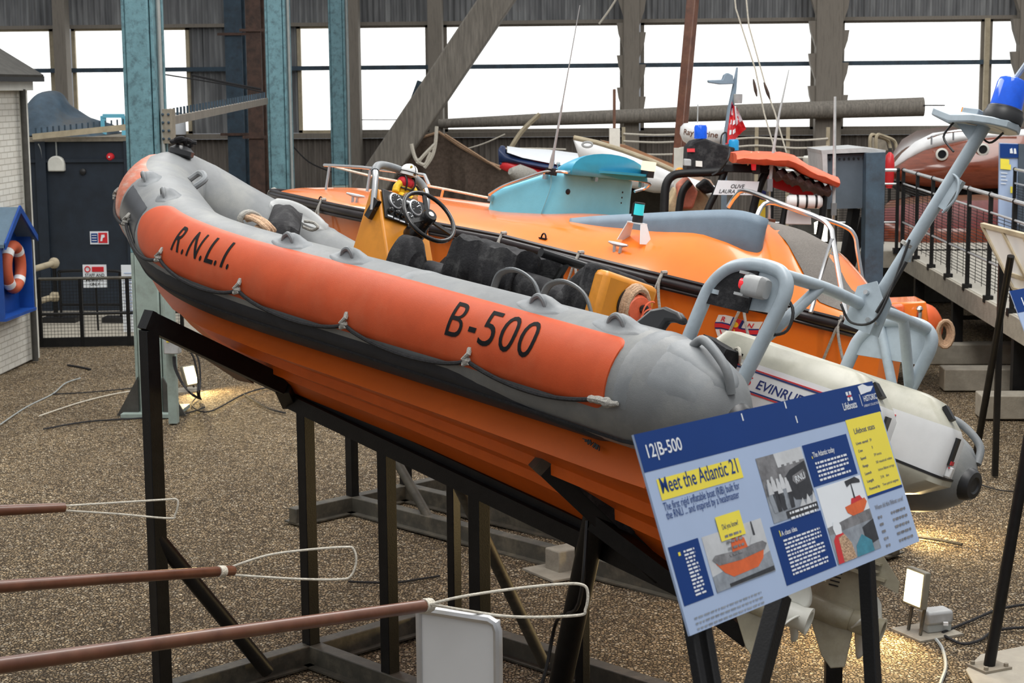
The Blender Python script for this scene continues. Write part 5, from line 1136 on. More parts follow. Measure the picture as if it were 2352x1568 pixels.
# hull lettering and flag emblem, laid on the topsides
def side2(x0, z0): return lambda x, y: V((x0-x, (lambda X, Z: (lambda w_, d, t: w_*(1-.07*t/.34) if t < .34 else w_*(.93-.07*(t-.34)/.22))(hw(X), 1, min(.5, max(0, (sh(X)-Z)/.9))))(x0-x, z0+y)+.006, z0+y))
hR = b2(1211, 640, 1, 1.02)
m = MB(); lettering(m, 'R', side2(2.83, -.29), .16, .27, bold=.02, cuts=6); lettering(m, 'N', side2(2.57, -.29), .19, .27, bold=.02, cuts=6); lettering(m, 'L', side2(2.28, -.29), .13, .27, bold=.02, cuts=6); lettering(m, 'I', side2(2.02, -.29), .05, .27, bold=.02, cuts=6); OB(m, 'lettering', 'letter_black', smooth=0)
hA = b2(1015, 590, 1, 1.01); f_ = side2(3.74, -.34); m = MB(); m.add([f_(0, .08), f_(.06, .08), f_(.14, .27), f_(.08, .27)], [(0, 1, 2, 3)]); OB(m, 'lettering', 'letter_black', smooth=0)
ff = side2(1.32, 0)
fz = -.205
def flag(x, y): return ff(x-.02*math.sin(y*23)*1.0, fz+y+.008*math.sin(x*26))+V((0, .002, 0))
m = MB()
def quadf(x0, y0, x1, y1, o, mi, n=6):
    m.m = mi; m.grid([[flag(x0+(x1-x0)*i/n, y0+(y1-y0)*j/3)+V((0, o, 0)) for j in range(4)] for i in range(n+1)])
FW, FH = .27, .14
quadf(0, 0, FW, FH, 0, 0); quadf(0, .045, FW, .09, .002, 1); quadf(.10, 0, .17, FH, .002, 1); quadf(0, .054, FW, .081, .004, 2); quadf(.115, 0, .155, FH, .004, 2)
m.m = 2
for s, x, y in (('R', .035, .096), ('N', .20, .096), ('L', .03, .008), ('I', .22, .008)): lettering(m, s, lambda a, b: flag(a, b)+V((0, .004, 0)), .03 if s != 'I' else .01, .033, bold=.02, x0=x, y0=y)
m.m = 3
m.grid([[flag(.135+.018*math.cos(t)*r, .1+.018*math.sin(t)*r)+V((0, .006, 0)) for r in (.1, 1)] for t in [2*PI*k/12 for k in range(13)]])
m.grid([[flag(.131, .02+.05*k/4)+V((0, .006, 0)), flag(.139, .02+.05*k/4)+V((0, .006, 0))] for k in range(5)])
m.grid([[flag(.135+.03*math.cos(t), .036+.022*math.sin(t))+V((0, .006, 0)), flag(.135+.022*math.cos(t), .038+.016*math.sin(t))+V((0, .006, 0))] for t in [PI+PI*k/10 for k in range(11)]])
OB(m, 'flag_emblem', [M_['logo_white'], M_['logo_navy'], M_['logo_red'], M_['logo_gold']], smooth=0)
m = MB(); c = b2(2012, 832, 1, .2); m.lathe([(.075, 0), (.08, .05), (.05, .05), (.048, .01), (0, .01)], V((-.12, .2, -.55)), (-1, 0, 0), 18); m.tube([V((.0, .2, -.5)), V((-.12, .2, -.55))], .06, 10); OB(m, 'jet_nozzle', 'zinc')
# ================================================================== INFORMATION BOARD
TLp, TRp, BLp = gd(1455, 998, 4.2), gd(2003, 875, 5.25), gd(1585, 1460, 4.15)
Uv, Vv = TRp-TLp, BLp-TLp; SN = Uv.cross(Vv).normalized()
if SN.dot(CO-TLp) < 0: SN = -SN
uh, vh, UL, VL = Uv.normalized(), Vv.normalized(), Uv.length, Vv.length
def sp(cx, cy):       # crop reading -> board coordinates in metres
    q = gplane(1450+cx/2.5286, 860+cy/2.5286, TLp, SN)-TLp; return q.dot(uh), q.dot(vh)
def sg(u, v, o=0.0): return TLp+uh*u+vh*v+SN*o
ib = thing('information_board', 'tilted blue and pale information board headed 12 B-500 in the right foreground', 'information board', V((sg(UL*.5, VL).x, sg(UL*.5, VL).y, 0)))
def IB(mb, name, mt, par=None, **k): return mb.build(name, [M_[q] for q in mt] if isinstance(mt, (list, tuple)) else M_[mt], par or ib, **k)
m = MB(); m.prism([sg(0, 0, -.006), sg(UL, 0, -.006), sg(UL, VL, -.006), sg(0, VL, -.006)], SN*.006); brd = IB(m, 'board', 'sign_pale')
def rect(mb, u0, v0, u1, v1, o=.0006): mb.add([sg(u0, v0, o), sg(u1, v0, o), sg(u1, v1, o), sg(u0, v1, o)], [(0, 1, 2, 3)])
def prect(name, tl, br, mt, o=.0006):
    a, b = sp(*tl), sp(*br); m = MB(); rect(m, a[0], a[1], b[0], b[1], o); IB(m, name, mt, brd, smooth=0); return a[0], a[1], b[0], b[1]
hv = sp(78, 570)[1]; m = MB(); rect(m, 0, 0, UL, hv); IB(m, 'header_band', 'sign_blue', brd, smooth=0)
def txt(s, p0, w, h, mt, o=.0014, bold=.0, name='lettering', adj=(0, 0)):
    m = MB(); lettering(m, s, lambda x, y: sg(p0[0]+x, p0[1]-y, o), w, h, bold=bold); return IB(m, name, mt, brd, smooth=0)
a, b = sp(98, 484), sp(298, 436); txt('12|B-500', a, b[0]-a[0], .034, 'sign_white', bold=.01)
y0 = prect('title_box', (143, 610), (650, 595), 'sign_yellow', .0008)
a, b = sp(180, 690), sp(622, 569); txt('Meet the Atlantic 21', a, b[0]-a[0], .040, 'sign_blue', bold=.008)
a, b = sp(192, 792), sp(632, 672); txt('The first rigid inflatable boat (RIB) built for', a, b[0]-a[0], .021, 'sign_blue')
a, b = sp(207, 842), sp(630, 722); txt('the RNLI ... and inspired by a headmaster', a, b[0]-a[0], .021, 'sign_blue')
def words(mb, u0, v0, u1, n, lh, h, ragged=.8):   # illegible small print: short runs of marks
    for k in range(n):
        u = u0; e = u0+(u1-u0)*(1 if k % 4 != 3 else ragged)
        while u < e:
            w_ = min(random.uniform(.008, .026), e-u); rect(mb, u, v0+k*lh, u+w_, v0+k*lh+h, .0015); u += w_+.005
# did you know
# boat photograph
P = prect('photograph', (405, 945), (835, 1135), 'photo_light', .0006)
m = MB(); w_, h_ = P[2]-P[0], P[3]-P[1]; f_ = lambda x, y, o=.0012: sg(P[0]+w_*x, P[1]+h_*y, o)
def poly(mb, pts, mi, o): mb.m = mi; mb.add([f_(x, y, o) for x, y in pts], [list(range(len(pts)))])
poly(m, [(0, .72), (.3, .66), (.6, .74), (1, .62), (1, 1), (0, 1)], 0, .0010)
poly(m, [(.10, .52), (.5, .56), (.92, .50), (.86, .70), (.74, .82), (.32, .84), (.2, .72)], 1, .0014)
poly(m, [(.06, .44), (.12, .38), (.5, .42), (.92, .40), (.98, .47), (.92, .56), (.5, .60), (.14, .57)], 2, .0017)
poly(m, [(.40, .42), (.42, .22), (.48, .17), (.54, .22), (.58, .18), (.64, .24), (.66, .42)], 1, .0019)
poly(m, [(.44, .20), (.48, .14), (.51, .20)], 3, .0021); poly(m, [(.55, .20), (.59, .14), (.62, .20)], 3, .0021)
poly(m, [(.70, .40), (.76, .26), (.86, .24), (.88, .40)], 4, .0019); poly(m, [(.80, .26), (.81, -.0), (.825, .0), (.83, .26)], 3, .0020)
poly(m, [(.0, .9), (.4, .84), (.7, .92), (1, .86), (1, 1), (0, 1)], 5, .0017)
poly(m, [(.22, .93), (.99, .90), (.99, .985), (.22, .99)], 3, .0021)
IB(m, 'photo_print', ['photo_sea', 'photo_orange', 'photo_grey', 'photo_dark', 'photo_light', 'photo_sea'], brd, smooth=0)
Q = prect('note_box', (480, 830), (660, 922), 'sign_yellow', .0024)
m = MB(); lettering(m, 'Did you know?', lambda x, y: sg(Q[0]+.02+x, Q[1]+.035-y, .003), (Q[2]-Q[0])*.65, .014); IB(m, 'lettering', 'sign_blue', brd, smooth=0)
m = MB(); words(m, Q[0]+.02, Q[1]+.05, Q[2]-.02, 4, .016, .006); 
for p in m.v: p += SN*.0016
IB(m, 'small_print', 'photo_grey', brd, smooth=0)
Q = prect('blue_box', (210, 1005), (478, 1280), 'sign_blue', .0007); m = MB(); hq = Q[3]-Q[1]; words(m, Q[0]+.06, Q[1]+hq*.13, Q[2]-.03, 13, hq*.062, hq*.032); IB(m, 'small_print', 'sign_white', brd, smooth=0)
m = MB(); rect(m, Q[0]+.035, Q[1]+hq*.13, Q[0]+.045, Q[1]+hq*.19, .0015); IB(m, 'box_marker', 'sign_yellow', brd, smooth=0)
# castle photograph
P = prect('photograph', (718, 487), (1085, 775), 'photo_light', .0006); w_, h_ = P[2]-P[0], P[3]-P[1]; m = MB()
poly(m, [(0, 0), (.38, 0), (.40, .22), (.48, .22), (.48, .19), (.54, .19), (.54, .22), (.60, .22), (.60, .19), (.66, .19), (.66, .22), (.73, .22), (.73, .19), (.8, .19), (.8, .22), (.88, .22), (.88, .19), (1, .19), (1, .62), (0, .62)], 0, .0010)
poly(m, [(0, .6), (1, .6), (1, 1), (0, 1)], 2, .0011)
poly(m, [(.46, .40), (.62, .30), (.98, .22), (1, .74), (.8, .80), (.58, .76), (.48, .6)], 1, .0014)
poly(m, [(.64, .40), (.90, .34), (.94, .42), (.90, .50), (.68, .54), (.62, .47)], 0, .0017)
for x, y in ((.06, .36), (.15, .33), (.25, .38), (.34, .33), (.43, .40)):
    poly(m, [(x, y+.05), (x+.09, y+.05), (x+.11, y+.28), (x+.09, .86), (x+.01, .86), (x-.02, y+.28)], 1 if int(x*100) % 2 else 2, .0018)
    poly(m, [(x+.02, y+.05), (x+.09, y+.05), (x+.11, y+.22), (x, y+.22)], 3, .0020); poly(m, [(x+.02, y+.05), (x+.03, y-.01), (x+.07, y-.01), (x+.08, y+.05)], 3, .0020)
poly(m, [(.62, .88), (.72, .76), (.76, .88), (.84, .72), (.9, .88), (.98, .70), (1, .9)], 3, .0019)
poly(m, [(.30, .885), (1, .88), (1, .995), (.30, .995)], 1, .0021)
IB(m, 'photo_print', ['photo_grey', 'photo_dark', 'photo_sea', 'photo_light'], brd, smooth=0)
m = MB(); lettering(m, 'RNLI', lambda x, y: f_(.67+x, .515-y-.16*x, .0024), .22, .10, bold=.01); words(m, P[0]+w_*.36, P[1]+h_*.91, P[2]-.01, 2, .014, .006)
for p in m.v: p += SN*.0012
IB(m, 'caption', 'sign_white', brd, smooth=0)
for tl, br, s, n in (((988, 410), (1312, 570), 'The Atlantic today', 5), ((803, 885), (1190, 1107), 'A class idea', 10)):
    Q = prect('blue_box', tl, br, 'sign_blue', .0007); k = (Q[2]-Q[0]); hq = Q[3]-Q[1]
    m = MB(); lettering(m, s, lambda x, y: sg(Q[0]+k*.16+x, Q[1]+hq*(.34 if n == 5 else .20)-y, .0015), k*(.48 if n == 5 else .30), hq*(.13 if n == 5 else .085), bold=.012); words(m, Q[0]+k*.16, Q[1]+hq*(.46 if n == 5 else .27), Q[0]+k*.88, n, hq*(.10 if n == 5 else .064), hq*(.05 if n == 5 else .032)); IB(m, 'small_print', 'sign_white', brd, smooth=0)
    m = MB(); rect(m, Q[0]+k*.13, Q[1]+hq*.2*(n == 5)+hq*.10, Q[0]+k*.145, Q[1]+hq*.2*(n == 5)+hq*.2*(1 if n == 10 else .8), .0015); IB(m, 'box_marker', 'sign_yellow', brd, smooth=0)
# harbour photograph
P = prect('photograph', (1070, 660), (1448, 1000), 'sign_white', .0006); w_, h_ = P[2]-P[0], P[3]-P[1]; m = MB()
poly(m, [(0, .52), (.3, .50), (.62, .47), (1, .46), (1, .60), (0, .62)], 5, .0010); poly(m, [(0, .62), (1, .6), (1, 1), (0, 1)], 0, .0010)
poly(m, [(.48, .34), (.95, .30), (.98, .36), (.9, .43), (.84, .47), (.6, .48), (.5, .42)], 1, .0014); poly(m, [(.62, .33), (.66, .26), (.86, .25), (.9, .31)], 6, .0015)
poly(m, [(.72, .27), (.735, .06), (.75, .06), (.755, .27)], 2, .0016); poly(m, [(.62, .02), (.86, .0), (.95, .05), (.95, .09), (.74, .07), (.64, .10)], 2, .0016)
poly(m, [(.10, .55), (.14, .46), (.24, .46), (.28, .55), (.26, .64), (.12, .64)], 3, .0018); poly(m, [(.05, .70), (.14, .62), (.26, .62), (.34, .72), (.36, 1), (.02, 1)], 6, .0017); poly(m, [(.16, .68), (.30, .66), (.40, .8), (.42, 1), (.14, 1)], 4, .0019)
poly(m, [(.48, .86), (.66, .74), (.84, .86), (.84, 1), (.44, 1)], 7, .0018); poly(m, [(.72, .66), (1, .60), (1, .88), (.84, .9), (.72, .78)], 2, .0017)
IB(m, 'photo_print', ['photo_sea', 'photo_orange', 'photo_dark', 'sign_white', 'rope_tan', 'photo_grey', 'red_paint', 'photo_teal'], brd, smooth=0)
Q = prect('stats_box', (1240, 262), (1567, 632), 'sign_yellow', .0007); k = Q[2]-Q[0]; hq = Q[3]-Q[1]
m = MB(); rect(m, Q[0], Q[3], Q[2], Q[3]+.008, .0007); lettering(m, 'Lifeboat stats', lambda x, y: sg(Q[0]+k*.14+x, Q[1]+hq*.20-y, .0015), k*.58, hq*.075)
for j, (s, v) in enumerate((('Lives saved', '29'), ('Crew', '3'), ('Speed', '29 knots'), ('Range', '50 nautical miles'), ('Launch', 'Inshore lifeboat carriage'), ('Length', '21ft   6m'), ('Powered by', 'Two petrol engines'))):
    vv = Q[1]+hq*(.34+.10*j); lettering(m, s, lambda x, y: sg(Q[0]+k*.10+x, vv-y, .0015), k*.030*len(s), hq*.036, bold=.012); lettering(m, v, lambda x, y: sg(Q[0]+k*.48+x, vv-y, .0015), k*min(.027*len(v), .46), hq*.036)
IB(m, 'lettering', 'sign_blue', brd, smooth=0)
m = MB(); lettering(m, 'Where did this lifeboat serve?', lambda x, y: sg(Q[0]+k*.10+x, Q[3]+.045-y, .0015), k*.82, .0135, bold=.01)
for j in range(5): words(m, Q[0]+k*.10, Q[3]+.065+.021*j, Q[0]+k*.22, 1, .02, .007); words(m, Q[0]+k*.48, Q[3]+.065+.021*j, Q[0]+k*.9, 1, .02, .007)
IB(m, 'small_print', 'photo_grey', brd, smooth=0)
# header marks
a = sp(1255, 150); m = MB(); s = .015; u, v = a; v -= .012
m.m = 0; rect(m, u, v-s, u+2.2*s, v+s*.8, .0012); m.m = 1; rect(m, u, v-.3*s, u+2.2*s, v+.1*s, .0016); rect(m, u+.9*s, v-s, u+1.3*s, v+.8*s, .0016); m.m = 2; rect(m, u+.3*s, v-.25*s, u+1.9*s, v+.05*s, .0019)
IB(m, 'flag_mark', ['sign_white', 'sign_blue', 'sign_red'], brd, smooth=0)
a, b = sp(1232, 204), sp(1310, 184); m = MB(); lettering(m, 'Lifeboats', lambda x, y: sg(a[0]+x, a[1]-y, .0014), b[0]-a[0], .022, bold=.012)
a, b = sp(1318, 110), sp(1330, 180); rect(m, a[0], a[1], a[0]+.003, b[1]-.0, .0014)
a, b = sp(1350, 152), sp(1394, 142); lettering(m, 'HISTORIC', lambda x, y: sg(a[0]+x, a[1]-y, .0014), .088, .018, bold=.012); lettering(m, 'LIFEBOAT COLLECTION', lambda x, y: sg(a[0]-.01+x, a[1]+.016-y, .0014), .10, .007)
m.add([sg(a[0]+du, a[1]-dv, .0014) for du, dv in ((-.01, .022), (-.015, .048), (.02, .052), (.05, .042), (.085, .04), (.06, .026), (.03, .025))], [tuple(range(7))]); IB(m, 'lettering', 'sign_white', brd, smooth=0)
m = MB(); c = sp(365, 1425); words(m, c[0], c[1]-.005, c[0]+.33, 3, .013, .004); IB(m, 'small_print', 'photo_sea', brd, smooth=0)
m = MB()
for cx, cy in ((955, 262), (640, 250), (890, 178)): u, v = sp(cx, cy); rect(m, u, v-.012, u+.006, v+.008, .0012)
IB(m, 'scuff_mark', 'sign_white', brd, smooth=0)
def leg(px, py0, D, w, px1, par=ib):
    top = gd(px, py0, D)-SN*.03; bot = gd(px1, 1568, D-.02); d = (bot-top); k = (0-top.z)/d.z; m = MB(); m.bar(top+V((0, 0, .18)), top+d*k, w, w, up=uh); return IB(m, 'leg', 'steel_black', par, bev=.003)
m = MB(); q0 = gd(1792, 1365, 4.74); q1 = gd(1738, 1568, 4.62); dq = q1-q0; m.bar(q0, q0+dq*(-q0.z/dq.z), .05, .05, up=uh); IB(m, 'leg', 'steel_black', bev=.003)
for px, D, w, p1 in ((1580, 4.26, .026, 1580), (1611, 4.30, .030, 1611), (1999, 5.22, .040, 1997)): leg(px, 1440 if px < 1900 else 1270, D, w, p1)
# ---- second board at the right edge and a third seen from behind
D3 = 10.6
t3 = thing('information_board', 'blue and pale information board cut off by the right edge, on black posts', 'information board', V((gd(2360, 700, D3).x, gd(2360, 700, D3).y, 0)))
a, b, c = gd(2319, 668, D3), gd(2352+560, 560, D3+1.6), gd(2352, 757, D3-.05)
u3, v3 = (b-a).normalized()*1.25, (c-a).normalized()*.42; n3 = u3.cross(v3).normalized(); n3 = n3 if n3.dot(CO-a) > 0 else -n3
s3 = lambda u, v, o=0: a+u3*u+v3*v+n3*o
m = MB(); m.prism([s3(0, 0), s3(1, 0), s3(1, 1), s3(0, 1)], -n3*.006); b3 = m.build('board', M_['sign_pale'], t3)
m = MB(); m.add([s3(0, 0, .001), s3(1, 0, .001), s3(1, .34, .001), s3(0, .34, .001)], [(0, 1, 2, 3)]); m.build('header_band', M_['sign_blue'], b3, smooth=0)
m = MB(); lettering(m, '13|A-504', lambda x, y: s3(.06+x, .25-y, .002), .22, .13, bold=.01); m.build('lettering', M_['sign_white'], b3, smooth=0)
m = MB(); m.add([s3(.08, .46, .001), s3(.5, .46, .001), s3(.5, .66, .001), s3(.08, .66, .001)], [(0, 1, 2, 3)]); m.build('title_box', M_['sign_yellow'], b3, smooth=0)
for u in (.12, .8):
    p = s3(u, .8, -.03); m = MB(); m.bar(p, V((p.x, p.y, 0)), .035, .035); m.build('leg', M_['steel_black'], t3)
foot = gz(2272, 1532, .02); t4 = thing('leaning_post', 'black round post bolted through a square plate at the lower right', 'post', V((foot.x, foot.y, 0)))
hd_ = gd(2349, 1090, 10.1+.12); m = MB(); m.tube([foot+V((0, 0, .012)), hd_, hd_+(hd_-foot)*.35], .034, 12); m.build('pole', M_['steel_black'], t4)
m = MB(); m.box(foot+V((0, 0, .006)), (.20, .17, .014), Matrix.Rotation(.5, 3, 'Z')); pl = m.build('foot_plate', M_['rusty'], t4)
for sx in (-1, 1):
    for sy in (-1, 1):
        m = MB(); q = Matrix.Rotation(.5, 3, 'Z') @ V((sx*.075, sy*.06, 0)); m.lathe([(.014, 0), (.014, .02), (0, .022)], foot+q+V((0, 0, .012)), (0, 0, 1), 6); m.build('bolt', M_['rusty'], pl)
p0 = [gz(2218, 1543, 0), gz(2252, 1508, 0), gz(2360, 1487, 0), gz(2480, 1520, 0), gz(2470, 1640, 0), gz(2260, 1620, 0)]
m = MB(); m.prism([V((p.x, p.y, .0)) for p in p0], (0, 0, .018)); tag(m.build('base_slab', M_['concrete'], bev=.004), 'flat many-sided slab on the gravel under the leaning black post', 'slab')
Y3 = 14.8; fb_ = gz(2285, 1093, 0)
t5 = thing('display_frame', 'display stand with three tilted panels seen from behind on two black legs', 'display stand', V((fb_.x, fb_.y, 0)))
qs = [gd(2256, 517, 15.2), gd(2352, 541, 14.4), gd(2352+40, 551, 14.2), gd(2300, 690, 14.9), gd(2352+70, 735, 13.9)]
A, B, Cc = gd(2256, 516, 15.2), gd(2400, 552, 14.2), gd(2340, 686, 14.75); du, dv = (B-A), (gd(2312, 628, 14.95)-A)
m = MB(); nrm = du.cross(dv).normalized(); m.prism([A, A+du, A+du+dv*1.3, A+dv*1.3], nrm*.012); pn5 = m.build('panel', M_['board_white'], t5)
m = MB()
for k in range(4): q = A+du*(k/3); m.bar(q, q+dv*1.3, .03, .03, up=nrm)
m.bar(A, A+du, .035, .035, up=nrm); m.bar(A+dv*.98, A+du+dv*.98, .03, .03, up=nrm); m.bar(A+dv*1.3, A+du+dv*1.3, .03, .03, up=nrm); m.build('panel_frame', M_['timber_pale'], pn5)
m = MB(); tp5 = gd(2283, 575, 15.1); m.bar(V((fb_.x, fb_.y, 0)), V((fb_.x, fb_.y, tp5.z)), .05, .05); m.build('leg', M_['steel_black'], t5)
fr_ = gz(2236, 1075, 0); m = MB(); m.tube([V((fr_.x, fr_.y, 0)), gd(2322, 588, 14.6)], .032, 10); m.build('leg', M_['steel_black'], t5)
# ================================================================== WHITE SWING BOARD
D4 = 6.2; a, b = gd(962, 1398, D4), gd(1143, 1426, D4-.15)
t = thing('panel_sign', 'blank white metal framed panel standing in the foreground at bottom centre', 'sign', V(((a.x+b.x)/2, (a.y+b.y)/2, 0)))
u4 = b-a; u4.z = 0; n4 = V((-u4.y, u4.x, 0)).normalized()*-1; lo = .55; a.z = b.z = a.z
m = MB(); m.prism([a, a+u4, a+u4-UP*(a.z-lo), a-UP*(a.z-lo)], n4*-.02); m.build('panel', M_['board_white'], t)
m = MB(); fp = [a, a+u4, a+u4-UP*(a.z-lo), a-UP*(a.z-lo)]
m.tube([a, a+u4*.9, a+u4*.97-UP*.01, a+u4*1.0-UP*.035, a+u4-UP*.1, a+u4-UP*(a.z-lo), a-UP*(a.z-lo)], .017, 8); m.tube([a, a-UP*(a.z-lo)], .012, 8); m.build('frame', M_['alloy'], t)
for q in (a+u4*.1, a+u4*.9):
    m = MB(); m.bar(V((q.x, q.y, lo+.01)), V((q.x, q.y, 0.02)), .03, .03); m.build('leg', M_['steel_black'], t)
m = MB(); q = a+u4*.5; m.box((q.x, q.y, .02), (.45, .35, .04)); m.build('foot', M_['steel_black'], t)
# ================================================================== POLES WITH CORD LOOPS
def pole(pts, rads, loop, label, band):
    P = [gd(*p) for p in pts]; d = (P[-1]-P[0]).normalized(); P = [P[0]-d*1.1]+P
    t = thing('wooden_pole', label, 'pole', P[-1], 'brown poles with cord loops'); m = MB(); m.tube(P, [rads[0]]+list(rads), 14); m.build('shaft', M_['pole_brown'], t)
    m = MB(); m.tube(spline([gd(*p) for p in loop], 8), .0052, 7); m.build('cord_loop', M_['rope_white'], t)
    if band: 
        q = P[-1]-d*band; m = MB(); r = rads[-1]*1.12
        for k in range(3): m.lathe([(r, -.006), (r*1.05, 0), (r, .006)], q+d*.013*k, d, 12)
        m.build('cord_lashing', M_['rope_white'], t)
pole([(0, 1172, 8.3), (148, 1165, 8.5)], [.027, .023], [(140, 1162, 8.5), (270, 1154, 8.5), (380, 1147, 8.5), (404, 1146, 8.5), (409, 1157, 8.5), (402, 1182, 8.5), (388, 1190, 8.5), (270, 1180, 8.5), (146, 1172, 8.5)], 'highest of three brown poles with a white cord loop, nearest the blue column', 0)
pole([(0, 1347, 6.4), (250, 1328, 6.9), (535, 1310, 7.5)], [.024, .023, .022], [(530, 1302, 7.5), (610, 1276, 7.5), (690, 1264, 7.5), (790, 1256, 7.5), (812, 1261, 7.5), (818, 1290, 7.5), (806, 1322, 7.5), (780, 1330, 7.5), (680, 1329, 7.5), (536, 1320, 7.5)], 'middle of three brown poles, its white cord loop in front of a stand post', .09)
pole([(0, 1528, 4.7), (450, 1464, 5.4), (980, 1390, 6.1)], [.023, .0225, .022], [(985, 1388, 6.08), (1060, 1370, 6.08), (1180, 1352, 6.08), (1290, 1341, 6.08), (1338, 1343, 6.08), (1350, 1362, 6.08), (1345, 1398, 6.08), (1325, 1413, 6.08), (1180, 1416, 6.08), (1060, 1400, 6.08), (988, 1386, 6.08)], 'nearest and longest of three brown poles, its tip touching the white panel', .01)
# rack outside the view that carries the poles
t = thing('pole_rack', 'timber rack just left of the view carrying the three brown poles', 'rack', gd(-90, 1568, 6.2)*1)
for px, py, D in ((-95, 1182, 8.2), (-95, 1361, 6.2), (-95, 1549, 4.6)):
    p = gd(px, py, D); m = MB(); m.bar(V((p.x, p.y, 0)), V((p.x, p.y, p.z-.03)), .07, .07); m.build('upright', M_['sleeper'], t)
# ================================================================== FLOODLIGHTS, CABLES
def flood(px, py, py0, label, face, h, nm, pw=34):
    b = gz(px, py0, 0); t = thing('floodlight', label, 'floodlight', b, 'floodlights on the gravel'); hd = face.normalized(); sd = V((-hd.y, hd.x, 0)).normalized(); u = hd.cross(sd); u = u if u.z > 0 else -u
    c = b+UP*h; W, H = .19, .24
    m = MB(); m.prism([c+sd*(W/2*i)+u*(H/2*j)-hd*.035 for i, j in ((-1, -1), (1, -1), (1, 1), (-1, 1))], hd*.05); m.build('case', M_['lamp_case'], t, bev=.008)
    m = MB(); m.prism([c+sd*(W*.42*i)+u*(H*.43*j)+hd*.0155 for i, j in ((-1, -1), (1, -1), (1, 1), (-1, 1))], hd*.003); m.build('glass', M_['lamp_glow'], t, smooth=0)
    m = MB()
    for s in (-1, 1): m.bar(b+sd*s*.06+UP*.01, c+sd*s*.06-hd*.05, .02, .012)
    m.build('bracket', M_['steel_dusty'], t)
    m = MB(); m.box(b+UP*.008-hd*.1, (.34, .30, .018), Matrix.Rotation(.5, 3, 'Z')); m.build('base_plate', M_['sleeper'], t)
    li = bpy.data.lights.new(nm, 'AREA'); li.shape = 'RECTANGLE'; li.size = W*.8; li.size_y = H*.8; li.energy = pw; li.color = (1, .72, .32); lo_ = bpy.data.objects.new(nm, li); COL.objects.link(lo_); lo_.parent = t
    mw = (-hd).to_track_quat('Z', 'Y').to_matrix().to_4x4(); mw.translation = c+hd*.03; lo_.matrix_local = MW[t.name].inverted() @ mw
    return b
fb = flood(2100, 1395, 1455, 'lit floodlight on a plate on the gravel at lower right', V((-.78, -.42, .10)), .30, 'floodlight_lamp')
flood(2062, 1215, 1232, 'lit floodlight low on the gravel behind the information board beneath the far tube', V((.9, .1, -.25)), .13, 'floodlight_lamp', 26)
b = gz(2148, 1448, 0); t = thing('junction_box', 'grey weatherproof cable box beside the lit floodlight', 'junction box', b)
m = MB(); m.box(b+UP*.10, (.19, .13, .09), Matrix.Rotation(.35, 3, 'Z')); m.build('cover', M_['zinc'], t, bev=.02)
m = MB(); m.box(b+UP*.035, (.17, .11, .06), Matrix.Rotation(.35, 3, 'Z')); m.build('base', M_['conduit_grey'], t, bev=.008)
m = MB(); q = b+UP*.07+V((.05, -.075, 0)); m.box(q, (.03, .02, .02)); m.build('catch', M_['white_plastic'], t)
flood(437, 880, 893, 'lit floodlight on gravel behind the stand arm beside the nearest blue column', V((.55, -.35, .22)), .16, 'floodlight_lamp')
# flood under the far tube of the inflatable
b = gz(2130, 1205, 0)
def cable(pts, label, mt='rope_dark', r=.009, z=.008):
    m = MB(); m.tube(spline([gz(p[0], p[1], z) + (UP*p[2] if len(p) > 2 else V((0, 0, 0))) for p in pts], 6), r, 6); tag(m.build('cable', M_[mt]), label, 'cable', 'cables lying on the gravel')
cable([(2165, 1452), (2230, 1425), (2290, 1400), (2352, 1388), (2420, 1380)], 'upper black cable running right from the floodlight box', z=.01)
cable([(2170, 1460), (2210, 1478), (2250, 1470), (2285, 1448), (2352, 1440), (2420, 1436)], 'lower black cable curving right from the floodlight box')
cable([(2150, 1468), (2165, 1490), (2172, 1530), (2160, 1568), (2140, 1620)], 'pale grey cable dropping from the floodlight box to the bottom edge', 'conduit_grey', .011)
cable([(455, 908), (440, 930), (480, 945), (560, 905), (620, 890), (665, 905)], 'black cable looped over the gravel near the left floodlight')
cable([(100, 985), (200, 968), (320, 960), (420, 950), (470, 935)], 'black cable across the gravel left of the nearest blue column')
cable([(0, 975), (60, 935), (120, 905), (150, 880), (185, 868)], 'pale cable snaking over gravel beside the white hut', 'conduit_grey', .008)
cable([(90, 955), (180, 925), (260, 905), (320, 895)], 'pale straight cord on gravel left of the column foot', 'rope_white', .007)
cable([(120, 905), (210, 900), (315, 890)], 'thin black cable lying behind the pale cord near the column foot', r=.007)
cable([(155, 838), (185, 843), (208, 848)], 'short dark stick of cable on gravel by the hut', r=.012)
cable([(800, 1335), (900, 1338), (960, 1330), (1010, 1322)], 'thin dark cable on gravel between the two steel stands', r=.008)
cable([(2110, 1232), (2160, 1240), (2210, 1250)], 'thick dark cable stub on gravel right of the information board', r=.012)
cable([(2250, 1112), (2300, 1126), (2352, 1128)], 'thin dark cable on gravel right of the far tube end', r=.007)
cable([(560, 905), (610, 935), (655, 948)], 'straight dark cable on gravel right of the left floodlight', r=.01)
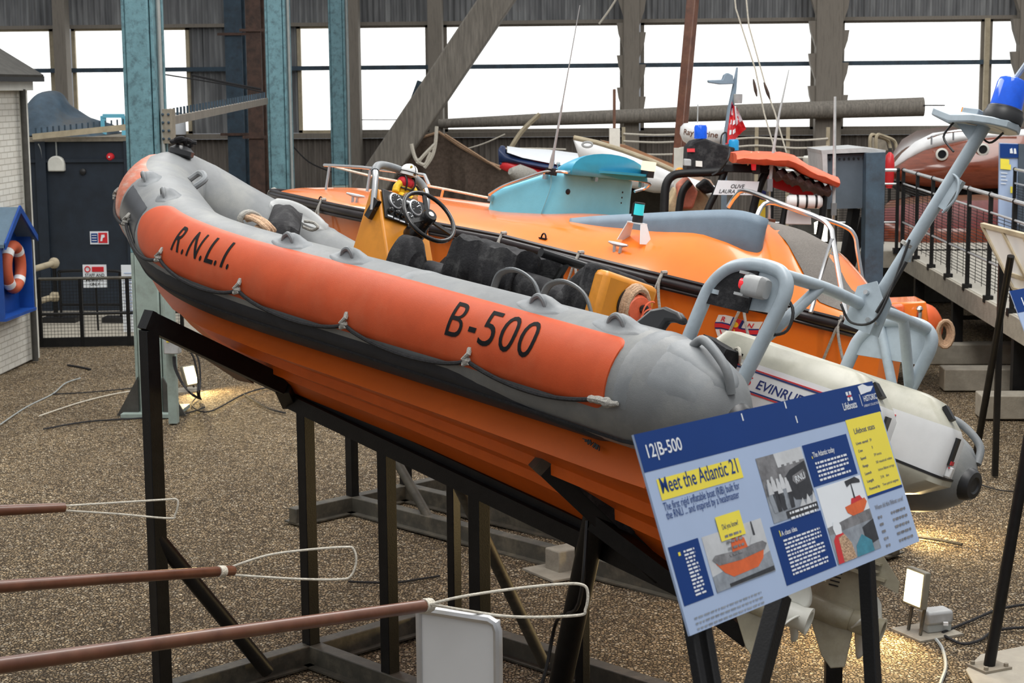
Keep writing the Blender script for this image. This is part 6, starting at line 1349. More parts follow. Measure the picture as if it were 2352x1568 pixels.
# wall box and hanging leads on the nearest column
c = gd(396, 785, 18.0); t = thing('switch_box', 'grey switch box with yellow label fixed to the nearest blue column', 'switch box', V((c.x, c.y, c.z-.13)))
m = MB(); m.box(c, (.16, .12, .24)); m.build('case', M_['zinc'], t, bev=.01)
m = MB(); m.box(c+V((-.03, -.064, .04)), (.03, .006, .07)); m.build('warning_label', M_['yellow'], t)
m = MB(); m.bar(V((c.x-.05, c.y+.14, 0)), V((c.x-.05, c.y+.14, 2.2)), .09, .10); m.build('post', M_['column_green'], t)
for pts in (((398, 818), (401, 845), (418, 880), (440, 905), (456, 915)), ((402, 818), (406, 850), (428, 893), (450, 910), (460, 916)), ((425, 800), (445, 806), (457, 830), (460, 870), (458, 905), (461, 916)), ((428, 803), (442, 815), (452, 850), (455, 880), (454, 905), (462, 917))):
    m = MB(); P = [gd(x, y, 18.0) for x, y in pts]; P[-1] = gz(pts[-1][0], pts[-1][1], .012); m.tube(spline(P, 6), .010, 6); m.build('lead', M_['rope_dark'], t)
for k in range(3): m = MB(); m.ball(gd(418+10*k, 795+4*k, 17.9), .035, .03, .03, 8); m.build('plug', M_['zinc'], t)
# ================================================================== BACKGROUND BOATS AND CLUTTER
bk_ = V((cF.x, cF.y, 0)).normalized()
def trace(mb, pts, D, th, back=bk_): return mb.prism([gd(x, y, D) for x, y in pts], back*th)
def part(t): return lambda mb, name, mt, par=None, **k: mb.build(name, [M_[q] for q in mt] if isinstance(mt, (list, tuple)) else M_[mt], par or t, **k)
def hullside(stations, Y, bulge=.55, deck=True, n=9, slope=0.0):
    """round-bilged hull lying across the hall: stations are (px, top, bottom, half beam)"""
    H = MB(); rows = []; tops = []; x0 = stations[0][0]
    for px, ty, by, hb in stations:
        yy = Y+slope*(px-x0); a, b = gy(px, ty, yy), gy(px, by, yy); row = []
        for k in range(n+1):
            t = k/n; row.append(V((a.x, yy+hb-hb*math.cos(PI/2*t*.0)-hb*bulge*math.sin(PI*t*.5+.3)*(1-t*.0)*(.55+.45*math.cos(PI/2*t)), a.z+(b.z-a.z)*t)))
        far = [V((p.x, 2*(yy+hb)-p.y, p.z)) for p in row[::-1]]
        rows.append(row+far)
    H.grid(rows); H.f.append(list(range(len(rows[0])))); H.mi.append(0); H.f.append([len(H.v)-1-i for i in range(len(rows[0]))]); H.mi.append(0)
    D = MB(); D.grid([[r[0]+V((0, .01, -.01)), (r[0]+r[-1])/2+V((0, 0, .03)), r[-1]+V((0, -.01, -.01))] for r in rows])
    return H, D, rows
# varnished launch
t = thing('varnished_launch', 'varnished brown motor launch with white cabin top and two portholes, far right', 'boat', gy(2190, 440, 29.2)); B = part(t)
st_ = [(2046, 392, 396, .05), (2056, 386, 410, .35), (2085, 364, 420, .6), (2120, 345, 426, .8), (2170, 330, 430, .95), (2230, 318, 431, 1.0), (2300, 312, 430, 1.0), (2420, 310, 428, .9)]
H, D, rw = hullside(st_, 28.8); B(H, 'hull', 'varnish', smooth=60); B(D, 'deck', 'wood_dark')
st2 = [(2046, 384, 394, .05), (2070, 352, 380, .35), (2100, 325, 362, .55), (2140, 305, 345, .65), (2200, 297, 330, .7), (2260, 296, 322, .7), (2420, 296, 318, .7)]
H, D, _ = hullside(st2, 29.0, .5); B(H, 'cabin_top', 'white_plastic', smooth=60)
st3 = [(2060, 420, 432, .3), (2085, 424, 446, .5), (2150, 428, 452, .6), (2420, 428, 452, .6)]
H, D, _ = hullside(st3, 29.0, .4); B(H, 'bottom', 'sleeper_dark', smooth=60)
for px, py in ((2163, 354), (2257, 343)):
    c = gy(px, py, 28.45); m = MB(); m.lathe([(.10, 0), (.10, .03), (.07, .04), (.07, .0)], (c.x, c.y+.0, c.z), (0, -1, 0), 20); o = B(m, 'porthole', 'offwhite'); m = MB(); m.lathe([(.075, 0), (.075, .012), (0, .012)], (c.x, c.y, c.z), (0, -1, 0), 16); B(m, 'glass', 'black_gloss', o)
m = MB(); m.tube(spline([gy(2130, 318, 28.7), gy(2170, 305, 28.6), (gy(2230, 299, 28.6)), gy(2340, 298, 28.6)], 5), .02, 6)
for px, py in ((2140, 312), (2190, 302), (2250, 298)): p = gy(px, py, 28.6); m.tube([p, p-V((0, 0, .14))], .015, 6)
B(m, 'handrail', 'chrome')
for px in (2100, 2200, 2300):
    p = gy(px, 440, 29.2); m = MB(); m.bar(V((p.x, p.y, 0)), V((p.x, p.y, p.z-.05)), .12, .12); B(m, 'prop', 'sleeper_dark')
m = MB(); c = gy(2043, 392, 28.6); m.lathe([(.05, -.28), (.075, -.15), (.08, .1), (.065, .25), (.02, .3)], c, (0, 0, 1), 14); tag(m.build('fender', M_['red_paint']), 'red fender hanging at the bow of the varnished launch', 'fender')
t = thing('seat_frame', 'pale curved seat backs in front of the window left of the varnished launch', 'chair', gy(2025, 340, 30)); B = part(t)
for dx in (0, 14):
    m = MB(); m.tube(spline([gy(1998+dx, 345, 30), gy(2000+dx, 311, 30), gy(2020+dx, 314, 30.2), gy(2040+dx, 324, 30.4), gy(2046+dx, 345, 30.4)], 5), .03, 6); B(m, 'frame', 'timber_pale')
m = MB(); trace(m, [(2003, 345), (2004, 315), (2034, 323), (2040, 345)], 30.6, .05); B(m, 'seat_panel', 'rusty')
for px in (2000, 2045): p = gy(px, 340, 30.2); m = MB(); m.bar(V((p.x, p.y, 0)), V((p.x, p.y, p.z)), .05, .05); B(m, 'support_post', 'sleeper_dark')
# lower red hull behind the walkway
t = thing('red_hulled_boat', 'dark red hulled boat seen through the walkway railing', 'boat', gy(2150, 600, 27.6)); B = part(t)
H, D, _ = hullside([(2030, 480, 590, .1), (2070, 470, 600, .5), (2150, 462, 606, .7), (2280, 458, 606, .7), (2420, 458, 600, .6)], 27.4, .5); B(H, 'hull', 'maroon', smooth=60); B(D, 'deck', 'wood_dark')
H, D, _ = hullside([(2032, 500, 590, .14), (2070, 492, 602, .54), (2150, 488, 608, .74), (2280, 486, 608, .74), (2420, 486, 602, .64)], 27.39, .52); B(H, 'topside_band', 'varnish', smooth=60)
m = MB(); m.box((gy(2150, 600, 28).x, 28.1, .35), (2.2, .3, .7)); B(m, 'keel_block', 'sleeper_dark')
# rowing boat and white boat
t = thing('rowing_boat', 'red and navy rowing boat under a white cover behind the turquoise cabin', 'boat', gy(1250, 430, 26.6)); B = part(t)
H, D, _ = hullside([(1148, 372, 386, .03), (1160, 366, 392, .18), (1190, 370, 402, .4), (1240, 380, 416, .6), (1300, 392, 428, .75), (1400, 410, 448, .85), (1520, 440, 490, .85), (1600, 462, 500, .8)], 26.4, .6); B(H, 'hull', 'red_paint', smooth=60)
H, D, _ = hullside([(1146, 338, 372, .03), (1160, 352, 372, .19), (1190, 361, 376, .42), (1240, 372, 386, .62), (1300, 383, 397, .77), (1400, 402, 417, .87), (1520, 436, 452, .87), (1600, 458, 472, .82)], 26.38, .6); B(H, 'sheer_plank', 'navy', smooth=60)
m = MB(); trace(m, [(1146, 378), (1144, 345), (1150, 334), (1160, 336), (1164, 352), (1156, 380)], 26.3, .16); B(m, 'stem_post', 'navy', bev=.02)
rows = []
for (px, y0, y1) in ((1165, 352, 350), (1200, 352, 362), (1260, 350, 374), (1320, 356, 385), (1420, 372, 405), (1520, 400, 432)):
    a, b = gy(px, y1, 26.2), gy(px, y0, 27.3); rows.append([a, a.lerp(b, .3)+V((0, 0, .10)), a.lerp(b, .65)+V((0, 0, .10)), b])
m = MB(); m.grid(rows); B(m, 'cover', 'sign_white', smooth=60)
m = MB(); q = gy(1260, 440, 27.0); m.box((q.x, q.y, (q.z)/2), (1.0, .4, q.z)); B(m, 'trestle', 'sleeper_dark')
t = thing('white_boat', 'white clinker boat with brown gunwale and raised bow behind the turquoise cabin', 'boat', gy(1450, 440, 25.4)); B = part(t)
H, D, _ = hullside([(1317, 317, 322, .03), (1330, 320, 362, .2), (1370, 330, 400, .45), (1430, 347, 425, .7), (1500, 372, 440, .85), (1570, 402, 442, .9), (1640, 425, 458, .85)], 25.0, .6); B(H, 'hull', 'white_plastic', smooth=60); B(D, 'deck', 'wood_gunwale')
m = MB(); m.tube([gy(1318, 316, 24.6), gy(1370, 327, 24.55), gy(1430, 345, 24.5), gy(1500, 371, 24.5), gy(1570, 402, 24.5)], .035, 8); B(m, 'gunwale', 'timber_pale')
m = MB(); trace(m, [(1380, 322), (1440, 334), (1560, 383), (1575, 402), (1500, 370), (1430, 344)], 25.7, .25); B(m, 'thwart_side', 'wood_gunwale')
m = MB(); c = gy(1349, 332, 24.5); m.tube([c+V((.07*math.cos(2*PI*k/14), 0, .035*math.sin(2*PI*k/14))) for k in range(14)], .015, 6, closed=True); B(m, 'fairlead', 'zinc')
m = MB(); trace(m, [(1400, 295), (1424, 295), (1424, 345), (1400, 340)], 25.4, .12); B(m, 'mast_post', 'offwhite')
m = MB(); m.tube([gd(1411, 296, 25.5), gd(1411, 205, 25.5)], .022, 8); B(m, 'rod', 'wood_dark')
q = gy(1480, 440, 25.6); m = MB(); m.box((q.x, q.y+.3, q.z/2), (1.2, .4, q.z)); B(m, 'trestle', 'sleeper_dark')
m = MB(); p0, p1 = gy(1190, 400, 25.6), gy(1222, 408, 25.7); m.tube([gy(1172, 393, 25.5), p0, p1, gy(1240, 405, 25.8)], [.05, .15, .13, .04], 12); o = m.build('rope_fender', M_['rope_grey'], rec=True); tag(o, 'fuzzy rope bow fender hanging below the red rowing boat', 'fender')
# guard ropes on posts behind the boats
t = thing('rope_barrier', 'row of posts with slack ropes in front of the far wall windows', 'barrier', gy(1600, 360, 30)); B = part(t)
for px in (1432, 1577, 1738, 1810, 1902):
    a = gy(px, 292, 30); m = MB(); m.bar(V((a.x, a.y, 0)), a, .06, .06); B(m, 'post', 'timber_pale')
for y0, y1 in ((305, 312), (322, 330), (350, 352)):
    m = MB(); m.tube(spline([gy(1432, y0+2, 29.95), gy(1505, y0+5, 29.95), gy(1577, y0+4, 29.95), gy(1660, y1+8, 29.95), gy(1738, y1+4, 29.95), gy(1830, y1+10, 29.95), gy(1902, y1+6, 29.95)], 4), .018, 6); B(m, 'rope', 'rope_white')
# brown mast, wires
m = MB(); a, b = gd(1594, -30, 26), gd(1562, 330, 26); d = (b-a); m.bar(a, a+d*((0-a.z)/d.z), .15, .15); tag(m.build('mast', M_['pole_brown'], bev=.02), 'square varnished brown mast rising across the right hand windows', 'mast')
for k, pts in enumerate((((1686, -20), (1690, 20), (1735, 160), (1755, 260), (1782, 352)), ((1712, -20), (1720, 60), (1762, 210), (1780, 260), (1806, 350)))):
    t = thing('rigging_wire', 'wire stay with dark turnbuckle crossing the windows, ' + ('nearer the brown mast' if k == 0 else 'right of its twin'), 'wire', gd(*pts[-1], 25.5)); B = part(t)
    m = MB(); m.tube([gd(x, y, 25.5) for x, y in pts], .012, 5); B(m, 'wire', 'rope_white')
    m = MB(); q = gd(*[(1734, 200), (1761, 207)][k], 25.45); dd = (gd(*pts[3], 25.5)-gd(*pts[2], 25.5)).normalized(); m.tube([q-dd*.12, q-dd*.05, q+dd*.05, q+dd*.14], [.01, .022, .026, .01], 8); B(m, 'turnbuckle', 'iron_brown')
# netting by the slanting beam
t = thing('hanging_net', 'brown net draped in folds right of the slanting timber beam', 'net', gy(1080, 460, 33)); B = part(t)
rows = []
top = [(905, 330), (960, 318), (1008, 303), (1060, 338), (1120, 372), (1200, 402), (1270, 430)]
T_ = spline([V((x, y, 0)) for x, y in top], 6)
for p in T_:
    f_ = .16*math.sin(p.x*.075)+.08*math.sin(p.x*.21); a = gy(p.x, p.y, 33.2); row = []
    for k in range(9):
        z = a.z*(1-k/8); row.append(V((a.x+.1*k/8*math.sin(p.x*.05), 33.2+f_*(.2+.8*k/8), max(z, .03))))
    rows.append(row)
m = MB(); m.grid(rows); B(m, 'net_sheet', 'netting', smooth=70)
m = MB(); m.tube([gy(x, y, 33.1) for x, y in top], .03, 6); B(m, 'head_rope', 'rope_tan')
t = thing('rope_hank', 'pale rope hank hanging on the slanting timber beam', 'rope', gy(1000, 370, 30.9)); B = part(t)
for pts in (((1003, 290), (1000, 330), (992, 360), (975, 385)), ((1000, 330), (975, 355), (958, 375), (965, 365)), ((945, 330), (955, 365), (975, 378), (985, 360), (990, 350))):
    m = MB(); m.tube(spline([gy(x, y, 30.9) for x, y in pts], 5), .035, 6); B(m, 'strand', 'rope_white')
def line(pts, Y, label, mt='rope_white', r=.014, nm='rope'):
    m = MB(); m.tube(spline([gy(x, y, Y) for x, y in pts], 5), r, 5); tag(m.build(nm, M_[mt]), label, 'rope')
line([(668, 330), (710, 372), (770, 398)], 33.5, 'dark slack cable on the corrugated wall between two blue columns', 'rope_dark')
line([(828, 388), (870, 355), (915, 322)], 33.5, 'dark rope rising to the slanting beam from the left', 'rope_dark')
line([(1060, 345), (1110, 330), (1160, 308)], 33.6, 'pale rope stretched from the net up to the window sill')
line([(1022, 308), (1080, 345), (1150, 390)], 33.0, 'tan rope running down the edge of the brown net', 'rope_tan', .02)
line([(830, 275), (900, 275), (985, 274)], 34.2, 'barbed looking wire between timber posts across the left window', 'rope_dark', .008)
line([(1376, 55), (1400, 22), (1420, -10)], 33.5, 'pale cord slanting across the upper cladding', 'rope_white', .02)
line([(1170, 345), (1200, 300), (1240, 262)], 31, 'faded strap rising from the rowing boat bow to the round spar', 'timber_pale', .045)
line([(600, 205), (520, 190), (440, 172)], 30, 'thin dark cable from the middle blue column to the left window', 'rope_dark', .02)
line([(605, 212), (530, 196), (372, 170)], 29, 'second thin dark cable behind the toothed rail', 'rope_dark', .012)
line([(1300, 343), (1230, 341), (1160, 341)], 29, 'level pale rope left of the white boat bow')
# hopper
t = thing('grey_hopper', 'blue grey metal hopper box on dark posts right of the orange canopy', 'hopper', gd(1960, 690, 21)); B = part(t)
m = MB(); trace(m, [(1896, 357), (1990, 352), (1980, 478), (1900, 480)], 20.6, .9); B(m, 'front_panel', 'hopper_grey')
m = MB(); trace(m, [(1888, 348), (1900, 348), (1902, 450), (1893, 440)], 20.5, 1.0); B(m, 'side_panel', 'zinc')
m = MB(); trace(m, [(1886, 345), (1985, 339), (2035, 345), (2033, 352), (1985, 350), (1888, 354)], 20.5, 1.0); B(m, 'rim', 'zinc')
m = MB()
for k in range(8): m.ball(gd(1906+11*k, 366-.4*k, 20.58), .014, n=6)
B(m, 'rivet_row', 'black')
m = MB(); trace(m, [(1990, 352), (2034, 350), (2026, 720), (1985, 720)], 20.4, .25); B(m, 'column', 'iron_blue')
a = gd(2006, 700, 20.5); m = MB(); m.box((a.x, a.y, a.z/2+.1), (.22, .25, a.z+.3)); B(m, 'column_foot', 'black')
for p, q in (((1962, 478), (1925, 700)), ((1985, 500), (1940, 660)), ((1912, 480), (1908, 700))):
    m = MB(); a, b = gd(*p, 20.8), gd(*q, 20.9); d = b-a; m.bar(a, a+d*((0-a.z)/d.z), .12 if p[0] != 1985 else .05, .1); B(m, 'leg', 'steel_black')
m = MB(); c = gy(1872, 368, 24.0); m.lathe([(.16, -.42), (.15, -.40), (.085, -.30), (.085, -.12), (.16, -.02), (.17, .04), (.15, .06), (0, .065)], c, (0, 0, 1), 20); o = m.build('bollard', M_['offwhite']); tag(o, 'white flared bollard behind the orange canopy bag', 'bollard')
m = MB(); m.box((c.x, c.y, (c.z-.42)/2), (.5, .5, c.z-.42)); o2 = m.build('dark_plinth', M_['sleeper_dark']); tag(o2, 'dark block under the white flared bollard', 'plinth')
# tall information panel on the far right
t = thing('tall_information_panel', 'tall pale information panel with yellow blocks at the far right', 'information board', gy(2330, 640, 26.0)); B = part(t)
m = MB(); trace(m, [(2296, 328), (2340, 330), (2338, 700), (2292, 700)], 25.5, .05); pn_ = B(m, 'panel', 'sign_pale')
m = MB(); trace(m, [(2340, 330), (2400, 334), (2398, 700), (2338, 700)], 25.45, .04); B(m, 'side_panel', 'hopper_grey')
for q, mt, nm in (([(2297, 330), (2339, 331), (2339, 362), (2297, 362)], 'sign_blue', 'header_band'), ([(2298, 364), (2318, 366), (2318, 378), (2298, 376)], 'sign_yellow', 'title_box'), ([(2298, 376), (2322, 378), (2322, 390), (2298, 388)], 'sign_yellow', 'title_box'), ([(2321, 428), (2330, 429), (2330, 444), (2321, 443)], 'sign_yellow', 'note_box')):
    m = MB(); trace(m, q, 25.47, .01); B(m, nm, mt, pn_)
m = MB()
for k in range(4): trace(m, [(2299, 396+8*k), (2314-3*(k % 2), 397+8*k), (2314-3*(k % 2), 399+8*k), (2299, 398+8*k)], 25.48, .01)
trace(m, [(2320, 342), (2325, 340), (2327, 352), (2320, 352)], 25.46, .01); trace(m, [(2329, 341), (2333, 341), (2335, 353), (2329, 353)], 25.46, .01); B(m, 'text_lines', 'sign_white', pn_)
for px in (2300, 2380):
    p = gd(px, 690, 25.6); m = MB(); m.bar(V((p.x, p.y, 0)), V((p.x, p.y, p.z+.2)), .06, .06); B(m, 'leg', 'steel_black')
# ------------------------------------------------------------------ RIB with name board
rt = thing('rescue_inflatable', 'orange rescue inflatable with black roll cage and name board behind the orange boat', 'boat', gd(1950, 720, 19.5)); B = part(rt)
def rtube(a, b, r, name):
    d = (b-a).normalized(); m = MB(); L_ = (b-a).length
    m.tube([a-d*.20, a-d*.16, a-d*.08, a, b], [r*.45, r*.74, r*.95, r, r], 26); return B(m, name, 'rib_orange')
pa, pb = gd(1890, 648, 18.7), gd(1480, 610, 20.2); r_ = .285
tb_ = rtube(pa, pb, r_, 'port_tube')
sa, sb_ = gd(2112, 752, 19.6), gd(1750, 690, 21.6); rtube(sa, sb_, r_, 'starboard_tube')
d1 = (pb-pa).normalized(); x1, y1 = frame(d1); 
def ont(s, th, off=0.0): return pa+d1*s+(x1*math.cos(R(th))+y1*math.sin(R(th)))*(r_+off)
sgn = 1 if (ont(0, 0)-pa).dot(CO-pa) > 0 else -1
def ontube(s, el, off=.004):      # el = elevation of the point facing the camera
    n = UP*math.sin(R(el)) + (CO-pa - d1*(CO-pa).dot(d1)-UP*(CO-pa).z).normalized()*math.cos(R(el)); n = (n-d1*n.dot(d1)).normalized(); return pa+d1*s+n*(r_+off)
m = MB(); lettering(m, '702', lambda x, y: ontube(.88-x*1.0, 30+math.degrees(y/r_)), .62, .16, shear=.25, cuts=6); B(m, 'lettering', 'letter_black', tb_)
m = MB(); m.grid([[ontube(.08+.26*math.cos(t)*r*.5, 8+math.degrees(.13*math.sin(t)*r/r_), .006) for r in (.05, .5, 1)] for t in [2*PI*k/20 for k in range(21)]]); B(m, 'round_patch', 'patch_grey', tb_)
m = MB(); m.grid([[ontube(s, el, .012) for el in (-42, -36, -28, -22)] for s in [.0+.08*k for k in range(12)]]); B(m, 'rubbing_band', 'black', tb_)
m = MB(); m.tube([ontube(.1+.1*k, 8+4*math.sin(k*2), .015) for k in range(10)], .014, 6); B(m, 'lifeline', 'rope_dark', tb_)
m = MB(); q = ontube(.42, 86); m.lathe([(.075, 0), (.075, .10), (.06, .11), (0, .11)], q, UP, 16); B(m, 'filler_cap', 'chrome')
for px, py, D in ((1940, 672, 18.4), (2168, 765, 19.3)):
    c = gd(px, py, D); m = MB()
    for k in range(3): m.tube([c+cR*(.05+.02*k)*math.cos(2*PI*j/14)+UP*(.10+.025*k)*math.sin(2*PI*j/14)-bk_*.03*k for j in range(14)], .022, 6, closed=True)
    B(m, 'rope_coil', 'rope_tan')
m = MB(); trace(m, [(2000, 698), (2128, 692), (2134, 740), (2000, 745)], 19.2, .5); B(m, 'engine_cover', 'gelcoat_orange', bev=.02)
m = MB(); trace(m, [(1990, 706), (2078, 698), (2080, 728), (1990, 742)], 19.1, .4); B(m, 'step_moulding', 'rib_orange', bev=.03)
m = MB(); m.tube([gd(2112, 712, 19.15), gd(2110, 740, 19.15)], .03, 8); m.ball(gd(2112, 710, 19.1), .04, n=8); B(m, 'towing_bollard', 'chrome')
m = MB(); trace(m, [(1500, 640), (1950, 690), (2160, 790), (2050, 800), (1500, 720)], 20.2, .8); B(m, 'hull', 'steel_black')
m = MB(); q = gd(1950, 760, 20.4); m.box((q.x-.6, q.y+.2, q.z/2), (1.8, .5, q.z)); B(m, 'cradle', 'sleeper_dark')
# cage
Dc = 20.0
def cage(pts, r=.045, mt='steel_black', nm='roll_cage_tube', D=Dc, par=None): m = MB(); m.tube(spline([gd(x, y, D) for x, y in pts], 6), r, 10); return B(m, nm, mt, par)
cage([(1524, 560), (1526, 470), (1530, 425), (1545, 404), (1570, 398), (1620, 396), (1664, 393)], .05)
cage([(1552, 560), (1560, 480), (1568, 440), (1585, 418)], .045, D=20.6)
cage([(1668, 385), (1650, 430), (1626, 480), (1618, 510)], .04)
cage([(1762, 388), (1744, 430), (1730, 480), (1722, 520)], .045)
cage([(1806, 470), (1796, 520), (1785, 565), (1778, 600)], .04)
cage([(1894, 440), (1885, 520), (1868, 600)], .04)
cage([(1800, 542), (1840, 543), (1884, 544)], .035)
m = MB(); trace(m, [(1664, 376), (1768, 379), (1764, 398), (1660, 395)], 19.9, .1); B(m, 'light_bar', 'steel_black', bev=.01)
m = MB(); trace(m, [(1729, 377), (1747, 377), (1747, 400), (1730, 400)], 19.75, .12); o = B(m, 'navigation_light', 'black', bev=.01)
m = MB(); trace(m, [(1727, 377), (1737, 377), (1736, 391), (1728, 391)], 19.7, .08); B(m, 'red_lens', 'lens_red', o)
nb = [gd(1650, 414, 19.6), gd(1744, 417, 19.75), gd(1737, 448, 19.75), gd(1638, 447, 19.6)]; m = MB(); m.prism(nb, bk_*.02); nbo = B(m, 'name_board', 'sign_white')
nu = (nb[1]-nb[0]); nv = (nb[0]-nb[3]).normalized(); nL = nu.length; nu.normalize(); nn_ = nu.cross(nv).normalized(); nn_ = nn_ if nn_.dot(CO-nb[0]) > 0 else -nn_
for k, (s, w_, y_) in enumerate((('OLIVE', .165, .085), ('LAURA DEARE', .40, .022))):
    m = MB(); lettering(m, s, lambda x, y: nb[3]+nu*(.045+x)+nv*(y_+y)+nn_*.004, w_, .048, bold=.01, x0=(.43-w_)/2); B(m, 'lettering', 'letter_black', nbo, smooth=0)
# console pod with beacons
m = MB(); trace(m, [(1577, 398), (1580, 340), (1592, 326), (1620, 318), (1650, 330), (1690, 340), (1684, 352), (1668, 376), (1650, 394)], 20.2, .5); pod_ = B(m, 'instrument_pod', 'black_soft', bev=.02)
for q, mt in (([(1578, 341), (1596, 341), (1596, 349), (1578, 349)], 'logo_red'), ([(1598, 369), (1613, 370), (1613, 383), (1598, 382)], 'logo_white')):
    m = MB(); trace(m, q, 20.18, .01); B(m, 'sticker', mt, pod_)
m = MB(); trace(m, [(1572, 365), (1588, 366), (1588, 382), (1571, 381)], 20.0, .12); B(m, 'work_lamp', 'zinc', pod_, bev=.01)
for (px, py, r, h, mt, nm) in ((1609, 318, .075, .16, 'lens_blue', 'blue_beacon'), (1685, 345, .06, .13, 'lens_sky', 'blue_beacon')):
    c = gd(px, py, 20.3); m = MB(); m.lathe([(r, 0), (r, h*.8), (r*.85, h*.97), (0, h)], c, UP, 18); B(m, nm, mt)
m = MB(); c = gd(1561, 394, 20.1); m.ball(c, .055, .055, .05, 12); B(m, 'amber_lamp', 'lens_amber')
m = MB(); m.tube(spline([gd(1676, 342, 19.9), gd(1672, 365, 19.8), gd(1652, 392, 19.9), gd(1635, 402, 19.9)], 5), .012, 6); m.tube(spline([gd(1655, 330, 19.9), gd(1658, 310, 19.9), gd(1668, 305, 19.9), gd(1668, 328, 19.9)], 5), .01, 6); B(m, 'cable', 'black', pod_)
# orange righting bag with frayed underside
rows = []
for i in range(15):
    u = i/14; row = []; px = 1682+232*u; ty = interp(u, [(0, 350), (.1, 347), (.5, 350), (.56, 352), (.72, 376), (1, 404)]); by = interp(u, [(0, 373), (.55, 382), (.72, 405), (1, 428)])
    for j in range(12):
        t_ = 2*PI*j/12; cc = gd(px, (ty+by)/2, 19.9+.0*u); hh = (by-ty)/2/4000*19.9; row.append(cc+UP*hh*math.copysign(abs(math.sin(t_))**.6, math.sin(t_))+bk_*.42*math.copysign(abs(math.cos(t_))**.6, math.cos(t_))+UP*.007*math.sin(i*2.3+j*1.9))
    rows.append(row)
m = MB(); m.loft(rows); B(m, 'righting_bag', 'canvas_orange', smooth=45)
rows = []
for i in range(13):
    u = i/12; px = 1775+125*u; ty = 383+42*u; by = 408+46*u+5*math.sin(i*2); row = []
    for j in range(10):
        t_ = 2*PI*j/10; cc = gd(px, (ty+by)/2, 19.95); hh = (by-ty)/2/4000*20; row.append(cc+UP*hh*math.sin(t_)+bk_*.3*math.cos(t_)+UP*.03*math.sin(i*3.1+j*2.7))
    rows.append(row)
m = MB(); m.loft(rows); B(m, 'frayed_lining', 'fluff', smooth=60)
m = MB(); trace(m, [(1770, 405), (1800, 405), (1870, 440), (1865, 460), (1775, 430)], 20.2, .3); B(m, 'bag_flap', 'red_paint')
for x in (1718, 1734): m = MB(); m.tube([gd(x, 378, 19.8), gd(x+6, 362, 19.5), gd(x+8, 350, 19.7)], .012, 6); B(m, 'bag_tie', 'rope_tan')
c0, c1 = gd(1806, 462, 19.7), gd(1888, 464, 19.7); m = MB(); dd = (c1-c0).normalized(); m.tube([c0, c0+dd*.03, c1-dd*.03, c1], [.05, .075, .075, .05], 16); cy_ = B(m, 'gas_cylinder', 'white_plastic')
for u in (.3, .55, .82): m = MB(); m.lathe([(.079, -.012), (.079, .012)], c0.lerp(c1, u), dd, 16); B(m, 'cylinder_strap', 'black', cy_)
m = MB(); trace(m, [(1810, 482), (1862, 482), (1864, 516), (1805, 515)], 19.9, .06); B(m, 'white_locker', 'white_plastic', bev=.01)
m = MB(); trace(m, [(1740, 455), (1758, 460), (1758, 505), (1744, 500)], 20.6, .05); B(m, 'flag_panel', ['sign_yellow'])
m = MB(); trace(m, [(1738, 430), (1760, 440), (1758, 462), (1740, 456)], 20.6, .05); B(m, 'flag_panel', 'logo_navy')
for (px, py, sc_) in ((1893, 530, 1), (1877, 530, .6)):
    m = MB(); trace(m, [(px-8*sc_, py-18), (px+8*sc_, py-22), (px+7*sc_, py+24), (px-6*sc_, py+24)], 20.1, .06); B(m, 'lit_lamp', 'lamp_white')
# canvas figures under the cage
m = MB(); trace(m, [(1532, 470), (1552, 430), (1570, 450), (1610, 430), (1640, 470), (1630, 490), (1535, 490)], 20.9, .4); B(m, 'khaki_cover', 'khaki', bev=.03)
m = MB(); trace(m, [(1556, 425), (1580, 405), (1604, 440), (1592, 480), (1560, 480)], 20.7, .3); B(m, 'red_cover', 'skin_red', bev=.03)
m = MB(); trace(m, [(1600, 430), (1625, 410), (1650, 440), (1620, 446)], 20.8, .3); B(m, 'black_cover', 'black_soft', bev=.03)
# radar scanner on a post
t = thing('radar_scanner', 'white round radar scanner on a pale post behind the blue beacon', 'radar', gd(1615, 345, 23)); Br = part(t)
c = gd(1615, 312, 23); ax_ = (UP+cR*.10).normalized()
m = MB(); m.lathe([(.19, -.13), (.26, -.09), (.31, .0), (.31, .09), (.27, .14), (.15, .165), (0, .17)], c, ax_, 30); dm = Br(m, 'radome', 'white_plastic', smooth=50)
def onr(x, y): a = -PI/2+x/.31; q = V((math.cos(a), math.sin(a), 0)); xx = cR-ax_*cR.dot(ax_); xx.normalize(); yy = ax_.cross(xx); return c+xx*(.313*math.cos(a))+yy*(.313*math.sin(a))+ax_*y
m = MB(); lettering(m, 'Raymarine', lambda x, y: onr(x-.33, y+.0), .50, .075, bold=.015, cuts=4); Br(m, 'lettering', 'wood_dark', dm, smooth=0)
m = MB(); q = gd(1562, 340, 23.1); m.box((q.x, q.y, q.z/2), (.16, .16, q.z)); Br(m, 'post', 'offwhite')
m = MB(); m.bar(q-UP*.02, c-ax_*.13, .12, .06); Br(m, 'bracket', 'offwhite')
m = MB(); m.tube([gd(1603, 240, 23), gd(1602, 285, 23)], .008, 5); Br(m, 'thin_rod', 'zinc')
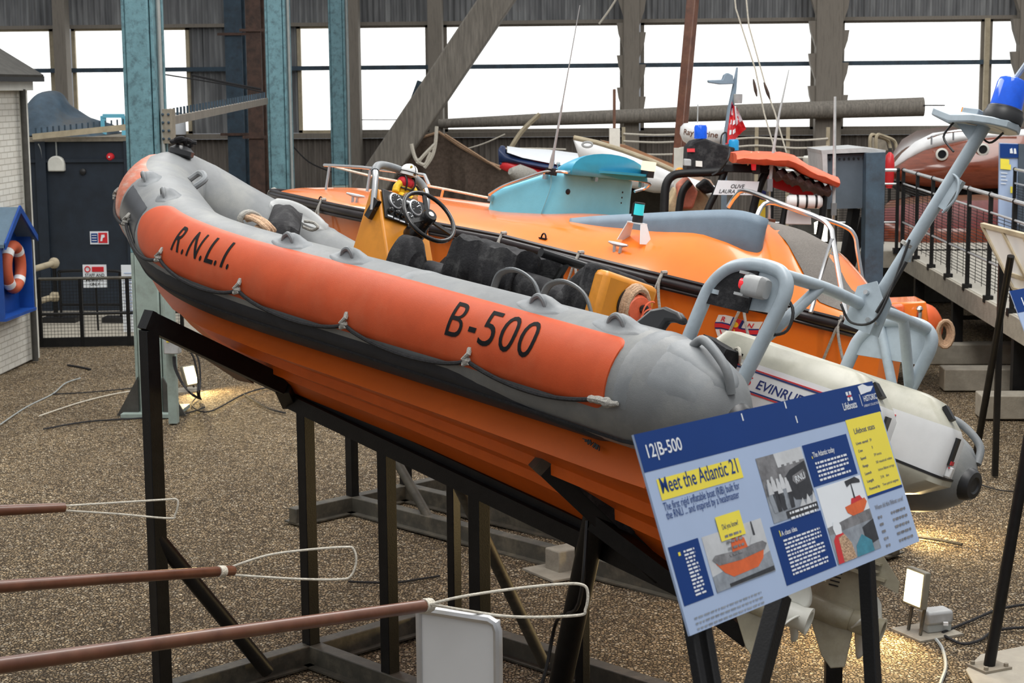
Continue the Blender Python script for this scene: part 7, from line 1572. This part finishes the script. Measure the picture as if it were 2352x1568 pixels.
# ensign on its staff
t = thing('ensign_staff', 'grey staff with lamps and a faded red ensign in front of the windows', 'flagstaff', gd(1668, 345, 21.3)); Br = part(t)
a, b = gd(1693, 155, 21.3), gd(1664, 340, 21.3); m = MB(); m.tube([a, gd(1686, 205, 21.3), gd(1678, 250, 21.3), b, V((b.x, b.y, .05))], [.012, .03, .04, .035, .035], 8); sf = Br(m, 'staff', 'coaming_grey')
m = MB(); trace(m, [(1627, 184), (1660, 183), (1664, 172), (1672, 167), (1684, 173), (1686, 193), (1655, 194), (1628, 190)], 21.2, .16); Br(m, 'lamp_arm', 'coaming_grey', sf, bev=.01)
m = MB(); m.lathe([(.05, -.06), (.055, .0), (.055, .05), (.045, .055), (0, .056)], gd(1695, 226, 21.2), UP, 14); Br(m, 'staff_lamp', 'zinc', sf)
def fl_(u, v): p0, p1 = V((1681, 232, 0)), V((1666, 332, 0)); q0, q1 = V((1692, 250, 0)), V((1714, 300, 0)); e = p0.lerp(p1, v); f = q0.lerp(q1, v); g = e.lerp(f, u); return gd(g.x, g.y+4*math.sin(u*5), 21.1+.06*math.sin(u*9+v*2))
m = MB()
def fq(u0, v0, u1, v1, mi, o): m.m = mi; m.grid([[fl_(u0+(u1-u0)*i/6, v0+(v1-v0)*j/6)-bk_*o for j in range(7)] for i in range(7)])
fq(0, 0, 1, 1, 0, 0); fq(.06, .12, .30, .28, 1, .012); fq(.06, .40, .22, .52, 1, .012); fq(.08, .66, .26, .78, 1, .012); fq(.32, .42, .5, .54, 1, .012); fq(.34, .68, .5, .8, 1, .012); fq(.55, .0, 1, .62, 1, .012); fq(.04, .04, .12, .34, 2, .016)
Br(m, 'ensign', ['red_paint', 'sign_white', 'logo_navy'], sf, smooth=0)
# whip aerials of the far inflatable
for pts, lb in ((((1812, 160), (1790, 260), (1776, 350), (1768, 425)), 'thin black whip aerial rising from the name board cage'), (((1918, 222), (1917, 330), (1915, 480)), 'white whip aerial in front of the grey hopper')):
    t = thing('whip_aerial', lb, 'aerial', gd(*pts[-1], 19.7)); Br = part(t); n_ = len(pts)
    m = MB(); m.tube([gd(x, y, 19.7) for x, y in pts], [.006, .013, .018, .022][:n_] if n_ == 4 else [.015, .018, .02], 8); Br(m, 'rod', 'zinc')
    p = gd(*pts[-1], 19.7); m = MB(); m.box(p, (.06, .06, .14)); m.tube([p, V((p.x, p.y+.25, .0))], .02, 6); Br(m, 'base', 'chrome')
for px, py, Y, lb in ((1517, 349, 33.5, 'tiny bright spot on the wall behind the white boat'), (852, 373, 34.6, 'left of two tiny bright holes in the wall by the slanting beam'), (858, 373, 34.6, 'right of two tiny bright holes in the wall by the slanting beam')):
    pass
# ================================================================== LIGHT
w = bpy.data.worlds.new('world'); sc.world = w; w.use_nodes = True; N = w.node_tree.nodes; L = w.node_tree.links; bg = N['Background']
tc = N.new('ShaderNodeTexCoord'); sx = N.new('ShaderNodeSeparateXYZ'); L.new(tc.outputs['Generated'], sx.inputs[0])
r = N.new('ShaderNodeValToRGB'); e = r.color_ramp.elements; e[0].position = .35; e[0].color = (.10, .10, .105, 1); e[1].position = .95; e[1].color = (1, 1, 1, 1); q = e.new(.55); q.color = (.30, .31, .33, 1)
mp = N.new('ShaderNodeMapRange'); mp.inputs[1].default_value = -1; mp.inputs[2].default_value = 1; L.new(sx.outputs[2], mp.inputs[0]); L.new(mp.outputs[0], r.inputs[0]); L.new(r.outputs[0], bg.inputs[0]); bg.inputs[1].default_value = 1.0
# soft top light
for k, (x, y, e_) in enumerate(((-5, 16, 760), (1.5, 11, 950), (7, 22, 650))):
    li = bpy.data.lights.new('overhead_fill', 'AREA'); li.shape = 'RECTANGLE'; li.size = 2.2; li.size_y = 16; li.energy = e_; li.color = (1, .98, .95)
    o = bpy.data.objects.new('overhead_fill', li); COL.objects.link(o); o.location = (x, y, 9.0)
vs = sc.view_settings; vs.view_transform = 'Standard'; vs.look = 'None'; vs.exposure = 0.0; vs.gamma = 1; vs.use_curve_mapping = False
for o in list(bpy.data.objects):
    if o.type == 'EMPTY' and not o.children: bpy.data.objects.remove(o)
